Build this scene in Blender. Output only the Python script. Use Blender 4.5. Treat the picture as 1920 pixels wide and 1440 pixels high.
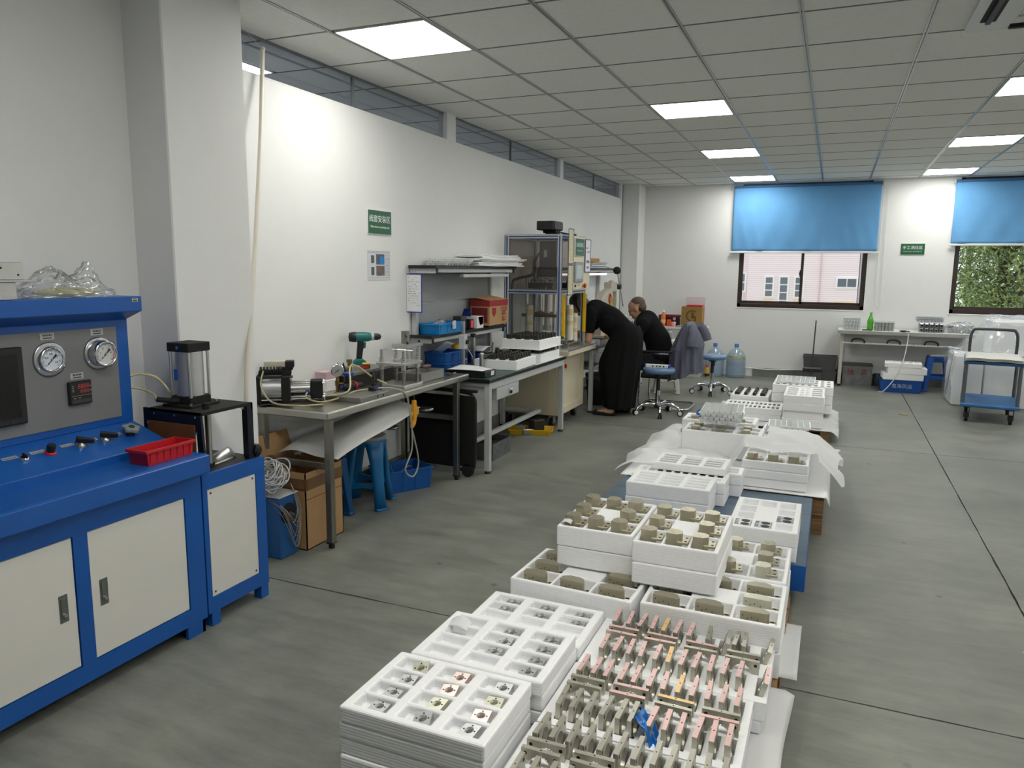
import bpy, math, random
from mathutils import Vector, Matrix
random.seed(7)
for o in list(bpy.data.objects): bpy.data.objects.remove(o, do_unlink=True)
SC = bpy.context.scene
COL = SC.collection
PI = math.pi
# ------------------------------------------------------------------ camera
CAMLOC = Vector((0, 0, 1.58))
_p, _y, _r = math.radians(8.778), math.radians(23.067), math.radians(0.567)
_F = Vector((-math.sin(_y)*math.cos(_p), math.cos(_y)*math.cos(_p), -math.sin(_p)))
_R = Vector((math.cos(_y), math.sin(_y), 0)); _U = _R.cross(_F)
_R2 = _R*math.cos(_r)+_U*math.sin(_r); _U2 = _U*math.cos(_r)-_R*math.sin(_r)
cam_d = bpy.data.cameras.new('camera'); cam = bpy.data.objects.new('camera', cam_d); COL.objects.link(cam)
M3 = Matrix((_R2, _U2, -_F)).transposed()
cam.matrix_world = Matrix.Translation(CAMLOC) @ M3.to_4x4()
cam_d.sensor_fit = 'HORIZONTAL'; cam_d.sensor_width = 36.0; cam_d.lens = 36.0*1399.9/1920.0
cam_d.clip_start = 0.05; cam_d.clip_end = 300
SC.camera = cam
# ------------------------------------------------------------------ world: overcast daylight
W = bpy.data.worlds.new('overcast_sky'); SC.world = W; W.use_nodes = True
W.node_tree.nodes['Background'].inputs[0].default_value = (0.93, 0.97, 1.0, 1)
W.node_tree.nodes['Background'].inputs[1].default_value = 1.7
SC.view_settings.view_transform = 'Standard'
try: SC.view_settings.look = 'None'
except Exception: pass
SC.view_settings.exposure = 0.0
SC.view_settings.gamma = 1.0
SC.view_settings.use_curve_mapping = False
PANEL_L = 18.5        # radiance of the ceiling LED panels

# ------------------------------------------------------------------ materials
def lin(c):
    def f(v):
        v = v/255.0
        return v/12.92 if v <= 0.04045 else ((v+0.055)/1.055)**2.4
    return (f(c[0]), f(c[1]), f(c[2]), 1)
MATS = {}
def P(name, rgb=(200, 200, 200), rough=0.5, metal=0.0, var=0.0, vs=6.0, bump=0.0, bs=60.0, spec=0.5, coat=0.0, emit=None, es=0.0, var2=None, stretch=None):
    """procedural principled material: colour with noise variation and fine relief"""
    if name in MATS: return MATS[name]
    m = bpy.data.materials.new(name); m.use_nodes = True
    nt = m.node_tree; b = nt.nodes['Principled BSDF']
    b.inputs['Base Color'].default_value = lin(rgb)
    b.inputs['Roughness'].default_value = rough; b.inputs['Metallic'].default_value = metal
    b.inputs['Specular IOR Level'].default_value = spec
    if coat: b.inputs['Coat Weight'].default_value = coat
    if emit: b.inputs['Emission Color'].default_value = lin(emit); b.inputs['Emission Strength'].default_value = es
    if var > 0 or bump > 0:
        tc = nt.nodes.new('ShaderNodeTexCoord'); mp = nt.nodes.new('ShaderNodeMapping')
        nt.links.new(tc.outputs['Object'], mp.inputs[0])
        if stretch: mp.inputs['Scale'].default_value = stretch
    if var > 0:
        n = nt.nodes.new('ShaderNodeTexNoise'); n.inputs['Scale'].default_value = vs; n.inputs['Detail'].default_value = 6
        n.inputs['Roughness'].default_value = 0.65
        nt.links.new(mp.outputs[0], n.inputs['Vector'])
        r = nt.nodes.new('ShaderNodeValToRGB')
        c = lin(rgb); r.color_ramp.elements[0].position = 0.3; r.color_ramp.elements[1].position = 0.7
        if var2: r.color_ramp.elements[0].color = lin(var2)
        else: r.color_ramp.elements[0].color = (c[0]*(1-var), c[1]*(1-var), c[2]*(1-var), 1)
        r.color_ramp.elements[1].color = (min(1, c[0]*(1+var*.5)), min(1, c[1]*(1+var*.5)), min(1, c[2]*(1+var*.5)), 1)
        nt.links.new(n.outputs['Fac'], r.inputs[0]); nt.links.new(r.outputs[0], b.inputs['Base Color'])
    if bump > 0:
        n2 = nt.nodes.new('ShaderNodeTexNoise'); n2.inputs['Scale'].default_value = bs; n2.inputs['Detail'].default_value = 4
        nt.links.new(mp.outputs[0], n2.inputs['Vector'])
        bp = nt.nodes.new('ShaderNodeBump'); bp.inputs['Strength'].default_value = bump; bp.inputs['Distance'].default_value = 0.01
        nt.links.new(n2.outputs['Fac'], bp.inputs['Height']); nt.links.new(bp.outputs[0], b.inputs['Normal'])
    MATS[name] = m
    return m
def clear(name, rgb=(255, 255, 255), body=0.15, gloss=0.5, rough=0.08, body_rgb=(230, 235, 238)):
    """thin clear sheet: see-through, with sharp reflections and a little milky body"""
    if name in MATS: return MATS[name]
    m = bpy.data.materials.new(name); m.use_nodes = True; nt = m.node_tree
    nt.nodes.remove(nt.nodes['Principled BSDF']); out = nt.nodes['Material Output']
    t = nt.nodes.new('ShaderNodeBsdfTransparent'); t.inputs[0].default_value = lin(rgb)
    g = nt.nodes.new('ShaderNodeBsdfGlossy'); g.inputs['Roughness'].default_value = rough
    d = nt.nodes.new('ShaderNodeBsdfDiffuse'); d.inputs[0].default_value = lin(body_rgb)
    lw = nt.nodes.new('ShaderNodeLayerWeight'); lw.inputs['Blend'].default_value = 0.5
    pw = nt.nodes.new('ShaderNodeMath'); pw.operation = 'POWER'; pw.inputs[1].default_value = 4.0
    ml = nt.nodes.new('ShaderNodeMath'); ml.operation = 'MULTIPLY_ADD'; ml.inputs[1].default_value = min(.9, .45+gloss); ml.inputs[2].default_value = .03+.14*gloss
    nt.links.new(lw.outputs['Facing'], pw.inputs[0]); nt.links.new(pw.outputs[0], ml.inputs[0])
    a = nt.nodes.new('ShaderNodeMixShader'); a.inputs[0].default_value = body
    c = nt.nodes.new('ShaderNodeMixShader')
    nt.links.new(t.outputs[0], a.inputs[1]); nt.links.new(d.outputs[0], a.inputs[2])
    nt.links.new(ml.outputs[0], c.inputs[0]); nt.links.new(a.outputs[0], c.inputs[1]); nt.links.new(g.outputs[0], c.inputs[2])
    nt.links.new(c.outputs[0], out.inputs[0])
    MATS[name] = m
    return m
def film(name, rgb, thru=0.35, trans=0.5, rough=0.6):
    """thin milky plastic film: diffuse + translucent + see-through"""
    if name in MATS: return MATS[name]
    m = bpy.data.materials.new(name); m.use_nodes = True; nt = m.node_tree
    nt.nodes.remove(nt.nodes['Principled BSDF']); out = nt.nodes['Material Output']
    d = nt.nodes.new('ShaderNodeBsdfDiffuse'); d.inputs[0].default_value = lin(rgb)
    tr = nt.nodes.new('ShaderNodeBsdfTranslucent'); tr.inputs[0].default_value = lin(rgb)
    t = nt.nodes.new('ShaderNodeBsdfTransparent')
    g = nt.nodes.new('ShaderNodeBsdfGlossy'); g.inputs['Roughness'].default_value = rough
    m1 = nt.nodes.new('ShaderNodeMixShader'); m1.inputs[0].default_value = trans
    m2 = nt.nodes.new('ShaderNodeMixShader'); m2.inputs[0].default_value = thru
    m3 = nt.nodes.new('ShaderNodeMixShader'); m3.inputs[0].default_value = 0.06
    nt.links.new(d.outputs[0], m1.inputs[1]); nt.links.new(tr.outputs[0], m1.inputs[2])
    nt.links.new(m1.outputs[0], m2.inputs[1]); nt.links.new(t.outputs[0], m2.inputs[2])
    nt.links.new(m2.outputs[0], m3.inputs[1]); nt.links.new(g.outputs[0], m3.inputs[2])
    nt.links.new(m3.outputs[0], out.inputs[0])
    MATS[name] = m
    return m
def foam_mat():
    """white PE foam: laminated sheets show as fine horizontal lines on the sides"""
    m = P('foam', (247, 248, 250), 0.75, var=0.03, vs=40, spec=0.25)
    nt = m.node_tree; b = nt.nodes['Principled BSDF']
    geo = nt.nodes.new('ShaderNodeNewGeometry'); sep = nt.nodes.new('ShaderNodeSeparateXYZ')
    nt.links.new(geo.outputs['Position'], sep.inputs[0])
    w = nt.nodes.new('ShaderNodeTexWave'); w.bands_direction = 'Z'; w.inputs['Scale'].default_value = 34; w.inputs['Distortion'].default_value = 1.2
    w.inputs['Detail'].default_value = 2; w.inputs['Detail Scale'].default_value = 3
    nt.links.new(geo.outputs['Position'], w.inputs['Vector'])
    n = nt.nodes.new('ShaderNodeTexNoise'); n.inputs['Scale'].default_value = 260; nt.links.new(geo.outputs['Position'], n.inputs['Vector'])
    mx = nt.nodes.new('ShaderNodeMath'); mx.operation = 'MULTIPLY_ADD'; mx.inputs[1].default_value = 0.5
    nt.links.new(n.outputs['Fac'], mx.inputs[0]); nt.links.new(w.outputs['Fac'], mx.inputs[2])
    bp = nt.nodes.new('ShaderNodeBump'); bp.inputs['Strength'].default_value = 0.22; bp.inputs['Distance'].default_value = 0.0016
    nt.links.new(mx.outputs[0], bp.inputs['Height']); nt.links.new(bp.outputs[0], b.inputs['Normal'])
    b.inputs['Subsurface Weight'].default_value = 0.0
    return m

# ------------------------------------------------------------------ mesh builder
class MB:
    def __init__(s): s.v = []; s.f = []; s.sm = []
    def add(s, vs, fs, smooth=False):
        n = len(s.v); s.v += [tuple(a) for a in vs]
        for f in fs: s.f.append(tuple(i+n for i in f)); s.sm.append(smooth)
        return s
    def box(s, x0, x1, y0, y1, z0, z1, b=0.0, M=None):
        if x0 > x1: x0, x1 = x1, x0
        if y0 > y1: y0, y1 = y1, y0
        if z0 > z1: z0, z1 = z1, z0
        b = min(b, .45*(x1-x0), .45*(y1-y0), .45*(z1-z0))
        if b <= 0:
            vs = [(x0, y0, z0), (x1, y0, z0), (x1, y1, z0), (x0, y1, z0), (x0, y0, z1), (x1, y0, z1), (x1, y1, z1), (x0, y1, z1)]
            fs = [(0, 3, 2, 1), (4, 5, 6, 7), (0, 1, 5, 4), (1, 2, 6, 5), (2, 3, 7, 6), (3, 0, 4, 7)]
        else:
            X = (x0, x1); Y = (y0, y1); Z = (z0, z1); vs = []; idx = {}
            for i in (0, 1):
                for j in (0, 1):
                    for k in (0, 1):
                        sx, sy, sz = (b, -b)[i], (b, -b)[j], (b, -b)[k]
                        for a in range(3):
                            p = [X[i]+sx, Y[j]+sy, Z[k]+sz]
                            p[a] = (X[i], Y[j], Z[k])[a]
                            idx[(i, j, k, a)] = len(vs); vs.append(tuple(p))
            fs = []
            def F(keys):
                fs.append(tuple(idx[q] for q in keys))
            F([(0,0,0,0),(0,0,1,0),(0,1,1,0),(0,1,0,0)]); F([(1,0,0,0),(1,1,0,0),(1,1,1,0),(1,0,1,0)])
            F([(0,0,0,1),(1,0,0,1),(1,0,1,1),(0,0,1,1)]); F([(0,1,0,1),(0,1,1,1),(1,1,1,1),(1,1,0,1)])
            F([(0,0,0,2),(0,1,0,2),(1,1,0,2),(1,0,0,2)]); F([(0,0,1,2),(1,0,1,2),(1,1,1,2),(0,1,1,2)])
            for i in (0, 1):
                for j in (0, 1):
                    F([(i,j,0,0),(i,j,0,1),(i,j,1,1),(i,j,1,0)][::(1 if i == j else -1)])
            for i in (0, 1):
                for k in (0, 1):
                    F([(i,0,k,0),(i,1,k,0),(i,1,k,2),(i,0,k,2)][::(1 if i == k else -1)])
            for j in (0, 1):
                for k in (0, 1):
                    F([(0,j,k,1),(1,j,k,1),(1,j,k,2),(0,j,k,2)][::(-1 if j == k else 1)])
            for i in (0, 1):
                for j in (0, 1):
                    for k in (0, 1):
                        F([(i,j,k,0),(i,j,k,1),(i,j,k,2)][::(-1 if (i+j+k) % 2 == 0 else 1)])
        if M is not None: vs = [tuple(M @ Vector(a)) for a in vs]
        return s.add(vs, fs)
    def cyl(s, p0, p1, r, r2=None, n=16, caps=True):
        p0 = Vector(p0); p1 = Vector(p1); d = (p1-p0)
        if d.length < 1e-7: return s
        d.normalize(); u = d.orthogonal().normalized(); w = d.cross(u)
        r2 = r if r2 is None else r2; vs = []
        for i in range(n):
            a = 2*PI*i/n; q = u*math.cos(a)+w*math.sin(a)
            vs.append(tuple(p0+q*r)); vs.append(tuple(p1+q*r2))
        s.add(vs, [(2*i, (2*i+2) % (2*n), (2*i+3) % (2*n), 2*i+1) for i in range(n)], True)
        if caps:
            s.add([vs[2*i] for i in range(n)], [tuple(range(n))[::-1]])
            s.add([vs[2*i+1] for i in range(n)], [tuple(range(n))])
        return s
    def tube(s, pts, r, n=8, closed=False):
        pts = [Vector(p) for p in pts]; m = len(pts)
        rs = r if isinstance(r, (list, tuple)) else [r]*m
        ring = []; u = None
        for i in range(m):
            if closed: t = pts[(i+1) % m]-pts[i-1]
            else: t = pts[min(i+1, m-1)]-pts[max(i-1, 0)]
            if t.length < 1e-9: t = Vector((0, 0, 1))
            t.normalize()
            u = t.orthogonal().normalized() if u is None else (u-t*u.dot(t))
            if u.length < 1e-6: u = t.orthogonal()
            u.normalize(); w = t.cross(u)
            ring.append([tuple(pts[i]+(u*math.cos(2*PI*k/n)+w*math.sin(2*PI*k/n))*rs[i]) for k in range(n)])
        vs = [p for q in ring for p in q]; fs = []
        for i in range(m if closed else m-1):
            j = (i+1) % m
            for k in range(n): fs.append((i*n+k, i*n+(k+1) % n, j*n+(k+1) % n, j*n+k))
        s.add(vs, fs, True)
        if not closed:
            s.add(ring[0], [tuple(range(n))[::-1]]); s.add(ring[-1], [tuple(range(n))])
        return s
    def lathe(s, prof, c=(0, 0, 0), n=24, axis='z'):
        vs = []; m = len(prof)
        for (r, z) in prof:
            for i in range(n):
                a = 2*PI*i/n
                p = (r*math.cos(a), r*math.sin(a), z)
                if axis == 'x': p = (z, r*math.cos(a), r*math.sin(a))
                if axis == 'y': p = (r*math.sin(a), z, r*math.cos(a))
                vs.append((c[0]+p[0], c[1]+p[1], c[2]+p[2]))
        fs = []
        for j in range(m-1):
            for i in range(n): fs.append((j*n+i, j*n+(i+1) % n, (j+1)*n+(i+1) % n, (j+1)*n+i))
        s.add(vs, fs, True)
        if prof[0][0] > 1e-6: s.add(vs[:n], [tuple(range(n))[::-1]])
        if prof[-1][0] > 1e-6: s.add(vs[-n:], [tuple(range(n))])
        return s
    def prism(s, poly, axis, a, b):
        """poly of 2-d points extruded along an axis; x:(y,z) y:(x,z) z:(x,y)"""
        def q(p, t):
            return {'x': (t, p[0], p[1]), 'y': (p[0], t, p[1]), 'z': (p[0], p[1], t)}[axis]
        n = len(poly); vs = [q(p, a) for p in poly]+[q(p, b) for p in poly]
        ar = sum(poly[i][0]*poly[(i+1) % n][1]-poly[(i+1) % n][0]*poly[i][1] for i in range(n))
        fl = (ar > 0) == (b > a)
        if axis == 'y': fl = not fl
        fs = [tuple(range(n))[::-1], tuple(range(n, 2*n))]+[(i, (i+1) % n, n+(i+1) % n, n+i) for i in range(n)]
        if not fl: fs = [f[::-1] for f in fs]
        return s.add(vs, fs)
    def ell(s, c, r, n=14, m=9, M=None):
        if not isinstance(r, (tuple, list)): r = (r, r, r)
        vs = []; fs = []
        for j in range(m+1):
            t = PI*j/m
            for i in range(n):
                a = 2*PI*i/n; p = Vector((r[0]*math.sin(t)*math.cos(a), r[1]*math.sin(t)*math.sin(a), -r[2]*math.cos(t)))
                if M is not None: p = M @ p
                vs.append((c[0]+p.x, c[1]+p.y, c[2]+p.z))
        for j in range(m):
            for i in range(n): fs.append((j*n+i, j*n+(i+1) % n, (j+1)*n+(i+1) % n, (j+1)*n+i))
        return s.add(vs, fs, True)
    def grid(s, fn, nu, nv, smooth=True):
        vs = [fn(i/nu, j/nv) for j in range(nv+1) for i in range(nu+1)]
        return s.add(vs, [(j*(nu+1)+i, j*(nu+1)+i+1, (j+1)*(nu+1)+i+1, (j+1)*(nu+1)+i) for j in range(nv) for i in range(nu)], smooth)
    def xf(s, M):
        s.v = [tuple(M @ Vector(a)) for a in s.v]; return s
def RZ(deg, c=(0, 0, 0)):
    c = Vector(c); return Matrix.Translation(c) @ Matrix.Rotation(math.radians(deg), 4, 'Z') @ Matrix.Translation(-c)
def TR(x, y, z, rz=0, rx=0, ry=0):
    return Matrix.Translation((x, y, z)) @ Matrix.Rotation(math.radians(rz), 4, 'Z') @ Matrix.Rotation(math.radians(ry), 4, 'Y') @ Matrix.Rotation(math.radians(rx), 4, 'X')
def root_of(o):
    while o.parent is not None: o = o.parent
    return o
def mesh_of(name, b, mat, off=Vector((0, 0, 0))):
    me = bpy.data.meshes.new(name)
    me.from_pydata([(a[0]-off.x, a[1]-off.y, a[2]-off.z) for a in b.v], [], b.f)
    me.polygons.foreach_set('use_smooth', b.sm)
    me.materials.append(mat); me.update()
    return me
def obj(name, b, mat, parent=None, label=None, cat=None, group=None, kind=None, bevel=0.0, seg=2, at=None):
    """link builder b as ONE mesh object; world coordinates go in, the origin lands at the base"""
    if parent is not None: off = root_of(parent).location.copy()
    elif at is not None: off = Vector(at)
    else:
        xs = [a[0] for a in b.v]; ys = [a[1] for a in b.v]; zs = [a[2] for a in b.v]
        off = Vector(((min(xs)+max(xs))/2, (min(ys)+max(ys))/2, min(zs)))
    o = bpy.data.objects.new(name, mesh_of(name, b, mat, off)); COL.objects.link(o)
    if parent is not None: o.parent = parent
    else: o.location = off
    if label: o['label'] = label
    if cat: o['category'] = cat
    if group: o['group'] = group
    if kind: o['kind'] = kind
    if bevel > 0:
        md = o.modifiers.new('soft_edges', 'BEVEL'); md.width = bevel; md.segments = seg; md.limit_method = 'ANGLE'; md.angle_limit = math.radians(40)
    return o
def thing(name, label, cat, loc=(0, 0, 0), group=None):
    o = bpy.data.objects.new(name, None); COL.objects.link(o); o.location = loc
    o.empty_display_size = 0.05
    o['label'] = label; o['category'] = cat
    if group: o['group'] = group
    return o
def kids(o): return [c for c in o.children]
def dup(o, loc=None, rz=None, label=None, parent=None, mats=None):
    c = o.copy(); COL.objects.link(c)
    if parent is not None: c.parent = parent
    if loc is not None: c.location = loc
    if rz is not None: c.rotation_euler = (0, 0, rz)
    if label: c['label'] = label
    for ch in kids(o): dup(ch, parent=c)
    return c
def text(name, body, size, M, mat, parent=None, ax='CENTER', sx=1.0, depth=0.0004):
    """flat lettering as a mesh; M places it (local x = reading direction, local z = towards the reader)"""
    cu = bpy.data.curves.new(name, 'FONT'); cu.body = body; cu.size = size; cu.align_x = ax; cu.align_y = 'CENTER'; cu.extrude = depth
    cu.resolution_u = 3
    t = bpy.data.objects.new(name, cu); COL.objects.link(t)
    bpy.context.view_layer.update()
    me = bpy.data.meshes.new_from_object(t.evaluated_get(bpy.context.evaluated_depsgraph_get()))
    bpy.data.objects.remove(t, do_unlink=True)
    off = root_of(parent).location if parent is not None else Vector((0, 0, 0))
    me.transform(Matrix.Translation(-off) @ M @ Matrix.Diagonal((sx, 1, 1, 1)))
    me.materials.clear(); me.materials.append(mat)
    o = bpy.data.objects.new(name, me); COL.objects.link(o)
    if parent is not None: o.parent = parent
    return o
def facing(p, d, up=(0, 0, 1)):
    """matrix at p whose local z looks along d, local y is up"""
    z = Vector(d).normalized(); x = Vector(up).cross(z).normalized(); y = z.cross(x)
    m = Matrix((x, y, z)).transposed().to_4x4(); m.translation = Vector(p)
    return m
ORD = ['first', 'second', 'third', 'fourth', 'fifth', 'sixth', 'seventh', 'eighth', 'ninth', 'tenth', 'eleventh', 'twelfth', 'thirteenth', 'fourteenth', 'fifteenth', 'sixteenth']
def seg_pts(pts, n=8):
    """Catmull-Rom through pts"""
    pts = [Vector(p) for p in pts]; out = []
    for i in range(len(pts)-1):
        p0 = pts[max(i-1, 0)]; p1 = pts[i]; p2 = pts[i+1]; p3 = pts[min(i+2, len(pts)-1)]
        for k in range(n):
            t = k/n
            out.append(0.5*((2*p1)+(p2-p0)*t+(2*p0-5*p1+4*p2-p3)*t*t+(3*p1-p0-3*p2+p3)*t**3))
    out.append(pts[-1]); return out

WHITE = P('white_paint', (232, 234, 236), 0.7, var=0.03, vs=1.5, bump=0.06, bs=25, spec=0.3)
GREYMETAL = P('aluminium', (196, 197, 196), 0.32, 1.0)
STEEL = P('brushed_steel', (186, 184, 176), 0.3, 1.0, var=0.12, vs=8, bump=0.08, bs=120, stretch=(1, .08, 1))
CHROME = P('chrome', (225, 225, 228), 0.08, 1.0)
BLACK = P('black_plastic', (26, 26, 28), 0.45)
BLACKM = P('black_matt', (20, 20, 21), 0.8)
DARK = P('dark_grey', (58, 58, 60), 0.55)
LGREY = P('light_grey_paint', (186, 189, 190), 0.45)
WPLAS = P('white_plastic', (232, 233, 232), 0.4)
RED = P('red_plastic', (190, 26, 38), 0.38)
YELLOW = P('yellow_plastic', (226, 186, 30), 0.45)
BLUEBIN = P('blue_bin_plastic', (14, 84, 160), 0.42)
BLUELT = P('bright_blue_plastic', (18, 128, 198), 0.4)
BLUEPAINT = P('blue_machine_paint', (20, 88, 170), 0.36, var=0.1, vs=5, bump=0.03, bs=300)
PAPER = P('paper', (226, 227, 230), 0.8)
INK = P('ink', (40, 40, 44), 0.8)
CARD = P('cardboard', (176, 140, 98), 0.85, var=0.08, vs=9, bump=0.05, bs=80)
WOOD = P('pallet_wood', (150, 116, 78), 0.8, var=0.35, vs=14, bump=0.2, bs=40, stretch=(1, 6, 6))
GREEN = P('sign_green', (24, 92, 58), 0.4)
LETTER = P('sign_white', (235, 240, 236), 0.6)
NICKEL = P('nickel_plate', (176, 172, 158), 0.36, 1.0, var=0.06, vs=30)
FOAM = foam_mat()
GLASS = clear('window_glass', (250, 253, 252), 0.0, 0.12, 0.02)
PLASTIC = clear('clear_plastic', (246, 248, 250), 0.10, 0.35, 0.06)
FILM = film('milky_film', (248, 249, 250), 0.12, 0.40)
# ================================================================== SETTING
XL, XR, YB, YF, ZC = -3.05, 4.6, -3.2, 11.8, 2.86
def struct(name, b, mat, parent=None, bevel=0, at=None):
    o = obj(name, b, mat, parent, bevel=bevel, at=at)
    if parent is None: o['kind'] = 'structure'
    return o
# ---- floor: concrete slabs with saw-cut joints
def floor_mat():
    m = bpy.data.materials.new('concrete'); m.use_nodes = True; nt = m.node_tree; b = nt.nodes['Principled BSDF']
    geo = nt.nodes.new('ShaderNodeNewGeometry')
    mp = nt.nodes.new('ShaderNodeMapping'); nt.links.new(geo.outputs['Position'], mp.inputs[0])
    def noise(sc, det, ro=.6, vec=None):
        n = nt.nodes.new('ShaderNodeTexNoise'); n.inputs['Scale'].default_value = sc; n.inputs['Detail'].default_value = det; n.inputs['Roughness'].default_value = ro
        nt.links.new((vec or mp).outputs[0], n.inputs['Vector']); return n
    mp2 = nt.nodes.new('ShaderNodeMapping'); mp2.inputs['Scale'].default_value = (0.6, 2.2, 1); nt.links.new(geo.outputs['Position'], mp2.inputs[0])
    n1 = noise(1.1, 7); n2 = noise(5.0, 8, .7, mp2); n3 = noise(60, 3)
    r1 = nt.nodes.new('ShaderNodeValToRGB'); e = r1.color_ramp.elements
    e[0].position = .32; e[0].color = lin((112, 115, 109)); e[1].position = .68; e[1].color = lin((140, 142, 134))
    nt.links.new(n1.outputs['Fac'], r1.inputs[0])
    r2 = nt.nodes.new('ShaderNodeValToRGB'); e = r2.color_ramp.elements
    e[0].position = .3; e[0].color = (.58, .58, .59, 1); e[1].position = .62; e[1].color = (1.06, 1.06, 1.05, 1)
    nt.links.new(n2.outputs['Fac'], r2.inputs[0])
    mx = nt.nodes.new('ShaderNodeMix'); mx.data_type = 'RGBA'; mx.blend_type = 'MULTIPLY'; mx.inputs['Factor'].default_value = 0.8
    nt.links.new(r1.outputs[0], mx.inputs[6]); nt.links.new(r2.outputs[0], mx.inputs[7])
    # scattered dark spots and scuffs
    v = nt.nodes.new('ShaderNodeTexVoronoi'); v.inputs['Scale'].default_value = 2.3; nt.links.new(mp.outputs[0], v.inputs['Vector'])
    r3 = nt.nodes.new('ShaderNodeValToRGB'); e = r3.color_ramp.elements
    e[0].position = .02; e[0].color = (.45, .45, .45, 1); e[1].position = .05; e[1].color = (1, 1, 1, 1)
    nt.links.new(v.outputs['Distance'], r3.inputs[0])
    mx2 = nt.nodes.new('ShaderNodeMix'); mx2.data_type = 'RGBA'; mx2.blend_type = 'MULTIPLY'; mx2.inputs['Factor'].default_value = 0.8
    nt.links.new(mx.outputs[2], mx2.inputs[6]); nt.links.new(r3.outputs[0], mx2.inputs[7])
    nt.links.new(mx2.outputs[2], b.inputs['Base Color'])
    rr = nt.nodes.new('ShaderNodeMapRange'); rr.inputs[1].default_value = .3; rr.inputs[2].default_value = .7; rr.inputs[3].default_value = .36; rr.inputs[4].default_value = .6
    nt.links.new(n2.outputs['Fac'], rr.inputs[0]); nt.links.new(rr.outputs[0], b.inputs['Roughness'])
    bp = nt.nodes.new('ShaderNodeBump'); bp.inputs['Strength'].default_value = .12; bp.inputs['Distance'].default_value = .004
    nt.links.new(n3.outputs['Fac'], bp.inputs['Height']); nt.links.new(bp.outputs[0], b.inputs['Normal'])
    b.inputs['Specular IOR Level'].default_value = 0.4
    return m
CONC = floor_mat()
JOINT = P('joint_dark', (44, 45, 43), 0.9)
floor = struct('floor', MB().box(XL-.1, XR+.1, YB-.1, YF+.1, -.1, -.012), JOINT, at=(0, 0, -.1))
def slab(x0, x1, y0, y1):
    rng = random.Random(int(x0*100+y0*10))
    pts = []; g = .004
    def edge(ax, ay, bx, by):
        n = max(2, int(math.hypot(bx-ax, by-ay)/.09))
        for i in range(n):
            t = i/n; j = (rng.random()-.5)*.004 if i else 0
            x = ax+(bx-ax)*t; y = ay+(by-ay)*t
            pts.append((x+(j if ax == bx else 0), y+(j if ay == by else 0)))
    edge(x0+g, y0+g, x1-g, y0+g); edge(x1-g, y0+g, x1-g, y1-g); edge(x1-g, y1-g, x0+g, y1-g); edge(x0+g, y1-g, x0+g, y0+g)
    b = MB(); n = len(pts); b.add([(p[0], p[1], 0) for p in pts]+[(p[0], p[1], -.012) for p in pts], [tuple(range(n))]+[(i, n+i, n+(i+1) % n, (i+1) % n) for i in range(n)])
    struct('floor_slab', b, CONC, floor)
for xa, xb in ((XL-.1, -2.3), (-2.3, .93), (.93, XR+.1)):
    pass
YJ = [YB-.1, -1.1, 2.86, 7.35, YF+.1]
for ya, yb in zip(YJ[:-1], YJ[1:]):
    for xa, xb in ((XL-.1, .925), (.925, XR+.1)): slab(xa, xb, ya, yb)
# ---- walls
wall = P('wall_plaster', (231, 232, 232), 0.72, var=0.035, vs=1.2, bump=0.10, bs=14, spec=0.25)
struct('wall_left', MB().box(XL-.08, XL, 3.05, YF, 0, 2.64), wall)
struct('wall_near_left', MB().box(-3.13, -2.995, YB, 2.56, 0, ZC), wall)
struct('wall_column_left', MB().box(-3.13, -2.76, 2.556, 3.05, 0, ZC, .006), wall)
struct('wall_right', MB().box(XR, XR+.1, YB, YF, 0, ZC), wall)
struct('wall_back', MB().box(-3.13, XR+.1, YB-.1, YB, 0, ZC), wall)
struct('wall_corner_pillar', MB().box(XL, -2.79, 11.39, YF, 0, ZC, .005), wall)
# far wall with two openings
W1 = (-1.335, .41, 1.04, 2.845); W2 = (1.475, 3.25, 1.03, 2.845)
fw = MB()
T0, T1 = YF, YF+.24
fw.box(XL-.08, W1[0], T0, T1, 0, ZC); fw.box(W1[0], W1[1], T0, T1, 0, W1[2]); fw.box(W1[0], W1[1], T0, T1, W1[3], ZC)
fw.box(W1[1], W2[0], T0, T1, 0, ZC); fw.box(W2[0], W2[1], T0, T1, 0, W2[2]); fw.box(W2[0], W2[1], T0, T1, W2[3], ZC); fw.box(W2[1], XR+.1, T0, T1, 0, ZC)
struct('wall_far', fw, wall)
for i, (ya, yb) in enumerate(((5.73, 5.89), (8.55, 8.66), (11.3, 11.39))):
    struct('trim_%d' % (i+1), MB().box(XL-.08, XL, ya, yb, 2.64, ZC, .003), WHITE)
struct('trim_4', MB().box(XL-.085, XL+.002, 3.05, 11.39, 2.634, 2.641), WHITE)
# grey skirting at the far wall
SKIRT = P('grey_skirting', (128, 129, 126), 0.7, var=.25, vs=9)
struct('baseboard_far', MB().box(-1.05, 1.6, YF-.012, YF, 0, .13), SKIRT)
struct('baseboard_left', MB().box(XL, XL+.01, 3.05, 11.39, 0, .12), SKIRT)
# glass strip above the left wall: one pane object per light
SEAL = P('grey_seal', (120, 122, 122), .5)
def transom(n, ys):
    fr = MB()
    for y in ys[1:-1]: fr.box(XL-.05, XL-.03, y-.006, y+.006, 2.641, ZC)
    fr.box(XL-.05, XL-.03, ys[0], ys[-1], ZC-.012, ZC)
    o = struct('window_%d' % n, fr, SEAL)
    for a, b_ in zip(ys[:-1], ys[1:]):
        struct('pane', MB().box(XL-.045, XL-.037, a+.004, b_-.004, 2.642, ZC-.01), clear('transom_glass', (218, 222, 226), 0.0, 0.25, 0.03), o)
transom(3, (3.05, 4.446, 5.73)); transom(4, (5.89, 7.158, 8.55)); transom(5, (8.66, 10.0, 11.3))
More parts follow.
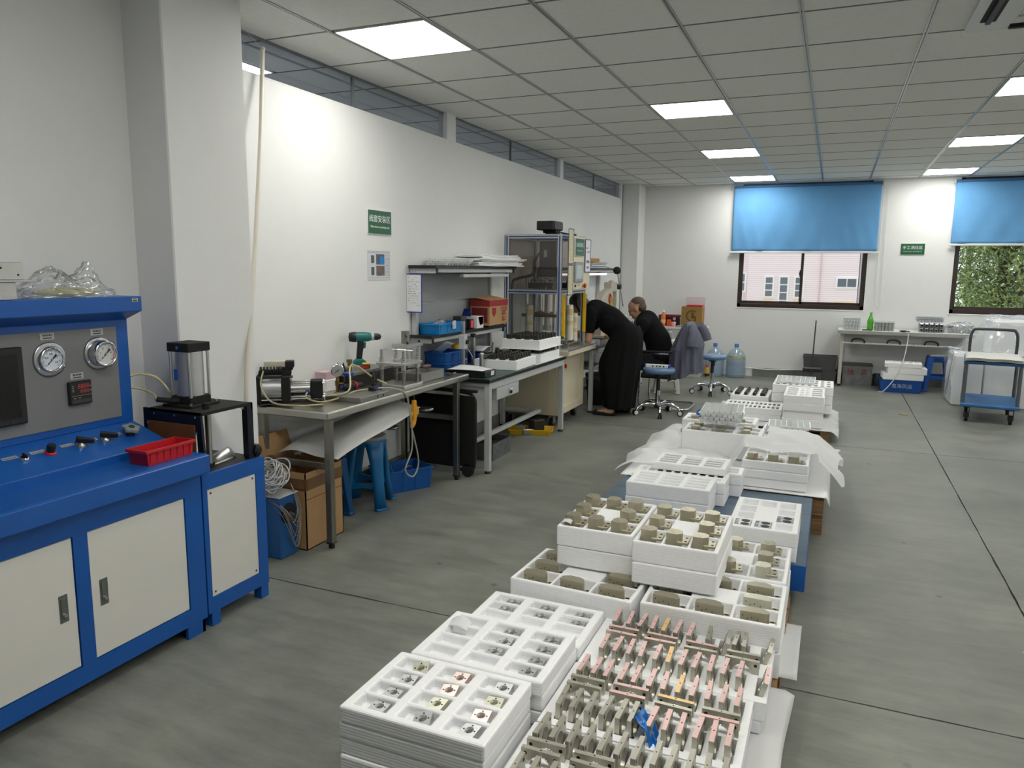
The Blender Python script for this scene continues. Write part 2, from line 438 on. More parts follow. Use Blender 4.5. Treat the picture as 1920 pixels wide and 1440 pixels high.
# the dim room behind the glass strip
nr = MB(); nr.box(-6.6, -6.5, 2.0, YF, 0, ZC); nr.box(-6.6, XL-.08, YF, YF+.1, 0, ZC); nr.box(-6.6, -3.13, 1.9, 2.0, 0, ZC); nr.box(-6.6, XL-.08, 2, YF, -.1, 0)
struct('wall_next_room', nr, P('next_room_wall', (190, 192, 196), .8))
# ---- suspended ceiling
CX0, CY0, CP, CQ = -.84, 3.598, .6, .607
TILE = P('ceiling_tile', (226, 226, 221), 0.9, var=0.05, vs=30, bump=0.2, bs=240, spec=.1)
ceil = struct('ceiling', MB().box(-6.6, XR+.1, YB-.1, YF+.1, ZC+.03, ZC+.1), P('plenum', (90, 90, 90), .9), at=(0, 0, ZC+.03))
LIGHTS = [(-2.34, 0, True), (-1.14, 4, True), (-1.14, 8, True), (-1.14, 12, True), (1.26, 4, True), (1.26, 8, True), (1.26, 12, True),
          (.06, -4, False), (-1.14, -4, False), (1.26, 0, False), (1.26, -4, False), (3.66, 0, False), (3.66, 4, False), (3.66, 8, False), (3.66, 12, False), (3.66, -4, False)]  # these unseen panels are added to brighten the room
lightcells = {(round((x-.3-CX0)/CP), r) for x, r, _ in LIGHTS} | {(-5, 0), (-7, 3), (-7, 7), (-7, 11)}
ac_cells = {(2, 0), (2, 1), (3, 0), (3, 1)}
tm = None
for i in range(-10, 9):
    for j in range(-11, 14):
        if (i, j) in lightcells: continue
        x0 = CX0+i*CP-(.28 if i < -4 else 0); y0 = CY0+j*CQ; x1 = x0+CP; y1 = y0+CQ
        if j < -2 and i < -4: continue
        if i < -4 and y0 < 2: continue
        g = .005
        a0, a1, b0, b1 = max(x0+g, -6.55), min(x1-g, XR), max(y0+g, YB), min(y1-g, YF)
        if a1-a0 < .02 or b1-b0 < .02: continue
        b = MB().box(a0, a1, b0, b1, ZC-.001, ZC+.02, .003)
        struct('ceiling_tile', b, TILE, ceil)
for j in range(-2, 14):
    struct('ceiling_tile', MB().box(-3.515, -3.245, CY0+j*CQ+.005, min(CY0+(j+1)*CQ-.005, YF), ZC-.001, ZC+.02, .003), TILE, ceil)
TBAR = P('ceiling_grid_bar', (176, 178, 178), .3, .5)
for i in range(-10, 9):
    x = CX0+i*CP-(.28 if i < -4 else 0)
    if not -6.5 < x < XR: continue
    b = MB()
    b.box(x-.012, x-.003, (YB if i > -4 else 2), YF, ZC-.006, ZC+.004); b.box(x+.003, x+.012, (YB if i > -4 else 2), YF, ZC-.006, ZC+.004); b.box(x-.012, x+.012, (YB if i > -4 else 2), YF, ZC+.002, ZC+.01)
    struct('grid_bar', b, TBAR, ceil)
for j in range(-11, 14):
    y = CY0+j*CQ
    if not YB < y < YF: continue
    struct('grid_bar', MB().box((-6.5 if y > 2 else -2.99), XR, y-.006, y+.006, ZC-.003, ZC+.006), P('cross_bar', (112, 113, 112), .5), ceil)
# LED panels
LED = P('led_panel', (255, 255, 255), .5, emit=(255, 253, 244), es=PANEL_L)
LEDN = P('led_panel_next_room', (255, 255, 255), .5, emit=(255, 255, 255), es=20.0)
FRM = P('panel_frame', (215, 215, 212), .4)
lnames = {(-2.34, 0): 'large bright square LED ceiling panel nearest the camera, above the leaning white pipe',
          (-1.14, 4): 'nearest LED ceiling panel of the row leading to the left window',
          (-1.14, 8): 'middle LED ceiling panel of the row leading to the left window',
          (-1.14, 12): 'LED ceiling panel closest to the left blue blind',
          (1.26, 4): 'LED ceiling panel at the right photo edge, nearest of its row',
          (1.26, 8): 'middle LED ceiling panel of the row on the right',
          (1.26, 12): 'LED ceiling panel at the far wall right of the left blind'}
def panel(x, r, label, grp, mat=LED):
    y = CY0+r*CQ+CQ/2
    t = thing('ceiling_light', label, 'ceiling light', (x, y, ZC), grp)
    f = MB(); w = .291; d = .295
    f.box(x-w, x+w, y-d, y-d+.014, ZC-.006, ZC+.012); f.box(x-w, x+w, y+d-.014, y+d, ZC-.006, ZC+.012); f.box(x-w, x-w+.014, y-d, y+d, ZC-.006, ZC+.012); f.box(x+w-.014, x+w, y-d, y+d, ZC-.006, ZC+.012)
    obj('frame', f, FRM, t)
    obj('diffuser', MB().box(x-w+.013, x+w-.013, y-d+.013, y+d-.013, ZC-.003, ZC+.01), mat, t)
for x, r, vis in LIGHTS:
    panel(x, r, lnames.get((x, r)) or 'LED ceiling panel outside the frame', 'LED ceiling panels' if vis else 'LED panels out of frame')
panel(-3.82, 0, 'bright ceiling panel of the next room seen through the glass strip', 'LED ceiling panels', LEDN)
for r in (3, 7, 11): panel(-5.02, r, 'ceiling panel inside the next room, hidden behind the left wall', 'LED panels out of frame', LEDN)  # unseen panels added to lift the light behind the glass strip
# ---- air-conditioning cassette
acx, acy = 1.0, 4.33
t = thing('ceiling_air_conditioner', 'white ceiling air conditioner cassette at the top right corner', 'air conditioner', (acx, acy, ZC))
ACM = P('cassette_white', (205, 206, 203), .4)
obj('fascia', MB().box(acx-.46, acx+.46, acy-.46, acy+.46, ZC-.03, ZC+.0, .02), ACM, t, bevel=.01)
for k, (dx, dy, w, d) in enumerate(((-.38, 0, .035, .27), (.38, 0, .035, .27), (0, -.38, .27, .035), (0, .38, .27, .035))):
    s_ = obj('air_slot', MB().box(acx+dx-w, acx+dx+w, acy+dy-d, acy+dy+d, ZC-.034, ZC-.028, .002), BLACKM, t)
    obj('louvre', MB().box(acx+dx-w*.35, acx+dx+w*.35, acy+dy-d, acy+dy+d, ZC-.046, ZC-.034, .002) if w < d else MB().box(acx+dx-w, acx+dx+w, acy+dy-d*.35, acy+dy+d*.35, ZC-.046, ZC-.034, .002), DARK, s_)
for q in range(5):
    obj('grille_bar', MB().box(acx-.26, acx+.26, acy-.24+q*.12-.03, acy-.24+q*.12+.03, ZC-.040, ZC-.028, .004), ACM, t)
obj('sensor', MB().cyl((acx-.36, acy-.40, ZC-.032), (acx-.36, acy-.40, ZC-.028), .025), LGREY, t)
# ---- windows in the far wall
BROWN = P('brown_window_frame', (52, 38, 34), .45, var=.1, vs=20)
def window(n, w, mull, trans_z):
    x0, x1, z0, z1 = w; yc = YF+.02; f = MB(); t = .05
    f.box(x0, x1, yc, yc+.09, z0, z0+t+.01, .004); f.box(x0, x1, yc, yc+.09, z1-.03, z1, .004); f.box(x0, x0+t, yc, yc+.09, z0, z1, .004); f.box(x1-t, x1, yc, yc+.09, z0, z1, .004)
    o = struct('window_%d' % n, f, BROWN)
    xs = [x0+t]+mull+[x1-t]
    for k, (a, b_) in enumerate(zip(xs[:-1], xs[1:])):
        y = yc+(.02 if k % 2 == 0 else .05); s_ = MB(); h = .032
        s_.box(a-.02, b_+.02, y, y+.028, z0+.055, z0+.055+h+.012, .003); s_.box(a-.02, b_+.02, y, y+.028, z1-.06, z1-.03, .003)
        s_.box(a-.02, a-.02+h, y, y+.028, z0+.055, z1-.03, .003); s_.box(b_+.02-h, b_+.02, y, y+.028, z0+.055, z1-.03, .003)
        so = struct('sash', s_, BROWN, o)
        struct('pane', MB().box(a+.008, b_-.008, y+.012, y+.018, z0+.095, z1-.055), GLASS, so)
    m0 = mull[0]
    struct('latch', MB().box(m0-.03, m0-.012, yc-.012, yc+.02, 1.50, 1.60, .004).box(m0-.036, m0-.02, yc-.02, yc-.006, 1.53, 1.57, .003), BLACK, o)
    struct('sill', MB().box(x0-.02, x1+.02, YF-.006, YF+.02, z0-.015, z0, .003), WHITE, o)
window(1, W1, [-.445], 0); window(2, W2, [2.36], 0)
# roller blinds
BLIND = P('blue_blind_fabric', (106, 162, 212), .85, var=.06, vs=3, bump=.03, bs=400, spec=.1)
def blind(x0, x1, z0, z1, label, sd):
    t = thing('roller_blind', label, 'blind', ((x0+x1)/2, YF-.05, z0), 'blue roller blinds')
    rng = random.Random(sd); ph = [rng.random()*6 for _ in range(5)]
    def fn(u, v):
        x = x0+(x1-x0)*u; z = z0+(z1-z0)*v; k = (1-v)
        x -= .03*k*(u-.5)*0
        y = YF-.05+k*(.010*math.sin(u*17+ph[0]+v*4)+.007*math.sin(u*39+ph[1]-v*7)+.004*math.sin(u*73+ph[2]+v*9))
        return (x, y, z)
    b = MB().grid(fn, 90, 24)
    o = obj('fabric', b, BLIND, t)
    sol = o.modifiers.new('thickness', 'SOLIDIFY'); sol.thickness = .0012
    obj('roller_tube', MB().cyl((x0, YF-.05, z1+.005), (x1, YF-.05, z1+.005), .019), P('blind_tube', (60, 104, 150), .6), t)
    for x in (x0-.02, x1+.005): obj('bracket', MB().box(x, x+.015, YF-.08, YF-.001, z1-.025, z1+.03, .003), LGREY, t)
    obj('bottom_rail', MB().box(x0-.03, x1+.03, YF-.063, YF-.035, z0-.03, z0, .006), WPLAS, t)
blind(-1.45, .52, 1.872, 2.80, 'blue roller blind half drawn over the left window', 3)
blind(1.41, 3.35, 1.972, 2.79, 'blue roller blind half drawn over the window at the right edge', 9)
def chain(x, zt, zb, label):
    pts = seg_pts([(x, YF-.04, zt), (x-.01, YF-.02, (zt+zb)/2), (x-.005, YF-.02, zb+.08), (x+.03, YF-.02, zb), (x+.06, YF-.02, zb+.08), (x+.05, YF-.03, zt)], 10)
    obj('blind_chain', MB().tube(pts, .0035, 6), WPLAS, None, label, 'chain')
chain(.56, 2.80, 1.12, 'white bead chain hanging beside the left blue blind')
# ---- outside: pink clad building and trees
def siding():
    m = P('pink_siding', (240, 216, 218), .7)
    nt = m.node_tree; b = nt.nodes['Principled BSDF']; geo = nt.nodes.new('ShaderNodeNewGeometry')
    w = nt.nodes.new('ShaderNodeTexWave'); w.bands_direction = 'Z'; w.wave_profile = 'SAW'; w.inputs['Scale'].default_value = 1.75; w.inputs['Distortion'].default_value = 0
    nt.links.new(geo.outputs['Position'], w.inputs['Vector'])
    r = nt.nodes.new('ShaderNodeValToRGB'); e = r.color_ramp.elements
    e[0].position = 0; e[0].color = lin((196, 166, 170)); e[1].position = .3; e[1].color = lin((246, 226, 228))
    nt.links.new(w.outputs['Fac'], r.inputs[0]); nt.links.new(r.outputs[0], b.inputs['Base Color'])
    return m
FY = 70.0; FK = FY/27.0
def fx(x): return x*FK
def fz(z): return 1.58+(z-1.58)*FK
fac = thing('pink_clad_building', 'pale pink building with horizontal cladding seen through the left window', 'building', (fx(-1), FY, fz(-1.5)))
SID = siding()
obj('cladding', MB().box(fx(-2.74), fx(.72), FY, FY+6, fz(-1.5), fz(4.2)), SID, fac)
obj('side_wing', MB().box(fx(-3.6), fx(-2.76), FY+1.5, FY+7, fz(-1.5), fz(4.2)), P('pale_wall', (236, 220, 220), .8), fac)
obj('downpipe', MB().cyl((fx(-.425), FY-.12, fz(-1.5)), (fx(-.43), FY-.12, fz(4.2)), .045), P('pink_pipe', (214, 180, 184), .6), fac)
FGL = P('facade_glass', (96, 98, 108), .12, spec=.6); FFR = P('facade_frame', (240, 236, 234), .6); PEACH = P('peach_panel', (240, 208, 170), .7)
def fwin(x0, x1, z0, z1, nx, nz):
    fr = MB().box(fx(x0)-.1, fx(x1)+.1, FY-.08, FY+.02, fz(z0)-.1, fz(z1)+.1)
    o = obj('window', fr, FFR, fac)
    for i in range(nx):
        for k in range(nz):
            a = x0+(x1-x0)*i/nx; b_ = x0+(x1-x0)*(i+1)/nx; c = z0+(z1-z0)*k/nz; d = z0+(z1-z0)*(k+1)/nz
            obj('pane', MB().box(fx(a)+.04, fx(b_)-.04, FY-.10, FY-.07, fz(c)+.05, fz(d)-.05), FGL, o)
fwin(-2.155, -1.905, .725, 1.395, 1, 3); fwin(-1.685, -1.43, .35, 1.40, 1, 4); fwin(-1.2, -.95, .725, 1.395, 1, 3); fwin(.094, .68, 1.08, 1.378, 2, 1)
fwin(-3.05, -2.82, .9, 1.5, 1, 2)
for a, b_, c, d in ((-2.16, -1.915, .3, .70), (-1.2, -.95, .3, .70), (.075, .665, .2, .62)): obj('panel', MB().box(fx(a), fx(b_), FY-.06, FY+.02, fz(c), fz(d)), PEACH, fac)
obj('neighbour_wall', MB().box(fx(.76), fx(1.15), FY+2, FY+8, fz(-1.5), fz(4.2)), P('grey_concrete_far', (190, 186, 190), .8), fac)
# ground far below the windows
struct('ground_outside', MB().box(-40, 40, YF+.6, 130, -6.2, -6.0), P('outside_ground', (120, 124, 112), .9))
LEAFM = [P('leaf_a', (164, 180, 104), .6, var=.25, vs=1.2), P('leaf_b', (116, 138, 84), .6, var=.25, vs=1.2), P('leaf_c', (84, 104, 70), .6, var=.2, vs=1.2)]
BARK = P('bark', (70, 58, 46), .9, var=.3, vs=8)
def tree(name, cx, cy, z0, z1, rad, n, mi, label, sd):
    rng = random.Random(sd); t = thing(name, label, 'tree', (cx, cy, -6.0), 'trees outside the right window')
    b = MB().tube(seg_pts([(cx, cy, -6.0), (cx+.1, cy, -2), (cx-.1, cy+.1, (z0+z1)/2), (cx, cy, z1-.6)], 4), [.22, .21, .2, .19, .17, .15, .13, .1, .09, .08, .06, .05, .03], 8)
    obj('trunk', b, BARK, t)
    bb = MB()
    clusters = []
    for k in range(26):
        a = rng.random()*2*PI; h = rng.random(); rr = rad*math.sqrt(max(.1, 1-(2*h-1)**2))*(.35+.65*rng.random())
        clusters.append(Vector((cx+rr*math.cos(a), cy+.8*rr*math.sin(a), z0+(z1-z0)*h)))
        bb.tube(seg_pts([(cx, cy, max(-2, z0+(z1-z0)*h-.6)), (clusters[-1]+Vector((cx, cy, clusters[-1].z-.3)))/2, clusters[-1]], 3), [.05, .045, .04, .03, .02, .015, .01], 5)
    obj('branches', bb, BARK, t)
    for q in range(2):
        b = MB()
        for k in range(n//2):
            c = rng.choice(clusters); p = c+Vector((rng.gauss(0, .38), rng.gauss(0, .34), rng.gauss(0, .28)))
            a = rng.random()*2*PI; tl = rng.uniform(-1.1, .2); L = rng.uniform(.06, .11); w = L*.24
            d = Vector((math.cos(a)*math.cos(tl), math.sin(a)*math.cos(tl), math.sin(tl))); s_ = d.cross(Vector((rng.uniform(-.4, .4), rng.uniform(-.4, .4), 1))).normalized()
            nn = d.cross(s_)
            b.add([p, p+d*L*.45+s_*w+nn*.01, p+d*L, p+d*L*.45-s_*w+nn*.01], [(0, 1, 2, 3)])
        obj('foliage', b, LEAFM[(mi+q) % 3], t, kind='stuff')
tree('leafy_tree', 3.0, 16.6, -.4, 3.1, 1.5, 22000, 0, 'bright green leafy tree close outside the right window', 1)
tree('shade_tree', 5.2, 21.5, -1.4, 5.2, 2.3, 20000, 1, 'darker green tree filling the top of the right window', 2)
tree('back_tree', 3.9, 27.0, -1.5, 5.0, 2.2, 16000, 1, 'dark tree behind the bright one in the right window', 5)
tree('hedge_tree', 6.6, 34, -2.0, 5.5, 2.8, 16000, 2, 'deep green tree furthest behind in the right window', 6)
# ================================================================== BLUE TEST BENCH
BX0, BYE, BYS = -2.985, 2.31, .55
t = thing('hydraulic_test_bench', 'big blue hydraulic test bench with gauges and white cabinet doors', 'test bench', (-2.7, 1.4, 0))
OFFW = P('offwhite_paint', (222, 220, 214), .45, var=.03, vs=4)
# cabinet carcass with door openings is read from the front frame
c = MB()
c.box(BX0, -2.445, BYS, BYE, .09, .735)
obj('cabinet', c, BLUEPAINT, t)
fr = MB()
doors = [(1.776, 2.222), (1.27, 1.72), (.76, 1.21)]
for a, b_ in ((2.222, BYE), (1.72, 1.776), (1.21, 1.27), (BYS, .76)): fr.box(-2.446, -2.42, a, b_, .06, .735)
for a, b_ in doors: fr.box(-2.446, -2.42, a, b_, .625, .735); fr.box(-2.446, -2.42, a, b_, .06, .131)

obj('front_frame', fr, BLUEPAINT, t)
for k, (a, b_) in enumerate(doors):
    d = obj('door', MB().box(-2.44, -2.424, a+.003, b_-.003, .134, .622, .002), OFFW, t, label='off-white cabinet door')
    ly = a+.052 if k == 0 else b_-.052
    obj('latch', MB().box(-2.424, -2.4225, ly-.017, ly+.017, .325, .427, .001).box(-2.4225, -2.4195, ly-.011, ly+.011, .345, .415, .001), P('latch_grey', (120, 124, 122), .4, .6), d)
    obj('lock', MB().cyl((-2.4195, ly, .352), (-2.413, ly, .352), .006), CHROME, d)
for y in (BYS+.06, 1.3, 2.25): obj('foot', MB().box(-2.44, -2.425, y-.045, y+.05, 0, .062).box(-2.5, -2.425, y+.035, y+.05, 0, .062), BLUEPAINT, t)
for y in (BYS+.06, 1.3, 2.25): obj('foot', MB().box(-2.95, -2.9, y-.045, y+.05, 0, .092), BLUEPAINT, t)
# console: ledge with front lip, riser, sloping desk
obj('ledge', MB().prism([(-2.6, .735), (-2.42, .735), (-2.40, .722), (-2.36, .722), (-2.36, .795), (-2.375, .80), (-2.6, .80)], 'y', BYS, BYE), BLUEPAINT, t, bevel=.003)
obj('desk', MB().prism([(-2.985, .735), (-2.575, .735), (-2.575, .832), (-2.79, .905), (-2.985, .905)], 'y', BYS, BYE-.002), BLUEPAINT, t, bevel=.003)
# upright panel housing and hood
obj('upper_housing', MB().prism([(-2.985, .905), (-2.79, .905), (-2.79, 1.35), (-2.695, 1.388), (-2.695, 1.45), (-2.985, 1.45)], 'y', BYS, BYE), BLUEPAINT, t, bevel=.003)
PAN = P('grey_instrument_panel', (124, 125, 126), .5, var=.03, vs=4)
pan = obj('instrument_panel', MB().box(-2.79, -2.786, BYS+.1, 2.25, .935, 1.322, .001), PAN, t)
obj('maker_plate', MB().box(-2.695, -2.6935, 2.262, 2.29, 1.427, 1.443), P('maker_plate', (188, 196, 176), .5), t)
obj('maker_mark', MB().box(-2.6935, -2.693, 2.266, 2.286, 1.429, 1.435).box(-2.6935, -2.693, 2.267, 2.285, 1.438, 1.441), P('maker_green', (30, 84, 70), .5), t)
# monitor
mo = obj('monitor', MB().box(-2.786, -2.762, 1.42, 1.83, .985, 1.275, .004), BLACK, t, bevel=.004)
obj('screen', MB().box(-2.762, -2.7612, 1.45, 1.805, 1.012, 1.25), P('screen_off', (12, 12, 14), .18), mo)
for k in range(5): obj('button', MB().cyl((-2.762, 1.77-k*.022, .997), (-2.760, 1.77-k*.022, .997), .004, n=8), DARK, mo)
NAME = P('nameplate', (180, 182, 182), .45, .3)
def nameplate(y, z, w=.058):
    o = obj('nameplate', MB().box(-2.786, -2.7845, y-w/2, y+w/2, z-.013, z+.013, .0005), NAME, t)
    m = MB()
    for i in range(6): m.box(-2.7845, -2.7842, y-w*.3+i*w*.11, y-w*.3+i*w*.11+.004, z+.001, z+.008)
    m.box(-2.7845, -2.7842, y-w*.3, y+w*.32, z-.008, z-.004)
    obj('engraving', m, INK, o)
def gauge(y, z, rf, rb, depth, face, needle_ang, red, marks):
    g = obj('pressure_gauge', MB().lathe([(rf, 0), (rf, .006), (rf*.95, .008), (rb+.004, .008)], (-2.786, y, z), 40, 'x'), P('flange_steel', (176, 178, 180), .28, 1.0), t, label='chrome pressure gauge with round dial')
    obj('bezel', MB().lathe([(rb+.004, .0), (rb+.004, depth), (rb, depth+.006), (rb-.006, depth+.004), (rb-.006, depth-.004)], (-2.786, y, z), 40, 'x'), CHROME, g)
    xf = -2.786+depth-.002
    obj('dial', MB().cyl((xf-.004, y, z), (xf, y, z), rb-.004, n=40), face, g)
    m = MB()
    for i in range(41):
        a = math.radians(225-270*i/40); r1 = (rb-.010); r0 = r1-(.008 if i % 5 == 0 else .004)
        d = Vector((0, math.cos(a), math.sin(a))); s_ = Vector((0, -math.sin(a), math.cos(a)))*(.0009 if i % 5 == 0 else .0005)
        p = Vector((xf+.0006, y, z)); m.add([p+d*r0-s_, p+d*r1-s_, p+d*r1+s_, p+d*r0+s_], [(0, 1, 2, 3)])
    obj('scale', m, INK, g)
    if red:
        m = MB(); n = 14
        for i in range(n):
            a0 = math.radians(38-85*i/n); a1 = math.radians(38-85*(i+1)/n); p = Vector((xf+.0006, y, z))
            q = [p+Vector((0, math.cos(a)*r, math.sin(a)*r)) for r, a in ((rb-.012, a0), (rb-.009, a0), (rb-.009, a1), (rb-.012, a1))]
            m.add(q, [(0, 3, 2, 1)])
        obj('red_zone', m, RED, g)
    for s_, a in marks:
        a = math.radians(a)
        text('dial_figure', s_, .0115, facing((xf+.0006, y+math.cos(a)*(rb-.026), z+math.sin(a)*(rb-.026)), (1, 0, 0)), INK, g)
    a = math.radians(needle_ang); d = Vector((0, math.cos(a), math.sin(a))); s_ = Vector((0, -math.sin(a), math.cos(a))); p = Vector((xf+.004, y, z))
    m = MB(); m.add([p+d*(rb*.72), p+s_*.0022, p-d*.012+s_*.003, p-d*.026+s_*.005, p-d*.026-s_*.005, p-d*.012-s_*.003, p-s_*.0022], [(0, 1, 2, 3, 4, 5, 6)])
    obj('needle', m, BLACK, g); obj('hub', MB().cyl((xf, y, z), (xf+.006, y, z), .004, n=12), NICKEL, g)
    for k in range(3):
        a = math.radians(90+120*k); r = (rf+rb)/2+.002
        obj('screw', MB().cyl((-2.779, y+math.cos(a)*r, z+math.sin(a)*r), (-2.775, y+math.cos(a)*r, z+math.sin(a)*r), .004, n=10), CHROME, g)
gauge(1.946, 1.214, .068, .047, .016, P('dial_white', (214, 222, 232), .35), 225, False, [('0', 230), ('0.4', 160), ('0.8', 95), ('1.2', 25), ('1.6', -35)])
gauge(2.159, 1.217, .068, .050, .045, P('dial_grey', (206, 208, 208), .35), 225, True, [('0', 225), ('1', 170), ('2', 118), ('3', 62), ('4', 8)])
nameplate(1.944, 1.303); nameplate(2.158, 1.305); nameplate(2.055, 1.135)
# digital controller
dc = obj('digital_controller', MB().box(-2.786, -2.768, 2.008, 2.105, 1.02, 1.115, .003), BLACK, t, label='black square digital pressure controller')
dx = -2.7678
text('readout', '8888', .026, facing((dx, 2.068, 1.093), (1, 0, 0)), P('led_dim_red', (150, 60, 56), .5, emit=(200, 60, 50), es=.12), dc)
text('readout', '8888', .020, facing((dx, 2.072, 1.073), (1, 0, 0)), P('led_dim_red', (150, 60, 56)), dc)
m = MB()
for k in range(4): m.box(dx, dx+.0004, 2.018, 2.024, 1.096-k*.007, 1.0985-k*.007)
for k in range(2): m.box(dx, dx+.0004, 2.094, 2.101, 1.091-k*.018, 1.093-k*.018)
m.box(dx, dx+.0004, 2.014, 2.1, 1.0565, 1.0575)
for k, yy in enumerate((2.022, 2.043, 2.065, 2.085)): m.box(dx, dx+.0004, yy, yy+.009, 1.046-(.010 if k > 1 else 0), 1.0485-(.010 if k > 1 else 0))
obj('printed_marks', m, P('mark_grey', (170, 170, 170), .6), dc)
obj('button_strip', MB().box(dx-.0004, dx+.0008, 2.014, 2.1, 1.027, 1.040, .0004), DARK, dc)
# controls on the sloping desk
sl = math.atan2(.905-.832, .215)
def desk(y, x): return Vector((x, y, .832+(-2.575-x)*math.tan(sl)))
NRM = Vector((math.sin(sl), 0, math.cos(sl)))
def dplate(y):
    p = desk(y-.045, -2.715); M = Matrix.Translation(p) @ Matrix.Rotation(sl, 4, 'Y')
    o = obj('label_plate', MB().box(-.009, .009, -.028, .028, 0, .001, M=M), NAME, t)
    mm = MB()
    for i in range(6): mm.box(-.001, .005, -.022+i*.008, -.018+i*.008, .001, .0012, M=M)
    obj('engraving', mm, INK, o)
for y in (1.76, 1.865, 1.985, 2.085, 2.2): dplate(y)
def knobM(y, x=-2.69): return Matrix.Translation(desk(y, x)) @ Matrix.Rotation(sl, 4, 'Y')
k1 = obj('selector_switch', MB().lathe([(.018, 0), (.018, .006), (.014, .010)], (0, 0, 0), 20).xf(knobM(1.752)), CHROME, t)
obj('lever', MB().box(-.013, .013, -.004, .004, .009, .022, .002).xf(knobM(1.752)), BLACK, k1)
k2 = obj('push_button', MB().lathe([(.021, 0), (.021, .004), (.018, .008), (.016, .008)], (0, 0, 0), 20).xf(knobM(1.852)), RED, t)
obj('cap', MB().lathe([(.015, .008), (.016, .03), (.014, .036)], (0, 0, 0), 20).xf(knobM(1.852)), BLACK, k2)
for y in (1.978, 2.085):
    k3 = obj('valve_handle', MB().lathe([(.019, 0), (.017, .012), (.008, .016), (.008, .024)], (0, 0, 0), 18).xf(knobM(y)), GREYMETAL, t)
    obj('lever', MB().prism([(-.022, -.012), (.03, -.009), (.044, -.004), (.044, .004), (.03, .009), (-.022, .012)], 'z', .018, .038).xf(knobM(y) @ Matrix.Rotation(math.radians(50), 4, 'Z')), BLACK, k3, bevel=.003)
k4 = obj('throttle_knob', MB().lathe([(.018, 0), (.016, .016), (.010, .022)], (0, 0, 0), 18).xf(knobM(2.205)), BLACK, t)
hw = MB(); n = 36; pr = []
for i in range(n):
    a = 2*PI*i/n; r = .033+.005*math.cos(5*a); pr.append((r*math.cos(a), r*math.sin(a)))
hw.prism(pr, 'z', .022, .038)
obj('hand_wheel', hw.xf(knobM(2.205)), P('grey_knob', (142, 152, 150), .4), k4, bevel=.004)
obj('wheel_cap', MB().lathe([(.012, .038), (.012, .041), (.006, .041), (.006, .036)], (0, 0, 0), 16).xf(knobM(2.205)), DARK, k4)
# things on the bench
def bin_box(name, M, L, W_, H, mat, label, ribs=6, wall=.003, flare=.92, group=None, lip=.006, cat='bin', parts=True):
    """open plastic bin in local space (x along length, z up)"""
    b = MB(); h2 = H
    def ring(l, w, z): return [(-l/2, -w/2, z), (l/2, -w/2, z), (l/2, w/2, z), (-l/2, w/2, z)]
    Lb, Wb = L*flare, W_*flare
    vs = ring(Lb, Wb, 0)+ring(L, W_, h2)+ring(L-2*wall, W_-2*wall, h2)+ring(Lb-2*wall, Wb-2*wall, wall)
    fs = [(3, 2, 1, 0), (12, 13, 14, 15)]
    for i in range(4):
        j = (i+1) % 4
        fs += [(i, j, 4+j, 4+i), (4+i, 4+j, 8+j, 8+i), (8+i, 8+j, 12+j, 12+i)]
    b.add(vs, fs)
    b.xf(M)
    t_ = thing(name, label, cat, tuple(M @ Vector((0, 0, 0))), group)
    obj('shell', b, mat, t_)
    if parts:
        r = MB(); e = lip
        for y in (-1, 1): r.box(-L/2-e, L/2+e, y*W_/2-(e if y < 0 else 0), y*W_/2+(e if y > 0 else 0), H-.012, H, .001)
        for x in (-1, 1): r.box(x*L/2-(e if x < 0 else 0), x*L/2+(e if x > 0 else 0), -W_/2, W_/2, H-.012, H, .001)
        obj('rim', r.xf(M), mat, t_)
        for i in range(ribs):
            x = -L*.42+L*.84*i/max(1, ribs-1)
            for y in (-1, 1):
                w0 = y*Wb/2; w1 = y*W_/2; q = y*.004
                rb = MB().add([(x-.003, w0+q*.5, .006), (x+.003, w0+q*.5, .006), (x+.003, w1+q, H-.012), (x-.003, w1+q, H-.012), (x-.003, w0-q, .006), (x+.003, w0-q, .006), (x+.003, w1-q, H-.012), (x-.003, w1-q, H-.012)],
                       [(0, 1, 2, 3), (0, 3, 7, 4), (1, 5, 6, 2), (4, 7, 6, 5), (2, 6, 7, 3), (0, 4, 5, 1)])
                obj('rib', rb.xf(M), mat, t_)
    return t_
bin_box('parts_bin', TR(-2.468, 2.165, .801, 90), .235, .105, .062, RED, 'small open red plastic parts bin on the blue bench ledge', ribs=7)
# clear bag and machined blocks on the hood
def bag(name, cx, cy, z, rx, ry, h, label, sd, mat, lumps=(), rot=0, cat='plastic bag', n=40, mrow=22):
    rng = random.Random(sd); ph = [rng.random()*6.28 for _ in range(10)]
    b = MB()
    def fn(u, v):
        a = 2*PI*u; s_ = math.sin(PI*min(1, v*.5+.02)); w = 1-v
        r = (1-v**2.2)**.5*(1+.10*math.sin(5*a+ph[0]+3*v)+.07*math.sin(9*a+ph[1]-6*v)+.05*math.sin(17*a+ph[2]+9*v))
        x = rx*r*math.cos(a); y = ry*r*math.sin(a); zz = h*v*(.6+.4*math.sin(2*a+ph[3]))
        for (lx, ly, lh, lw) in lumps: zz += lh*math.exp(-((x-lx)**2+(y-ly)**2)/lw**2)*(.25+.75*v)
        zz += .006*math.sin(13*a+ph[4]+8*v)*v+.005*math.sin(23*a+ph[5]-11*v)
        return (x, y, max(.001, zz))
    b.grid(fn, n, mrow)
    b.xf(TR(cx, cy, z, rot))
    return obj(name, b, mat, None, label, cat)
t2 = thing('plastic_bag', 'crumpled clear plastic bag with yellowish contents on top of the blue bench', 'plastic bag', (-2.80, 2.08, 1.45))
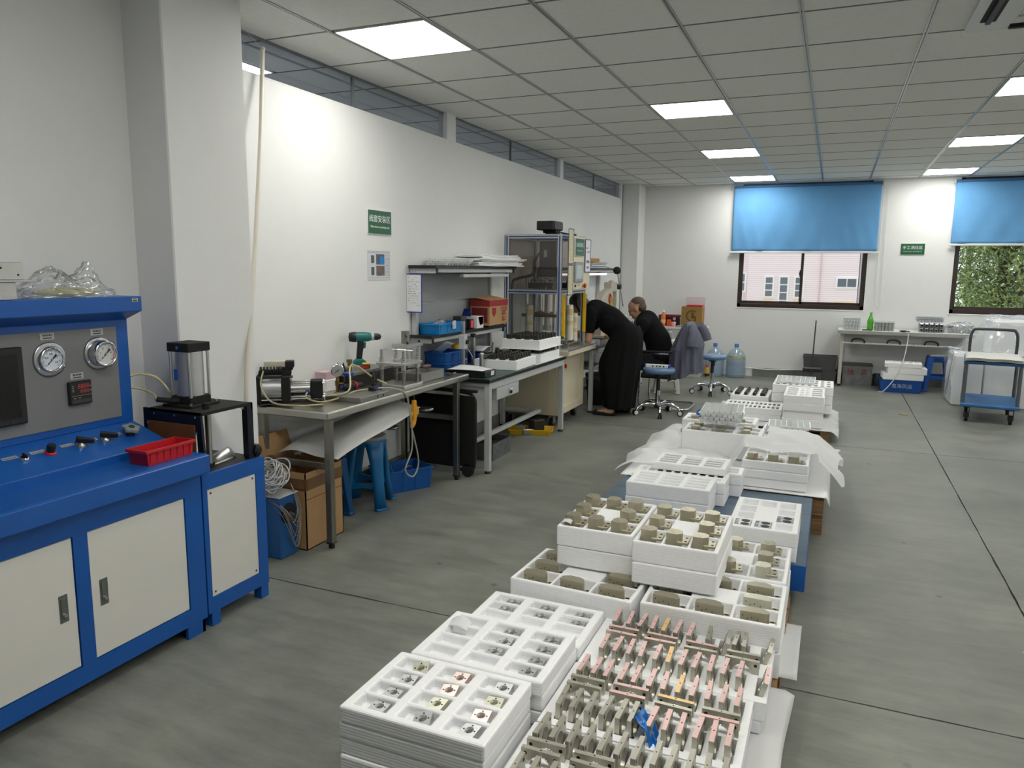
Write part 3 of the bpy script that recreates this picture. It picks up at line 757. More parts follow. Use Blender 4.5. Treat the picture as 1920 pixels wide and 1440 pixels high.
def bagmesh(cx, cy, z, rx, ry, h, sd, rot, peaks):
    rng = random.Random(sd); b = MB(); N, Mr = 56, 26
    ph = [rng.random()*6.28 for _ in range(12)]
    def fn(u, v):
        a = 2*PI*u; r = math.cos(v*PI/2)**.8
        r *= 1+.09*math.sin(4*a+ph[0])+.07*math.sin(7*a+ph[1]+5*v)+.05*math.sin(13*a+ph[2]-7*v)
        x = rx*r*math.cos(a); y = ry*r*math.sin(a); zz = h*math.sin(v*PI/2)
        for px, py, hh, ww in peaks: zz += hh*math.exp(-((x-px)**2+(y-py)**2)/ww**2)*v
        zz += v*.012*abs(math.sin(6*a+ph[3]+5*v))+.006*math.sin(19*a+ph[4]+9*v)*v
        x += .006*math.sin(21*zz/.02+ph[5]); y += .006*math.sin(17*zz/.02+ph[6]+a)
        return (x, y, max(.0005, zz))
    b.grid(fn, N, Mr); return b.xf(TR(cx, cy, z, rot))
BAGM = clear('bag_film', (250, 251, 252), .24, .5, .10)
obj('film', bagmesh(-2.82, 2.06, 1.451, .10, .21, .045, 4, 0, [(-.02, -.06, .075, .07), (.0, .10, .12, .045), (.01, -.14, .03, .05)]), BAGM, t2)
obj('contents', MB().ell((-2.81, 2.06, 1.470), (.07, .14, .019), 20, 8), P('bag_contents', (170, 166, 96), .7, var=.25, vs=25), t2, label='yellowish contents inside the bag')
ALU = P('milled_aluminium', (202, 202, 200), .38, 1.0, var=.08, vs=12)
t3 = thing('machined_bracket', 'stacked milled aluminium bracket at the left photo edge on the bench', 'metal part', (-2.78, 1.72, 1.45))
obj('lower_block', MB().box(-2.86, -2.72, 1.56, 1.80, 1.451, 1.515, .002), ALU, t3)
obj('flange', MB().box(-2.87, -2.70, 1.54, 1.865, 1.515, 1.523, .001), ALU, t3)
obj('upper_block', MB().box(-2.86, -2.735, 1.56, 1.84, 1.523, 1.585, .002), ALU, t3)
for y, z in ((1.82, 1.54), (1.76, 1.565), (1.70, 1.54), (1.74, 1.48)): obj('hole', MB().cyl((-2.737, y, z), (-2.734, y, z), .004, n=10), BLACKM, t3)
# side cabinet
t = thing('side_cabinet', 'narrow blue cabinet with screwed white panel beside the test bench', 'cabinet', (-2.58, 2.52, 0))
obj('body', MB().box(-2.75, -2.445, 2.318, 2.70, .067, .69), BLUEPAINT, t)
f = MB(); f.box(-2.446, -2.42, 2.318, 2.345, .067, .693); f.box(-2.446, -2.42, 2.64, 2.70, .067, .693); f.box(-2.446, -2.42, 2.345, 2.64, .625, .693); f.box(-2.446, -2.42, 2.345, 2.64, .067, .135)
obj('front_frame', f, BLUEPAINT, t)
pn = obj('front_panel', MB().box(-2.44, -2.4235, 2.346, 2.639, .136, .624, .001), OFFW, t, label='off-white screwed panel')
for y in (2.365, 2.62):
    for z in (.155, .605): obj('screw', MB().cyl((-2.4235, y, z), (-2.4215, y, z), .005, n=10), DARK, pn)
for y in (2.34, 2.65):
    for x in (-2.47, -2.72): obj('foot', MB().box(x, x+.045, y, y+.05, 0, .068), BLUEPAINT, t)
obj('top_plate', MB().box(-2.75, -2.44, 2.32, 2.69, .69, .694), P('black_steel', (36, 36, 38), .5, var=.1, vs=9), t)
# pneumatic press frame standing on the side cabinet
BSTEEL = P('blued_steel', (44, 48, 58), .38, .7, var=.15, vs=8)
t = thing('pneumatic_press', 'small press frame with upright aluminium air cylinder beside the bench', 'press', (-2.6, 2.5, .694))
obj('side_plate', MB().prism([(-2.79, .694), (-2.75, .694), (-2.735, .86), (-2.70, .885), (-2.51, .885), (-2.48, .86), (-2.475, .694), (-2.44, .694), (-2.455, .955), (-2.79, .955)], 'y', 2.362, 2.374), BSTEEL, t)
obj('rubber_shield', MB().box(-2.765, -2.485, 2.3575, 2.3615, .70, .90, .001), P('brown_rubber', (120, 72, 40), .7, var=.2, vs=12), t)
obj('side_plate', MB().box(-2.47, -2.445, 2.63, 2.655, .694, .943).box(-2.50, -2.445, 2.655, 2.667, .694, .955).box(-2.75, -2.445, 2.655, 2.667, .925, .955), BSTEEL, t)
obj('top_plate', MB().box(-2.75, -2.445, 2.362, 2.655, .943, .958, .001), BLACKM, t)
obj('gusset', MB().prism([(2.59, .943), (2.655, .943), (2.655, .70), (2.645, .70), (2.645, .90), (2.63, .925)], 'x', -2.47, -2.458), STEEL, t)
obj('guide_rod', MB().cyl((-2.50, 2.447, .70), (-2.50, 2.447, .943), .0135, n=18), P('worn_rod', (176, 174, 168), .3, 1.0), t)
obj('rod_collar', MB().cyl((-2.50, 2.447, .694), (-2.50, 2.447, .712), .021, n=18), BLACKM, t)
for x, y in ((-2.72, 2.361), (-2.60, 2.361), (-2.48, 2.361)): obj('screw', MB().cyl((x, y, .935), (x, y-.004, .935), .005, n=10), CHROME, t)
for x, z in ((-2.76, .89), (-2.475, .865)): obj('screw', MB().cyl((x, 2.361, z), (x, 2.356, z), .006, n=10), CHROME, t)
obj('nut', MB().cyl((-2.50, 2.44, .958), (-2.50, 2.44, .985), .016, n=6), BLACKM, t)
obj('nut', MB().cyl((-2.72, 2.47, .958), (-2.72, 2.47, .985), .016, n=6), P('rusty_steel', (70, 50, 38), .6, .6), t)
cx, cy = -2.635, 2.49
cylr = obj('cylinder_base', MB().box(cx-.085, cx+.085, cy-.085, cy+.085, .958, .970, .002).box(cx-.06, cx+.06, cy-.06, cy+.06, .970, 1.005, .003), BLACKM, t)
obj('barrel', MB().cyl((cx, cy, 1.005), (cx, cy, 1.205), .059, n=32), P('satin_aluminium', (205, 206, 208), .35, .9), cylr)
for sx in (-1, 1):
    for sy in (-1, 1): obj('tie_rod', MB().cyl((cx+sx*.054, cy+sy*.054, 1.0), (cx+sx*.054, cy+sy*.054, 1.21), .0072, n=12), CHROME, cylr)
obj('head', MB().box(cx-.064, cx+.064, cy-.064, cy+.064, 1.203, 1.243, .003), BLACKM, cylr)
obj('port', MB().cyl((cx, cy-.0645, 1.222), (cx, cy-.066, 1.222), .008, n=12), CHROME, cylr)
obj('sticker', MB().box(cx-.032, cx-.012, cy-.0597, cy-.0585, 1.075, 1.125), P('sticker_blue', (40, 92, 190), .5), cylr)
for sx in (-1, 1):
    for sy in (-1, 1): obj('bolt', MB().cyl((cx+sx*.073, cy+sy*.073, .970), (cx+sx*.073, cy+sy*.073, .979), .007, n=10), GREYMETAL, cylr)
obj('fitting', MB().cyl((cx-.03, cy-.085, .987), (cx-.055, cy-.14, 1.0), .012, n=12).cyl((cx-.01, cy-.06, .985), (cx-.03, cy-.09, .987), .014, n=12), BLACKM, cylr)
HOSE = clear('hose_plastic', (236, 232, 196), .45, .3, .15, (222, 218, 184))
for k, pts in enumerate(([(-2.80, 2.31, 1.10), (-2.79, 2.36, 1.105), (-2.76, 2.42, 1.08), (-2.71, 2.44, 1.02), (-2.705, 2.44, .985)], [(-2.80, 2.31, 1.05), (-2.78, 2.35, 1.04), (-2.72, 2.36, 1.02), (cx-.055, cy-.14, 1.0)])):
    obj('air_hose', MB().tube(seg_pts(pts, 8), .006, 8), HOSE, None, ('upper' if k == 0 else 'lower')+' clear air hose looping from the bench to the press cylinder', 'hose')
t = thing('small_cooling_fan', 'small black square fan lying behind the press frame on the side cabinet', 'fan', (-2.47, 2.69, .694))
t.location = (-2.468, 2.678, .694)
obj('housing', MB().box(-2.50, -2.438, 2.67, 2.695, .694, .752, .003), BLACK, t)
obj('rotor', MB().lathe([(.024, 0), (.024, .003), (.010, .004), (.010, .006)], (-2.438, 2.682, .723), 20, 'x'), BLACKM, t)
sh = MB().grid(lambda u, v: (-2.60+.10*u, 2.47+.14*v, .697+.05*math.sin(PI*u)*(.4+.6*v)), 10, 8)
o = obj('curled_sheet', sh, GREYMETAL, None, 'curled thin grey sheet lying inside the press frame', 'metal sheet')
o.modifiers.new('thickness', 'SOLIDIFY').thickness = .001
# leaning white pipe
pp = seg_pts([(-2.70, 2.86, .0), (-2.725, 2.93, .89), (-2.75, 2.99, 1.17), (-2.83, 3.16, 1.70), (-2.95, 3.37, 2.28), (-3.03, 3.505, 2.775)], 6)
t = thing('leaning_pipe', 'long white plastic pipe leaning against the wall beside the column', 'pipe', (-2.70, 2.86, 0))
obj('pipe', MB().tube(pp, .0125, 12), P('pvc_cream', (224, 218, 206), .4), t)
obj('end_cap', MB().cyl(pp[-1], pp[-1]+Vector((-.003, .006, .012)), .014, n=12), P('pvc_cream', (224, 218, 206)), t)
obj('pull_wire', MB().tube(seg_pts([pp[-1], pp[-1]+Vector((-.005, -.04, .03)), pp[-1]+Vector((-.008, -.12, .07))], 5), .0012, 5), LGREY, t)
# ================================================================== STEEL TABLE
TZ = .79
t = thing('steel_work_table', 'stainless steel work table with square legs along the left wall', 'table', (-2.76, 4.16, 0))
tp = MB().box(-3.03, -2.495, 3.29, 5.03, TZ-.045, TZ, .006)
obj('tabletop', tp, STEEL, t, bevel=.003)
LEGS = P('leg_steel', (150, 148, 138), .34, 1.0, var=.2, vs=6, stretch=(1, 1, .2))
for x in (-3.0, -2.545):
    for y in (3.315, 4.855):
        l = obj('leg', MB().box(x, x+.04, y, y+.04, .035, TZ-.045, .003), LEGS, t)
        obj('adjustable_foot', MB().cyl((x+.02, y+.02, 0), (x+.02, y+.02, .028), .017, n=14).box(x-.003, x+.043, y-.003, y+.043, .028, .037, .002), BLACK, l)
for y in (3.32, 4.86): obj('side_rail', MB().box(-2.96, -2.545, y, y+.03, .455, .495, .002), LEGS, t)
obj('back_rail', MB().box(-2.99, -2.96, 3.35, 4.86, .455, .495, .002), LEGS, t)
# ---- booster pump lying on a rag
PM = TR(-2.885, 3.445, TZ, 36)
t = thing('booster_pump', 'black and silver air driven booster pump on the steel table', 'pump', tuple(PM @ Vector((0, 0, 0))))
obj('drive_cylinder', MB().cyl((-.15, 0, .09), (-.03, 0, .09), .072, n=32).xf(PM), P('satin_aluminium', (205, 206, 208)), t)
obj('drive_flange', MB().box(-.035, .015, -.078, .078, .01, .168, .006).xf(PM), BLACKM, t)
obj('drive_flange', MB().box(-.175, -.145, -.078, .078, .01, .168, .006).xf(PM), BLACKM, t)
obj('pump_barrel', MB().cyl((.0, 0, .085), (.14, 0, .085), .036, n=28).xf(PM), GREYMETAL, t)
obj('end_block', MB().box(.125, .195, -.052, .052, .03, .135, .006).xf(PM), BLACKM, t)
for sy in (-1, 1):
    for z in (.042, .122):
        obj('tie_rod', MB().cyl((-.03, sy*.042, z), (.205, sy*.042, z), .006, n=10).xf(PM), CHROME, t)
        obj('nut', MB().cyl((.195, sy*.042, z), (.207, sy*.042, z), .010, n=6).xf(PM), CHROME, t)
for sy in (-1, 1):
    for z in (.03, .148):
        obj('tie_rod', MB().cyl((-.16, sy*.065, z), (.0, sy*.065, z), .006, n=10).xf(PM), CHROME, t)
        obj('nut', MB().cyl((.013, sy*.062, z), (.025, sy*.062, z), .011, n=6).xf(PM), CHROME, t)
obj('valve_block', MB().box(-.16, .02, -.035, .035, .168, .198, .004).box(-.06, .03, -.03, .03, .198, .215, .003).xf(PM), BLACKM, t)
obj('pilot_valve', MB().box(-.13, -.01, -.02, .025, .215, .250, .003).xf(PM), P('cream_plastic', (206, 200, 184), .5), t)
obj('solenoid', MB().box(-.012, .038, -.03, .03, .212, .252, .004).xf(PM), BLACK, t)
sil = MB()
for k in range(7): sil.cyl((-.15+k*.018, -.045, .205), (-.138+k*.018, -.045, .205), .018, n=14)
obj('exhaust_silencer', sil.xf(PM), BLACK, t)
obj('air_port', MB().cyl((.11, -.052, .075), (.11, -.09, .078), .012, n=12).xf(PM), GREYMETAL, t)
obj('port_ring', MB().cyl((.11, -.09, .078), (.11, -.097, .0785), .013, n=12).xf(PM), P('fitting_blue', (40, 52, 150), .4), t)
rag = MB().grid(lambda u, v: (PM @ Vector((-.16+.36*u, -.10+.19*v, .004+.010*abs(math.sin(9*u+5*v))*abs(math.cos(7*v-3*u))))), 26, 18)
o = obj('rag', rag, P('dark_rag', (62, 54, 52), .95, var=.3, vs=20), None, 'dark greasy rag spread under the booster pump', 'rag'); o.modifiers.new('thickness', 'SOLIDIFY').thickness = .003
# pump hoses
p1 = [PM @ Vector(a) for a in ((-.13, -.06, .2), (-.14, -.11, .12), (-.08, -.13, .03), (.06, -.16, .012), (.2, -.14, .012))]
obj('air_tube', MB().tube(seg_pts(p1, 8), .005, 8), HOSE, None, 'clear tube curling down from the pump silencer onto the steel table', 'hose')
a0 = PM @ Vector((.11, -.097, .0785))
obj('air_tube', MB().tube(seg_pts([a0, a0+Vector((.01, -.02, -.03)), (-2.70, 3.50, TZ+.012), (-2.66, 3.62, TZ+.02), (-2.66, 3.78, TZ+.036), (-2.62, 3.90, TZ+.04)], 8), .005, 8), HOSE, None, 'clear tube running from the pump port across the table to the valve plate', 'hose')
obj('air_tube', MB().tube(seg_pts([PM @ Vector((.2, -.02, .04)), (-2.66, 3.72, TZ+.05), (-2.74, 3.85, TZ+.17), (-2.74, 3.93, TZ+.17), (-2.68, 4.02, TZ+.09), (-2.62, 4.08, TZ+.045)], 8), .006, 8), HOSE, None, 'clear tube arched high above the steel table behind the regulator', 'hose')
# gauge on its fitting stack
gx, gy = -2.80, 3.80
t = thing('gauge_manifold', 'round pressure gauge on brass fittings standing on the steel table', 'gauge', (gx, gy, TZ))
BRASS = P('brass', (150, 128, 78), .35, 1.0)
obj('fitting_stack', MB().cyl((gx, gy, TZ), (gx, gy, TZ+.02), .02, n=6).cyl((gx, gy, TZ+.02), (gx, gy, TZ+.06), .011, n=12).cyl((gx, gy, TZ+.06), (gx, gy, TZ+.09), .015, n=6).cyl((gx, gy, TZ+.09), (gx, gy, TZ+.115), .01, n=12), BRASS, t)
gM = Matrix.Translation((gx, gy, TZ+.155)) @ Matrix.Rotation(math.radians(-35), 4, 'Z')
obj('case', MB().lathe([(.040, -.022), (.042, .0), (.042, .012), (.036, .014)], (0, 0, 0), 28, 'x').xf(gM), CHROME, t)
obj('dial', MB().lathe([(0.0001, .0125), (.037, .0125)], (0, 0, 0), 28, 'x').xf(gM), P('dial_white', (214, 222, 232)), t)
nd = MB(); nd.add([gM @ Vector(a) for a in ((.0142, -.026, -.02), (.0142, .003, -.002), (.0142, .012, .010), (.0142, -.002, .003))], [(0, 1, 2, 3)])
for i in range(25):
    a = math.radians(225-270*i/24); d = Vector((0, math.cos(a), math.sin(a))); s_ = Vector((0, -math.sin(a), math.cos(a)))*.0006
    nd.add([gM @ (Vector((.0136, 0, 0))+d*.028-s_), gM @ (Vector((.0136, 0, 0))+d*.034-s_), gM @ (Vector((.0136, 0, 0))+d*.034+s_), gM @ (Vector((.0136, 0, 0))+d*.028+s_)], [(0, 1, 2, 3)])
obj('needle_and_scale', nd, INK, t)
obj('valve_body', MB().box(gx+.02, gx+.075, gy+.03, gy+.085, TZ+.05, TZ+.085, .003).cyl((gx+.045, gy+.055, TZ+.085), (gx+.045, gy+.055, TZ+.12), .008, n=10), P('bronze', (92, 66, 40), .4, .8), t)
obj('hand_wheel', MB().cyl((gx+.045, gy+.055, TZ+.12), (gx+.045, gy+.055, TZ+.137), .034, n=24), P('wheel_blue', (28, 56, 160), .4), t, bevel=.004)
obj('pipe_arm', MB().cyl((gx, gy, TZ+.07), (gx+.03, gy+.05, TZ+.07), .008, n=10), BRASS, t)
# pink foam boxes behind
t = thing('foam_block_stack', 'small white foam block with a pink one on top behind the gauge', 'foam block', (-2.97, 3.93, TZ))
obj('white_block', MB().box(-3.03, -2.93, 3.86, 4.0, TZ, TZ+.075, .004), FOAM, t); obj('pink_block', MB().box(-3.025, -2.94, 3.87, 3.99, TZ+.075, TZ+.125, .004), P('pink_foam', (206, 176, 186), .8), t)
# dark riser box with a plate on it
t = thing('riser_box', 'long dark riser box with a grey top plate at the back of the table', 'box', (-2.94, 4.38, TZ))
obj('box', MB().box(-3.03, -2.86, 4.02, 4.74, TZ, TZ+.085, .002), P('dark_brown_steel', (54, 48, 44), .5, .4, var=.2, vs=6), t)
obj('top_plate', MB().box(-3.035, -2.85, 4.0, 4.5, TZ+.085, TZ+.105, .002), P('grey_plate', (146, 146, 142), .4, .8, var=.1, vs=8), t)
RZT = TZ+.105
t = thing('aluminium_manifold', 'small aluminium manifold with brass fittings beside the drill', 'manifold', (-2.93, 4.12, RZT))
obj('block', MB().box(-2.97, -2.90, 4.10, 4.19, RZT, RZT+.032, .002), ALU, t)
obj('side_fitting', MB().cyl((-2.935, 4.10, RZT+.016), (-2.935, 4.05, RZT+.016), .010, n=10).cyl((-2.935, 4.075, RZT+.016), (-2.935, 4.062, RZT+.016), .014, n=6), BRASS, t)
obj('top_fitting', MB().cyl((-2.945, 4.135, RZT+.032), (-2.945, 4.135, RZT+.07), .014, n=6).cyl((-2.945, 4.135, RZT+.055), (-2.945, 4.135, RZT+.075), .020, n=14), BRASS, t)
t = thing('threaded_studs', 'pair of dark cone shaped studs behind the gauge', 'metal part', (-2.95, 4.035, RZT))
for k in (0, 1): obj('cone', MB().lathe([(.016, 0), (.016, .02), (.013, .03), (.004, .06), (.0005, .065)], (-2.955+.03*k, 4.02+.02*k, RZT), 14), BLACKM, t)
# cordless drill
DM = TR(-2.945, 4.265, RZT, 40)
TEAL = P('teal_plastic', (22, 112, 108), .42)
t = thing('cordless_drill', 'teal and black cordless drill standing upright on its battery', 'drill', tuple(DM @ Vector((0, 0, 0))))
obj('battery', MB().box(-.052, .062, -.034, .034, 0, .028, .006).xf(DM), BLACK, t, bevel=.003)
obj('battery_label', MB().box(-.02, .05, -.0345, -.033, .004, .018).xf(DM), RED, t)
obj('battery_clip', MB().box(.005, .062, -.035, .035, .026, .042, .006).xf(DM), YELLOW, t)
obj('foot', MB().prism([(-.05, .028), (.045, .028), (.035, .05), (.012, .066), (-.028, .066), (-.05, .05)], 'y', -.03, .03).xf(DM), TEAL, t, bevel=.006)
obj('grip', MB().prism([(-.03, .06), (.008, .06), (.026, .18), (-.018, .19)], 'y', -.018, .018).xf(DM), BLACK, t, bevel=.008)
obj('motor_housing', MB().lathe([(.001, -.075), (.028, -.07), (.034, -.045), (.034, .03), (.03, .06), (.024, .075)], (0, 0, .215), 20, 'x').xf(DM), TEAL, t)
obj('rear_cap', MB().lathe([(.001, -.079), (.030, -.074), (.0355, -.045), (.0355, -.03)], (0, 0, .215), 20, 'x').xf(DM), BLACK, t)
obj('clutch_ring', MB().cyl((.075, 0, .215), (.092, 0, .215), .026, n=20).xf(DM), LGREY, t)
obj('chuck', MB().lathe([(.022, .092), (.024, .115), (.018, .135), (.008, .142)], (0, 0, .215), 18, 'x').xf(DM), BLACK, t)
obj('trigger', MB().prism([(.018, .135), (.036, .14), (.038, .178), (.022, .178)], 'y', -.009, .009).xf(DM), TEAL, t, bevel=.003)
# spring fixture with two plates
fx0, fy0, fw_ = -2.675, 4.33, .085
t = thing('spring_post_fixture', 'aluminium plate fixture on four spring posts on the steel table', 'fixture', (fx0, fy0, TZ))
obj('base_plate', MB().box(fx0-.11, fx0+.11, fy0-.12, fy0+.12, TZ, TZ+.016, .002), ALU, t)
pz = TZ+.145
obj('moving_plate', MB().box(fx0-.11, fx0+.11, fy0-.12, fy0+.12, pz, pz+.018, .002), ALU, t)
obj('centre_disc', MB().cyl((fx0, fy0, pz+.018), (fx0, fy0, pz+.028), .045, n=28).cyl((fx0, fy0, pz-.022), (fx0, fy0, pz), .042, n=28), ALU, t)
for sx in (-1, 1):
    for sy in (-1, 1):
        px, py = fx0+sx*.085, fy0+sy*.09
        po = obj('post', MB().cyl((px, py, TZ+.016), (px, py, pz+.10), .0085, n=12), P('post_steel', (150, 150, 150), .3, 1.0), t)
        obj('collar', MB().cyl((px, py, pz-.03), (px, py, pz), .017, n=14).cyl((px, py, pz+.018), (px, py, pz+.034), .016, n=14).cyl((px, py, pz+.04), (px, py, pz+.05), .018, n=6), ALU, po)
        sp = [(px+.0135*math.cos(a), py+.0135*math.sin(a), TZ+.016+(pz-.03-TZ-.016)*i/90) for i in range(91) for a in [i*2*PI/10]]
        obj('spring', MB().tube(sp, .0022, 5), P('spring_steel', (170, 170, 168), .3, 1.0), po)
        rg = MB()
        for k in range(4): rg.cyl((px, py, pz+.058+k*.012), (px, py, pz+.066+k*.012), .0105, n=12)
        obj('thread_rings', rg, GREYMETAL, po)
t = thing('hex_keys', 'two thin bright hex keys resting across the spring fixture', 'hex key', (fx0, fy0, pz+.1))
obj('long_key', MB().tube([(fx0-.09, fy0-.10, pz+.103), (fx0-.02, fy0-.03, pz+.098), (fx0-.02, fy0-.03, pz+.06)], .003, 6), CHROME, t)
obj('second_key', MB().tube([(fx0-.01, fy0-.04, pz+.102), (fx0+.09, fy0+.02, pz+.092)], .003, 6), CHROME, t)
# second fixture, with a T handle
qx, qy = -2.93, 4.86
t = thing('clamp_fixture', 'grey clamp fixture with round boss and cross bar behind the spring fixture', 'fixture', (qx, qy, TZ))
obj('base', MB().box(qx-.07, qx+.07, qy-.11, qy+.11, TZ, TZ+.04, .002), ALU, t)
for sx in (-1, 1):
    for sy in (-1, 1): obj('pillar', MB().cyl((qx+sx*.05, qy+sy*.085, TZ+.04), (qx+sx*.05, qy+sy*.085, TZ+.20), .011, n=12), ALU, t)
obj('bridge', MB().box(qx-.065, qx+.065, qy-.12, qy+.12, TZ+.20, TZ+.228, .002), ALU, t)
obj('boss', MB().cyl((qx, qy-.03, TZ+.228), (qx, qy-.03, TZ+.32), .032, n=24), P('grey_cast', (140, 140, 136), .45, .8), t)
obj('cross_bar', MB().cyl((qx+.05, qy-.10, TZ+.285), (qx-.05, qy+.04, TZ+.295), .007, n=10), DARK, t)
for sy in (-1, 1): obj('screw', MB().cyl((qx+.05, qy+sy*.085, TZ+.228), (qx+.05, qy+sy*.085, TZ+.245), .008, n=8), BLACKM, t)
# clear acrylic box, red tray, tools
t = thing('acrylic_box', 'open frosted acrylic box at the far end of the steel table', 'box', (-2.665, 4.62, TZ))
ab = MB(); A0, A1, A2, A3 = -2.76, -2.575, 4.44, 4.78
ab.box(A0, A1, A2, A2+.008, TZ, TZ+.065); ab.box(A0, A1, A3-.008, A3, TZ, TZ+.065); ab.box(A0, A0+.008, A2, A3, TZ, TZ+.065); ab.box(A1-.008, A1, A2, A3, TZ, TZ+.065); ab.box(A0, A1, A2, A3, TZ, TZ+.006)
obj('walls', ab, clear('frosted_acrylic', (200, 200, 196), .45, .3, .3, (176, 178, 176)), t)
obj('inner_block', MB().box(A0+.02, A1-.02, A2+.03, A3-.12, TZ+.006, TZ+.045, .002), P('grey_plate', (146, 146, 142)), t)
bin_box('shallow_tray', TR(-2.86, 4.83, TZ, 20), .17, .11, .028, RED, 'shallow red tray at the back of the steel table', ribs=2)
t = thing('pliers', 'dark pliers lying at the far end of the steel table', 'pliers', (-2.60, 4.92, TZ))
obj('handle', MB().tube([(-2.62, 4.86, TZ+.006), (-2.60, 4.91, TZ+.008), (-2.59, 4.95, TZ+.008)], .005, 6), BLACK, t); obj('handle', MB().tube([(-2.585, 4.86, TZ+.006), (-2.592, 4.91, TZ+.008), (-2.59, 4.95, TZ+.008)], .005, 6), BLACK, t)
obj('jaws', MB().box(-2.597, -2.583, 4.945, 4.985, TZ+.002, TZ+.012, .003), STEEL, t)
t = thing('deburring_tool', 'wooden handled tool with dark blade leaning on the acrylic box', 'hand tool', (-2.75, 4.70, TZ+.066))
obj('handle', MB().box(-2.72, -2.69, 4.70, 4.80, TZ+.066, TZ+.088, .006), P('brown_wood', (110, 78, 66), .6), t); obj('blade', MB().tube([(-2.80, 4.55, TZ+.072), (-2.75, 4.62, TZ+.074), (-2.71, 4.71, TZ+.078)], .006, 6), BLACKM, t)
# valve plate with levers and regulator
t = thing('valve_plate', 'flat grey plate with two black toggle valves on the table front', 'valve plate', (-2.64, 3.78, TZ))
obj('plate', MB().box(-2.76, -2.505, 3.62, 3.93, TZ, TZ+.030, .002), P('grey_plate', (146, 146, 142)), t)
for y in (3.80, 3.86): obj('side_hole', MB().cyl((-2.506, y, TZ+.014), (-2.503, y, TZ+.014), .006, n=10), BLACKM, t)
for k, (x, y) in enumerate(((-2.60, 3.90), (-2.66, 4.02))):
    v = obj('toggle_valve', MB().box(x-.02, x+.02, y-.035, y+.04, TZ+.030*(k == 0), TZ+.056, .004), BLACK, t)
    obj('lever', MB().lathe([(.008, 0), (.006, .03), (.009, .06), (.0075, .085), (.001, .088)], (x, y, TZ+.054), 12), BLACK, v)
    obj('push_fitting', MB().cyl((x+.02, y-.02, TZ+.042), (x+.035, y-.02, TZ+.042), .008, n=10), P('fitting_blue', (40, 52, 150)), v)
t = thing('pressure_regulator', 'black air regulator with red ring lying behind the valve plate', 'regulator', (-2.74, 3.84, TZ+.03))
rx_, ry_, rz_ = -2.735, 3.84, TZ+.055
obj('body', MB().cyl((rx_-.02, ry_-.05, rz_), (rx_+.01, ry_+.03, rz_), .022, n=16).box(rx_-.02, rx_+.02, ry_-.03, ry_+.01, TZ+.030, rz_, .003), BLACK, t)
obj('red_ring', MB().cyl((rx_+.010, ry_+.030, rz_), (rx_+.014, ry_+.042, rz_), .025, n=18), RED, t)
obj('knob', MB().cyl((rx_+.014, ry_+.042, rz_), (rx_+.030, ry_+.085, rz_), .020, .016, n=16), BLACK, t)
obj('cap', MB().cyl((rx_-.03, ry_+.02, rz_+.02), (rx_-.03, ry_+.02, rz_+.062), .021, n=16), BLACK, t)
obj('blue_fitting', MB().cyl((rx_-.024, ry_-.06, rz_), (rx_-.02, ry_-.05, rz_), .012, n=12), P('fitting_blue', (40, 52, 150)), t)
# air gun hanging at the table edge
t = thing('air_blow_gun', 'yellow plastic air blow gun hanging below the table edge', 'air gun', (-2.51, 4.20, .60))
GM = TR(-2.500, 4.22, .63, 90, 0, 0)
ORANGE = P('orange_yellow_plastic', (214, 154, 24), .45)
obj('body', MB().prism([(-.012, .085), (.012, .085), (.02, .04), (.045, .03), (.045, -.01), (.022, -.02), (.004, -.075), (-.03, -.10), (-.042, -.085), (-.022, -.045), (-.022, .03)], 'y', -.012, .012).xf(GM), ORANGE, t, bevel=.004)
obj('trigger', MB().prism([(-.022, .01), (-.045, -.01), (-.05, -.05), (-.045, -.05), (-.034, -.015), (-.02, -.005)], 'y', -.007, .007).xf(GM), ORANGE, t)
obj('nozzle', MB().cyl((0, 0, .085), (0, 0, .12), .004, n=8).xf(GM), DARK, t)
gs = [(-2.60, 3.88, TZ+.045), (-2.54, 4.02, TZ+.03), (-2.49, 4.10, TZ-.02), (-2.485, 4.15, .60), (-2.49, 4.17, .40), (-2.50, 4.10, .27), (-2.50, 4.20, .20), (-2.50, 4.27, .28), (-2.50, 4.22, .45), (-2.505, 4.19, .535)]
obj('air_gun_hose', MB().tube(seg_pts(gs, 8), .0055, 8), P('grey_hose', (168, 166, 158), .4), None, 'grey hose looping down under the steel table to the yellow air gun', 'hose')
# ================================================================== UNDER THE TABLE
t = thing('cardboard_box', 'tall open cardboard box standing under the steel table', 'box', (-2.80, 3.40, 0))
b = MB(); X0, X1, Y0, Y1, H = -2.955, -2.62, 3.24, 3.58, .445
for (a, b2, c, d) in ((X0, X1, Y0, Y0+.006), (X0, X1, Y1-.006, Y1), (X0, X0+.006, Y0, Y1), (X1-.006, X1, Y0, Y1)): b.box(a, b2, c, d, 0, H)
b.box(X0, X1, Y0, Y1, 0, .006)
obj('carton', b, CARD, t)
obj('flap', MB().add([(X0, Y0+.02, H), (X0, Y1-.02, H), (X0-.02, Y1-.06, H+.17), (X0-.02, Y0+.0, H+.17)], [(0, 1, 2, 3)]).add([(X0+.005, Y0+.02, H), (X0+.005, Y1-.02, H), (X0-.015, Y1-.06, H+.17), (X0-.015, Y0, H+.17)], [(3, 2, 1, 0)]), CARD, t)
obj('flap', MB().add([(X0+.03, Y1, H), (X1-.03, Y1, H), (X1-.05, Y1+.12, H+.09), (X0+.05, Y1+.12, H+.09)], [(0, 1, 2, 3), (3, 2, 1, 0)]), CARD, t)
tape = clear('packing_tape', (226, 206, 170), .12, .5, .12, (190, 160, 110))
obj('tape', MB().box(X1, X1+.0015, Y0, Y1, H-.10, H-.035).box(X0, X1, Y0-.0015, Y0, H-.10, H-.035), tape, t)
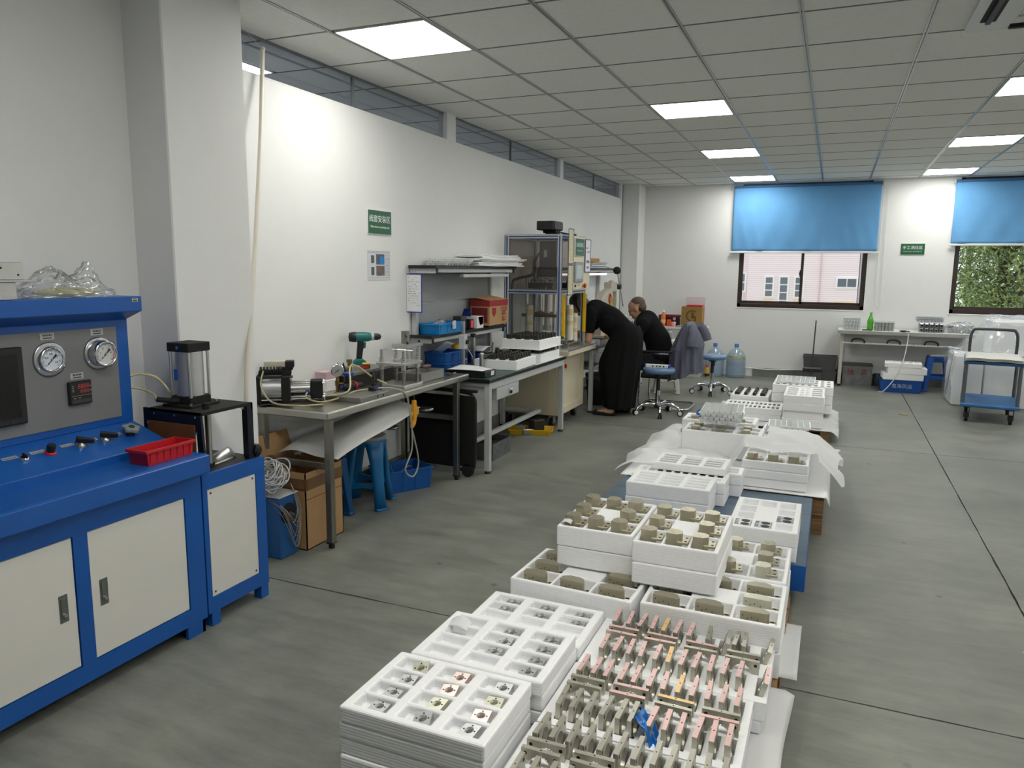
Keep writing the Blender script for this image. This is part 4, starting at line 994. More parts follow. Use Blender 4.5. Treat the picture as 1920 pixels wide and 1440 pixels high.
obj('tape', MB().box(X1, X1+.001, Y0, Y1, H-.155, H-.15), P('cardboard_dark', (120, 86, 52), .85), t)
# blue tool box with coiled wire
t = thing('blue_equipment_box', 'blue metal box with black recess below a tangle of grey wire', 'equipment box', (-2.80, 3.08, 0))
BLUEBOX = P('blue_box_paint', (24, 84, 142), .5, var=.1, vs=7)
obj('body', MB().box(-2.97, -2.66, 3.07, 3.215, 0, .345, .006), BLUEBOX, t)
obj('edge_trim', MB().box(-2.97, -2.655, 3.065, 3.22, .345, .352, .002), LGREY, t)
obj('recess', MB().cyl((-2.659, 3.135, .25), (-2.652, 3.135, .25), .055, n=24), BLACKM, t)
obj('handle', MB().cyl((-2.652, 3.12, .25), (-2.64, 3.15, .23), .02, n=14).box(-2.655, -2.64, 3.14, 3.19, .19, .205, .003), BLACK, t)
wire = P('grey_wire', (186, 188, 190), .45)
t = thing('wire_tangle', 'thick tangle of grey wire heaped on the blue box', 'wire', (-2.80, 3.08, .352))
rng = random.Random(5); b = MB()
for k in range(26):
    r1 = rng.uniform(.06, .14); r2 = rng.uniform(.04, .09); th = rng.uniform(-.7, .7); cx_ = -2.79+rng.uniform(-.03, .05); cy_ = 3.10+rng.uniform(-.03, .03); z_ = .40+rng.uniform(.0, .10)
    pts = [(cx_+r1*math.cos(a)*math.cos(th)-r2*math.sin(a)*math.sin(th), cy_+.75*(r1*math.cos(a)*math.sin(th)+r2*math.sin(a)*math.cos(th)), z_+.02*math.sin(a*2+k)+.03*math.sin(a+th)) for a in [2*PI*i/22 for i in range(22)]]
    b.tube(pts, .0036, 5, closed=True)
obj('coil', b, wire, t)
b = MB()
for k in range(11):
    y0 = 3.075+rng.random()*.02; dr = rng.uniform(.12, .30); of = rng.uniform(.0, .05)
    b.tube(seg_pts([(-2.78+rng.uniform(-.1, .05), y0, .37), (-2.645+rng.random()*.02, y0-.005, .33-dr*.3), (-2.635, y0+.05+of, .34-dr), (-2.635, y0+.10+of*.6, .36-dr*.6), (-2.68, 3.19, .40)], 7), .0016, 5)
obj('loose_strands', b, P('thin_wire', (150, 140, 130), .5), t)
# round-topped blue plastic stools
STOOL = P('stool_blue', (18, 104, 160), .4)
def plastic_stool(x, y, rz, h, label, mat, w=.30, top=.22):
    t = thing('plastic_stool', label, 'stool', (0, 0, 0))
    b = MB().box(-top/2, top/2, -top/2, top/2, h-.02, h, .006)
    obj('seat', b, mat, t, bevel=.012, seg=3)
    sk = MB()
    for s_ in (-1, 1):
        sk.add([(s_*top/2, -top/2, h-.01), (s_*top/2, top/2, h-.01), (s_*(top/2+.008), top/2+.008, h-.075), (s_*(top/2+.008), -top/2-.008, h-.075)], [(0, 1, 2, 3), (3, 2, 1, 0)])
        sk.add([(-top/2, s_*top/2, h-.01), (top/2, s_*top/2, h-.01), (top/2+.008, s_*(top/2+.008), h-.075), (-top/2-.008, s_*(top/2+.008), h-.075)], [(0, 1, 2, 3), (3, 2, 1, 0)])
    obj('skirt', sk, mat, t)
    for sx in (-1, 1):
        for sy in (-1, 1):
            a = Vector((sx*(top/2-.03), sy*(top/2-.03), h-.02)); b2 = Vector((sx*(w/2-.02), sy*(w/2-.02), 0)); L = MB()
            def ring(c, k): return [c+Vector((ux*k, uy*k, 0)) for ux, uy in ((-1, -1), (1, -1), (1, 1), (-1, 1))]
            L.add(ring(a, .038)+ring(a*.5+b2*.5, .030)+ring(b2+Vector((0, 0, .02)), .026)+ring(b2+Vector((0, 0, .012)), .032)+ring(b2, .032), [(0, 1, 2, 3)]+[(4*q+i, 4*q+4+i, 4*q+4+(i+1) % 4, 4*q+(i+1) % 4) for q in range(4) for i in range(4)]+[(19, 18, 17, 16)])
            obj('leg', L, mat, t, bevel=.008)
    zz = h*.36; q = (top/2-.03)*.36+(w/2-.02)*.64
    for s_ in (-1, 1):
        obj('stretcher', MB().box(-q, q, s_*q-.008, s_*q+.008, zz, zz+.045, .003), mat, t)
        obj('stretcher', MB().box(s_*q-.008, s_*q+.008, -q, q, zz, zz+.045, .003), mat, t)
    t.location = (x, y, 0); t.rotation_euler = (0, 0, math.radians(rz))
    return t
def round_stool(x, y, rz, h, label, mat):
    t = thing('plastic_stool', label, 'stool', (0, 0, 0))
    obj('seat', MB().lathe([(.001, h), (.10, h), (.122, h-.008), (.128, h-.03), (.132, h-.055)], n=28), mat, t)
    obj('seat_rim', MB().lathe([(.128, h+.002), (.133, h-.002), (.133, h-.018), (.128, h-.022)], n=28), P('stool_rim', (150, 150, 150), .5), t)
    for k in range(4):
        a = PI/4+k*PI/2; d = Vector((math.cos(a), math.sin(a), 0)); s_ = Vector((-d.y, d.x, 0)); L = MB(); rows = []
        for f, hw, tk in ((0, .075, .012), (.25, .055, .018), (.6, .042, .020), (1, .045, .022)):
            c = d*(.112+.06*f)+Vector((0, 0, (h-.035)*(1-f)))
            rows.append([c+s_*hw-d*tk*.2, c+s_*hw*.55+d*tk, c-s_*hw*.55+d*tk, c-s_*hw-d*tk*.2, c-s_*hw*.8-d*tk, c+s_*hw*.8-d*tk])
        vs = [p for r in rows for p in r]; n = 6
        L.add(vs, [(i+n*q, i+n*q+n, (i+1) % n+n*q+n, (i+1) % n+n*q) for q in range(3) for i in range(n)]+[tuple(range(n)), tuple(range(3*n, 4*n))[::-1]], True)
        obj('leg', L, mat, t)
        obj('foot', MB().box(-.05, .05, -.012, .03, 0, .014, .004, M=Matrix((s_, d, Vector((0, 0, 1)))).transposed().to_4x4()).xf(Matrix.Translation(d*.172)), mat, t)
    for k in range(4):
        a = k*PI/2+PI/4; b2 = a+PI/2; r = .148; p = Vector((r*math.cos(a), r*math.sin(a), .13)); q = Vector((r*math.cos(b2), r*math.sin(b2), .13)); m_ = (p+q)/2
        S = MB(); nn = (m_-Vector((0, 0, .13))).normalized()
        pr = [p+Vector((0, 0, .075)), p*.5+m_*.5+Vector((0, 0, .045)), m_+Vector((0, 0, .038)), q*.5+m_*.5+Vector((0, 0, .045)), q+Vector((0, 0, .075)), q-Vector((0, 0, .005)), m_-Vector((0, 0, -.01)), p-Vector((0, 0, .005))]
        S.add(pr+[v-nn*.010 for v in pr], [(0, 1, 2, 3, 4, 5, 6, 7), tuple(range(15, 7, -1))]+[(i, (i+1) % 8+0, (i+1) % 8+8, i+8) for i in range(8)])
        obj('stretcher', S, mat, t)
    t.location = (x, y, 0); t.rotation_euler = (0, 0, math.radians(rz)); return t
round_stool(-2.80, 4.10, 20, .475, 'round blue plastic stool in front under the steel table', STOOL)
plastic_stool(-2.88, 3.74, 5, .40, 'half hidden dark blue stool behind the cardboard box', P('stool_dark_blue', (14, 74, 124), .45), w=.26, top=.2)
bin_box('storage_crate', TR(-2.80, 4.53, 0, 60), .37, .27, .16, BLUEBIN, 'blue plastic crate on the floor behind the round blue stool', ribs=4, cat='crate')
obj('plastic_strap', MB().tube(seg_pts([(-2.86, 4.40, .17), (-2.92, 4.36, .24), (-2.90, 4.50, .20), (-2.80, 4.45, .12), (-2.72, 4.52, .17), (-2.76, 4.62, .10)], 8), .0025, 5), HOSE, None, 'thin clear strap curling out of the blue crate under the table', 'strap')
# foam film bundle on the rails
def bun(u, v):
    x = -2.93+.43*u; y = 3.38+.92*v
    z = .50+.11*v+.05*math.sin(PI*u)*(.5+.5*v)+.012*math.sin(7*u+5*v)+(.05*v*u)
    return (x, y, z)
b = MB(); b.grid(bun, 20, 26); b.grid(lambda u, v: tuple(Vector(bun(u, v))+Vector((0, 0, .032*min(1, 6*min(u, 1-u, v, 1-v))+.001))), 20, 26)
obj('foam_sheet_bundle', b, P('grey_foam', (204, 205, 204), .7, var=.05, vs=8), None, 'bundle of white foam sheet pushed under the steel tabletop', 'foam sheet')  # white foam greyed: shade under the tabletop put into the colour
# dark folded cart leaning behind the table legs
t = thing('folding_cart', 'big black panelled folding cart standing between steel table and workbench', 'cart', (-2.68, 5.0, 0))
KB = P('black_cloth', (9, 9, 10), .9)
obj('panel', MB().box(-2.97, -2.58, 4.93, 4.96, .08, .63, .01), KB, t); obj('panel', MB().box(-2.60, -2.42, 4.965, 4.985, .08, .63, .008), KB, t)
obj('frame_tube', MB().tube(seg_pts([(-2.98, 4.99, .66), (-2.55, 4.99, .655), (-2.44, 4.99, .62), (-2.425, 4.99, .5), (-2.43, 4.99, .12), (-2.47, 4.99, .055), (-2.60, 4.99, .05)], 6), .014, 10), P('black_tube', (30, 30, 32), .4), t)
obj('top_bar', MB().box(-2.97, -2.40, 4.965, 4.99, .655, .678, .004), P('black_tube', (30, 30, 32)), t)
for x in (-2.95, -2.48): obj('wheel', MB().cyl((x, 4.965, .05), (x, 4.99, .05), .05, n=20), BLACKM, t)
loop = P('steel_loop', (150, 148, 142), .25, 1.0)
t = thing('handle_loops', 'two bent steel tube loops sticking out under the table', 'tube frame', (-2.6, 4.45, .58))
obj('tube', MB().tube(seg_pts([(-2.98, 4.45, .60), (-2.60, 4.45, .60), (-2.53, 4.50, .60), (-2.60, 4.56, .60), (-2.98, 4.56, .60)], 7), .011, 10), loop, t)
obj('tube', MB().tube(seg_pts([(-2.98, 4.02, .555), (-2.60, 4.02, .555), (-2.54, 4.06, .555), (-2.60, 4.10, .555), (-2.98, 4.10, .555)], 7), .010, 10), loop, t)
# ================================================================== WORKBENCH WITH SHELVES
def alu_bar(b, x0, x1, y0, y1, z0, z1): return b.box(x0, x1, y0, y1, z0, z1, .002)
BENCHTOP = P('black_bench_top', (24, 27, 28), .32, var=.1, vs=5)
MAT_G = P('green_mat', (38, 74, 72), .35)
def workbench(name, label, x0, x1, y0, y1, zt, shelf, drawer, panel):
    t = thing(name, label, 'workbench', ((x0+x1)/2, (y0+y1)/2, 0))
    obj('worktop', MB().box(x0, x1, y0, y1, zt-.03, zt, .003), BENCHTOP, t)
    for x in (x0+.01, x1-.055):
        for y in (y0+.02, y1-.065):
            l = obj('leg', MB().box(x, x+.045, y, y+.045, .02, zt-.03, .003), LGREY, t)
            obj('foot', MB().cyl((x+.022, y+.022, 0), (x+.022, y+.022, .02), .026, .02, n=14), BLACK, l)
    obj('front_beam', MB().box(x1-.03, x1-.01, y0+.065, y1-.065, zt-.085, zt-.031, .002), LGREY, t)
    obj('back_beam', MB().box(x0+.012, x0+.03, y0+.065, y1-.065, zt-.085, zt-.031, .002), LGREY, t)
    for y in (y0+.025, y1-.055): obj('end_beam', MB().box(x0+.055, x1-.055, y, y+.03, zt-.065, zt-.031, .002), LGREY, t)
    obj('end_panel', MB().box(x0+.2, x1-.056, y0+.04, y0+.05, zt-.16, zt-.066, .001), LGREY, t)
    for y in (y0+.025, y1-.06): obj('foot_rail', MB().box(x0+.055, x1-.28, y, y+.035, .17, .205, .002), LGREY, t)
    obj('foot_rail', MB().box(x1-.28, x1-.245, y0+.025, y1-.025, .17, .205, .002), LGREY, t)
    if drawer:
        a, b_ = drawer
        d = obj('drawer', MB().box(x1-.34, x1-.012, a, b_, zt-.185, zt-.088, .003), LGREY, t)
        obj('pull', MB().cyl((x1-.012, (a+b_)/2, zt-.125), (x1+.012, (a+b_)/2, zt-.125), .006, n=8).cyl((x1+.012, (a+b_)/2-.025, zt-.125), (x1+.012, (a+b_)/2+.025, zt-.125), .005, n=8), CHROME, d)
        obj('padlock', MB().box(x1-.008, x1+.008, (a+b_)/2+.022, (a+b_)/2+.046, zt-.165, zt-.138, .004), BLACK, d)
    # uprights and shelves
    for y in (y0+.02, shelf[0]-.10):
        obj('upright', MB().box(x0+.002, x0+.042, y, y+.04, zt, 1.575, .002), LGREY, t)
    if panel:
        GP = P('grey_back_panel', (150, 153, 156), .5)
        obj('back_panel', MB().box(x0+.004, x0+.012, y0+.06, shelf[0]-.1, 1.31, 1.53), GP, t); obj('back_panel', MB().box(x0+.004, x0+.012, y0+.06, shelf[0]-.1, zt+.02, 1.295), GP, t)
    for z, ye, d in shelf[1]:
        s_ = obj('shelf_board', MB().box(x0, x0+d, y0-.02, ye, z-.0228, z, .001), BENCHTOP, t)
        for y in (y0+.0, ye-.06):
            br = obj('shelf_bracket', MB().box(x0+.0, x0+d-.012, y, y+.018, z-.062, z-.023, .002), LGREY, t)
            obj('bracket_cap', MB().box(x0+d-.012, x0+d-.002, y-.002, y+.02, z-.064, z-.023, .001), BLACK, br)
            for dx in (.05, d-.06): obj('bolt', MB().cyl((x0+dx, y, z-.042), (x0+dx, y-.004, z-.042), .007, n=10), GREYMETAL, br)
        obj('shelf_rail', MB().box(x0+d-.032, x0+d-.015, y0+.02, ye-.06, z-.055, z-.023, .002), LGREY, t)
    return t
WZ = .745
wb = workbench('assembly_workbench', 'grey framed workbench with black top and two shelves beside the press machine', -3.04, -2.35, 5.085, 6.865, WZ, (6.60, [(1.60, 6.64, .245), (1.058, 6.50, .205)]), (5.25, 5.69), True)
obj('lamp_housing', MB().box(-2.845, -2.80, 5.55, 6.48, 1.505, 1.532, .003), LGREY, wb)
obj('bench_mat', MB().box(-3.03, -2.352, 5.09, 6.855, WZ, WZ+.0015), MAT_G, wb)
Z0 = WZ+.002
# paper in blue frame hanging at the shelf end
def framed_paper(name, label, M, w, h, paper=PAPER, lines=14, frame=P('blue_frame', (40, 56, 140), .4), gap=True, sd=0, yellow=False):
    """local: x right, z up, facing -y"""
    t = thing(name, label, 'sign', tuple(M @ Vector((0, 0, -h/2))))
    f = MB(); e = .008
    f.box(-w/2, w/2, -.004, .0, -h/2, -h/2+e); f.box(-w/2, w/2, -.004, .0, h/2-e, h/2); f.box(-w/2, -w/2+e, -.004, 0, -h/2+e, h/2-e); f.box(w/2-e, w/2, -.004, 0, -h/2+e, h/2-e)
    obj('frame', f.xf(M), frame, t)
    obj('sheet', MB().box(-w/2+e, w/2-e, -.002, 0, -h/2+e, h/2-e).xf(M), paper, t)
    rng = random.Random(sd); m = MB()
    for k in range(lines):
        z = h/2-e-.02-(h-.05)*k/lines; x = -w/2+.02
        while x < w/2-.025:
            L = rng.uniform(.006, .02)
            if rng.random() < .62: m.box(x, min(x+L, w/2-.02), -.0026, -.002, z-.0018, z+.0018)
            x += L+rng.uniform(.004, .012)
    if m.f: obj('print', m.xf(M), P('faded_ink', (120, 122, 132), .8), t)
    return t
framed_paper('work_instruction', 'blue framed paper sheet hanging from the left end of the upper shelf', TR(-2.985, 5.055, 1.385), .145, .30, sd=3)
# ---- upper shelf: foam sheets and clear trays
rng = random.Random(11)
for k in range(9):
    z = 1.606+k*.0112; y0 = 5.78+rng.uniform(-.06, .08)+k*.02; y1 = 6.76+rng.uniform(-.06, .09); x1 = -2.80+rng.uniform(-.02, .03)
    ph = 1.3
    def fn(u, v, z=z, y0=y0, y1=y1, x1=x1, ph=ph, k=k):
        return (-3.03+(x1+3.03)*u, y0+(y1-y0)*v, z+.0022*math.sin(9*v+ph)+.002*math.sin(6*u+ph)+.002+(.02*(v-.8)*k/4 if v > .8 else 0))
    b = MB().grid(fn, 4, 22, False)
    o = obj('foam_sheet', b, FOAM, None, '%s white foam sheet from the bottom of the pile on the upper shelf' % ORD[k], 'foam sheet', 'foam sheets on the upper shelf')
    o.modifiers.new('thickness', 'SOLIDIFY').thickness = .008
def blister(name, label, M, nx, ny, p, h, group, mat=PLASTIC, cat='tray'):
    """clear thermoformed tray: rim and a grid of domed cups"""
    t = thing(name, label, cat, tuple(M @ Vector((0, 0, 0))), group); w, d = nx*p, ny*p
    r = MB(); r.box(-w/2-.008, w/2+.008, -d/2-.008, -d/2, h-.003, h); r.box(-w/2-.008, w/2+.008, d/2, d/2+.008, h-.003, h); r.box(-w/2-.008, -w/2, -d/2, d/2, h-.003, h); r.box(w/2, w/2+.008, -d/2, d/2, h-.003, h)
    for i in range(1, nx): r.box(-w/2+i*p-.0025, -w/2+i*p+.0025, -d/2, d/2, h-.002, h)
    for j in range(1, ny): r.box(-w/2, w/2, -d/2+j*p-.0025, -d/2+j*p+.0025, h-.002, h)
    obj('rim', r.xf(M), clear('tray_rim', (248, 250, 251), .6, .4, .1, (250, 251, 252)), t)
    c = MB()
    for i in range(nx):
        for j in range(ny):
            x = -w/2+(i+.5)*p; y = -d/2+(j+.5)*p; a = p*.46; b_ = p*.36
            vs = [(x-a, y-a, h), (x+a, y-a, h), (x+a, y+a, h), (x-a, y+a, h), (x-b_, y-b_, .002), (x+b_, y-b_, .002), (x+b_, y+b_, .002), (x-b_, y+b_, .002)]
            c.add(vs, [(4, 5, 6, 7), (0, 1, 5, 4), (1, 2, 6, 5), (2, 3, 7, 6), (3, 0, 4, 7)])
    obj('cups', c.xf(M), mat, t, kind='stuff')
    return t
for k in range(3): blister('blister_tray', 'clear plastic blister tray, %s from the bottom at the left end of the upper shelf' % ORD[k], TR(-2.92, 5.50+.03*k, 1.601+k*.016), 4, 9, .048, .022, 'clear trays on the upper shelf', clear('blister_clear', (252, 253, 254), .45, .3, .08, (252, 253, 253)))
# ---- lower shelf
LS = 1.059
bin_box('shelf_bin', TR(-2.915, 5.37, LS, 90), .42, .18, .085, BLUELT, 'bright blue bin with a clear bag on the lower shelf', ribs=4)
bag('parts_bag', -2.915, 5.34, LS+.045, .075, .12, .06, 'clear bag of small parts lying in the bright blue bin', 8, BAGM)
t = thing('tag_card', 'small white code tag hanging over the blue bin edge', 'tag', (-2.815, 5.40, LS+.04))
obj('card', MB().box(-2.817, -2.815, 5.375, 5.43, LS+.035, LS+.10), PAPER, t); m = MB()
rr = random.Random(2)
for i in range(9):
    for j in range(10):
        if rr.random() < .45: m.box(-2.815, -2.8147, 5.379+i*.0052, 5.3835+i*.0052, LS+.039+j*.0056, LS+.044+j*.0056)
obj('print', m, P('faded_ink', (120, 122, 132)), t)
obj('notebook', MB().box(-3.0, -2.86, 5.585, 5.70, LS, LS+.012, .002).box(-2.995, -2.865, 5.59, 5.70, LS+.012, LS+.022, .002), BLACK, None, 'black notebook lying behind the digital displays', 'notebook')
for k, (y, x) in enumerate(((5.665, -2.865), (5.83, -2.865))):
    t = thing('digital_display', ('left' if k == 0 else 'right')+' black digital display with red figures on the lower shelf', 'display', (x-.06, y, LS), 'red digital displays')
    obj('case', MB().box(x-.10, x, y-.035, y+.035, LS, LS+.085, .006), BLACK, t)
    obj('screen', MB().box(x, x+.001, y-.020, y+.020, LS+.012, LS+.073), P('display_red', (150, 40, 56), .4, emit=(230, 60, 80), es=.5), t)
    obj('figures', MB().box(x+.001, x+.0014, y-.009, y+.009, LS+.03, LS+.034).box(x+.001, x+.0014, y-.009, y+.009, LS+.05, LS+.054), P('display_dark', (60, 14, 22), .6), t)
obj('display_housing', MB().box(-2.99, -2.90, 5.69, 5.81, LS, LS+.06, .004).box(-2.985, -2.905, 5.70, 5.80, LS+.06, LS+.115, .004), DARK, None, 'dark instrument case standing between the red displays', 'instrument')
t = thing('tissue_carton', 'white and blue carton lying open on the lower shelf', 'box', (-2.92, 5.95, LS))
obj('carton', MB().box(-2.99, -2.845, 5.89, 6.02, LS, LS+.105, .002), WPLAS, t); obj('print', MB().add([(-2.8445, 5.91, LS+.10), (-2.8445, 6.015, LS+.10), (-2.8445, 6.01, LS+.035), (-2.8445, 5.945, LS+.025)], [(0, 3, 2, 1), (0, 1, 2, 3)]), BLUELT, t)
obj('lid', MB().add([(-2.99, 5.88, LS+.105), (-2.90, 5.88, LS+.105), (-2.92, 5.90, LS+.17), (-2.98, 5.90, LS+.17)], [(0, 1, 2, 3), (3, 2, 1, 0)]), P('carton_blue', (16, 66, 160), .5), t)
t = thing('printed_carton', 'red and brown printed cardboard carton on the lower shelf', 'box', (-2.92, 6.28, LS))
cx0, cx1, cy0, cy1, ch = -2.992, -2.80, 6.05, 6.46, .225
CRED = P('carton_red', (150, 36, 46), .7)
obj('carton', MB().box(cx0, cx1, cy0, cy1, LS+.015, LS+.015+ch, .002), CARD, t)
obj('red_band', MB().box(cx1, cx1+.0006, cy0, cy1, LS+.185, LS+.239).box(cx0, cx1, cy0-.0006, cy0, LS+.185, LS+.239), CRED, t)
obj('red_panel', MB().box(cx0+.015, cx1-.02, cy0-.0006, cy0, LS+.04, LS+.172), P('carton_dark_red', (118, 28, 36), .7), t)
obj('shield_mark', MB().prism([(6.10, LS+.17), (6.19, LS+.17), (6.185, LS+.12), (6.145, LS+.085), (6.105, LS+.12)], 'x', cx1, cx1+.0008), CRED, t)
for k, (s_, z, sz) in enumerate((('小包装', .155, .052), ('蔬菜', .115, .046), ('蔬C', .062, .05))): text('print', s_, sz, facing((cx1+.001, 6.36, LS+z), (1, 0, 0)), CRED, t)
obj('flap', MB().add([(cx1, cy0+.01, LS+.24), (cx1, cy1, LS+.24), (cx1-.19, cy1-.02, LS+.275), (cx1-.19, cy0-.02, LS+.265)], [(0, 1, 2, 3), (3, 2, 1, 0)]), CARD, t)
obj('support', MB().box(cx0+.02, cx1-.03, cy0+.05, cy1-.02, LS, LS+.015), P('dark_grey', (58, 58, 60)), t)
# ---- worktop things
bin_box('stacked_bin', TR(-2.90, 5.42, Z0, 82), .30, .20, .075, BLUEBIN, 'lower blue bin of the pair under the lower shelf', ribs=4)
b2 = bin_box('stacked_bin', TR(-2.90, 5.41, Z0+.077, 84), .30, .20, .085, BLUEBIN, 'upper blue bin of the pair, with papers sticking out', ribs=4)
o = obj('paper_sheet', MB().grid(lambda u, v: (-2.99+.12*v, 5.31+.20*u, Z0+.14+.09*v+.012*math.sin(5*u)), 8, 6), PAPER, None, 'creased white paper sticking out of the upper blue bin', 'paper'); o.modifiers.new('thickness', 'SOLIDIFY').thickness = .0008
obj('yellow_cap', MB().lathe([(.03, 0), (.034, .02), (.04, .03), (.04, .036)], (-2.90, 5.58, Z0+.17), 20), YELLOW, None, 'yellow cap resting on the blue bins', 'cap').location.z = Z0+.163
t = thing('height_gauge', 'grey height gauge column with a small control box on the workbench', 'gauge', (-2.73, 5.40, Z0))
obj('base', MB().box(-2.79, -2.67, 5.34, 5.46, Z0, Z0+.012, .003), STEEL, t)
obj('column', MB().box(-2.745, -2.72, 5.385, 5.412, Z0+.012, 1.16, .003), GREYMETAL, t)
obj('control_box', MB().box(-2.76, -2.705, 5.37, 5.425, .93, 1.05, .005), LGREY, t)
obj('knob', MB().cyl((-2.705, 5.40, .99), (-2.69, 5.40, .99), .018, n=16), BLACK, t)
obj('cable', MB().tube(seg_pts([(-2.72, 5.43, .95), (-2.70, 5.50, .86), (-2.72, 5.56, .80), (-2.74, 5.60, Z0+.01)], 6), .003, 6), WPLAS, t)
t = thing('indicator_stand', 'silver post stand with a tapered arm on the workbench', 'gauge stand', (-2.62, 5.58, Z0))
obj('base', MB().box(-2.68, -2.56, 5.50, 5.60, Z0, Z0+.016, .002), ALU, t)
obj('post', MB().cyl((-2.63, 5.53, Z0+.016), (-2.63, 5.53, Z0+.13), .017, n=18), ALU, t)
obj('cap', MB().lathe([(.019, 0), (.021, .012), (.012, .018)], (-2.63, 5.53, Z0+.13), 18), ALU, t)
obj('arm', MB().prism([(5.53, Z0+.10), (5.53, Z0+.125), (5.80, Z0+.112), (5.80, Z0+.10)], 'x', -2.65, -2.62), GREYMETAL, t)
obj('indicator', MB().cyl((-2.635, 5.78, Z0+.125), (-2.635, 5.78, Z0+.21), .016, n=16), ALU, t)
obj('drive', MB().cyl((-2.645, 5.80, Z0+.14), (-2.60, 5.80, Z0+.14), .026, n=18), BLACK, t)
t = thing('post_light', 'slim grey post with black cap rising behind the foam trays', 'post', (-2.80, 5.72, Z0))
obj('post', MB().box(-2.815, -2.785, 5.705, 5.735, Z0, 1.0, .003), GREYMETAL, t); obj('cap', MB().box(-2.82, -2.78, 5.70, 5.74, 1.0, 1.03, .004), BLACK, t)
t = thing('black_gauge_case', 'flat black instrument case with a white label at the bench corner', 'case', (-2.55, 5.28, Z0))
obj('case', MB().box(-2.76, -2.41, 5.13, 5.33, Z0, Z0+.05, .005), BLACK, t); obj('label', MB().box(-2.41, -2.4095, 5.24, 5.30, Z0+.008, Z0+.042), PAPER, t)
o = obj('paper_sheet', MB().grid(lambda u, v: (-2.72+.30*u, 5.10+.21*v, Z0+.056+.014*math.sin(2.6*u+v)*(.3+v*.7)), 8, 6), PAPER, None, 'white paper sheet lying on the black instrument case', 'paper'); o.modifiers.new('thickness', 'SOLIDIFY').thickness = .0006
bin_box('small_blue_bin', TR(-2.93, 6.02, Z0, 90), .17, .13, .085, P('deep_blue_plastic', (22, 44, 140), .4), 'small deep blue bin behind the foam trays', ribs=3)
t = thing('tape_roll', 'large roll of white tape standing on the workbench', 'tape roll', (-2.80, 6.17, Z0))
obj('roll', MB().lathe([(.04, 0), (.062, 0), (.062, .085), (.04, .085), (.04, 0)], (-2.80, 6.17, Z0), 30), WPLAS, t)
o = obj('paper_sheet', MB().grid(lambda u, v: (-3.0+.15*u, 6.02+.30*v, Z0+.10+.03*math.sin(3*v)), 5, 8), PAPER, None, 'white paper lying over the small deep blue bin', 'paper'); o.modifiers.new('thickness', 'SOLIDIFY').thickness = .0006
t = thing('small_transformer', 'small grey electrical box at the back of the workbench', 'electrical box', (-2.97, 5.83, Z0))
obj('case', MB().box(-3.0, -2.94, 5.78, 5.89, Z0, Z0+.12, .004), LGREY, t); obj('front', MB().box(-2.94, -2.938, 5.79, 5.88, Z0+.05, Z0+.11), DARK, t)
# ---- foam tray builder (pockets are real recesses)
def tray_mb(x0, x1, y0, y1, z0, z1, pockets, depth):
    """pockets: rects (a,b,c,d) in x/y"""
    xs = sorted({x0, x1} | {v for p in pockets for v in p[:2]}); ys = sorted({y0, y1} | {v for p in pockets for v in p[2:]})
    nx, ny = len(xs)-1, len(ys)-1
    def inp(i, j):
        cx = (xs[i]+xs[i+1])/2; cy = (ys[j]+ys[j+1])/2
        return any(a < cx < b and c < cy < d for a, b, c, d in pockets)
    st = [[inp(i, j) for j in range(ny)] for i in range(nx)]
    V = {}; vs = []; fs = []
    def vid(i, j, l):
        k = (i, j, l)
        if k not in V: V[k] = len(vs); vs.append((xs[i], ys[j], (z0, z1-depth, z1)[l]))
        return V[k]
    for i in range(nx):
        for j in range(ny):
            l = 1 if st[i][j] else 2
            fs.append((vid(i, j, l), vid(i+1, j, l), vid(i+1, j+1, l), vid(i, j+1, l)))
            fs.append((vid(i, j, 0), vid(i, j+1, 0), vid(i+1, j+1, 0), vid(i+1, j, 0)))
            if i+1 < nx and st[i][j] != st[i+1][j]:
                q = (vid(i+1, j, 1), vid(i+1, j+1, 1), vid(i+1, j+1, 2), vid(i+1, j, 2)); fs.append(q if not st[i][j] else q[::-1])
            if j+1 < ny and st[i][j] != st[i][j+1]:
                q = (vid(i, j+1, 1), vid(i+1, j+1, 1), vid(i+1, j+1, 2), vid(i, j+1, 2)); fs.append(q[::-1] if not st[i][j] else q)
    for i in range(nx):
        fs.append((vid(i, 0, 0), vid(i+1, 0, 0), vid(i+1, 0, 2), vid(i, 0, 2))); fs.append((vid(i+1, ny, 0), vid(i, ny, 0), vid(i, ny, 2), vid(i+1, ny, 2)))
    for j in range(ny):
        fs.append((vid(0, j+1, 0), vid(0, j, 0), vid(0, j, 2), vid(0, j+1, 2))); fs.append((vid(nx, j, 0), vid(nx, j+1, 0), vid(nx, j+1, 2), vid(nx, j, 2)))
    b = MB(); b.add(vs, fs); return b
def pocket_grid(x0, x1, y0, y1, nx, ny, mx, my, gx, gy):
    w = (x1-x0-2*mx-(nx-1)*gx)/nx; d = (y1-y0-2*my-(ny-1)*gy)/ny
    return [(x0+mx+i*(w+gx), x0+mx+i*(w+gx)+w, y0+my+j*(d+gy), y0+my+j*(d+gy)+d) for j in range(ny) for i in range(nx)]
def foam_tray(label, x0, x1, y0, y1, z0, z1, pockets, depth, group, rz=0, bevel=.004, jig=0):
    c = ((x0+x1)/2, (y0+y1)/2, z0)
    o = obj('foam_tray', tray_mb(x0, x1, y0, y1, z0, z1, pockets, depth), FOAM, None, label, 'tray', group, bevel=bevel)
    if rz: o.rotation_euler = (0, 0, math.radians(rz))
    return o
def under(o, label, z, dx=0, dy=0, rz=None):
    c = o.copy(); COL.objects.link(c); c.location = (o.location.x+dx, o.location.y+dy, z); c['label'] = label
    if rz is not None: c.rotation_euler = (0, 0, math.radians(rz))
    return c
BLOCKB = P('black_oxide', (52, 52, 50), .5, .3)
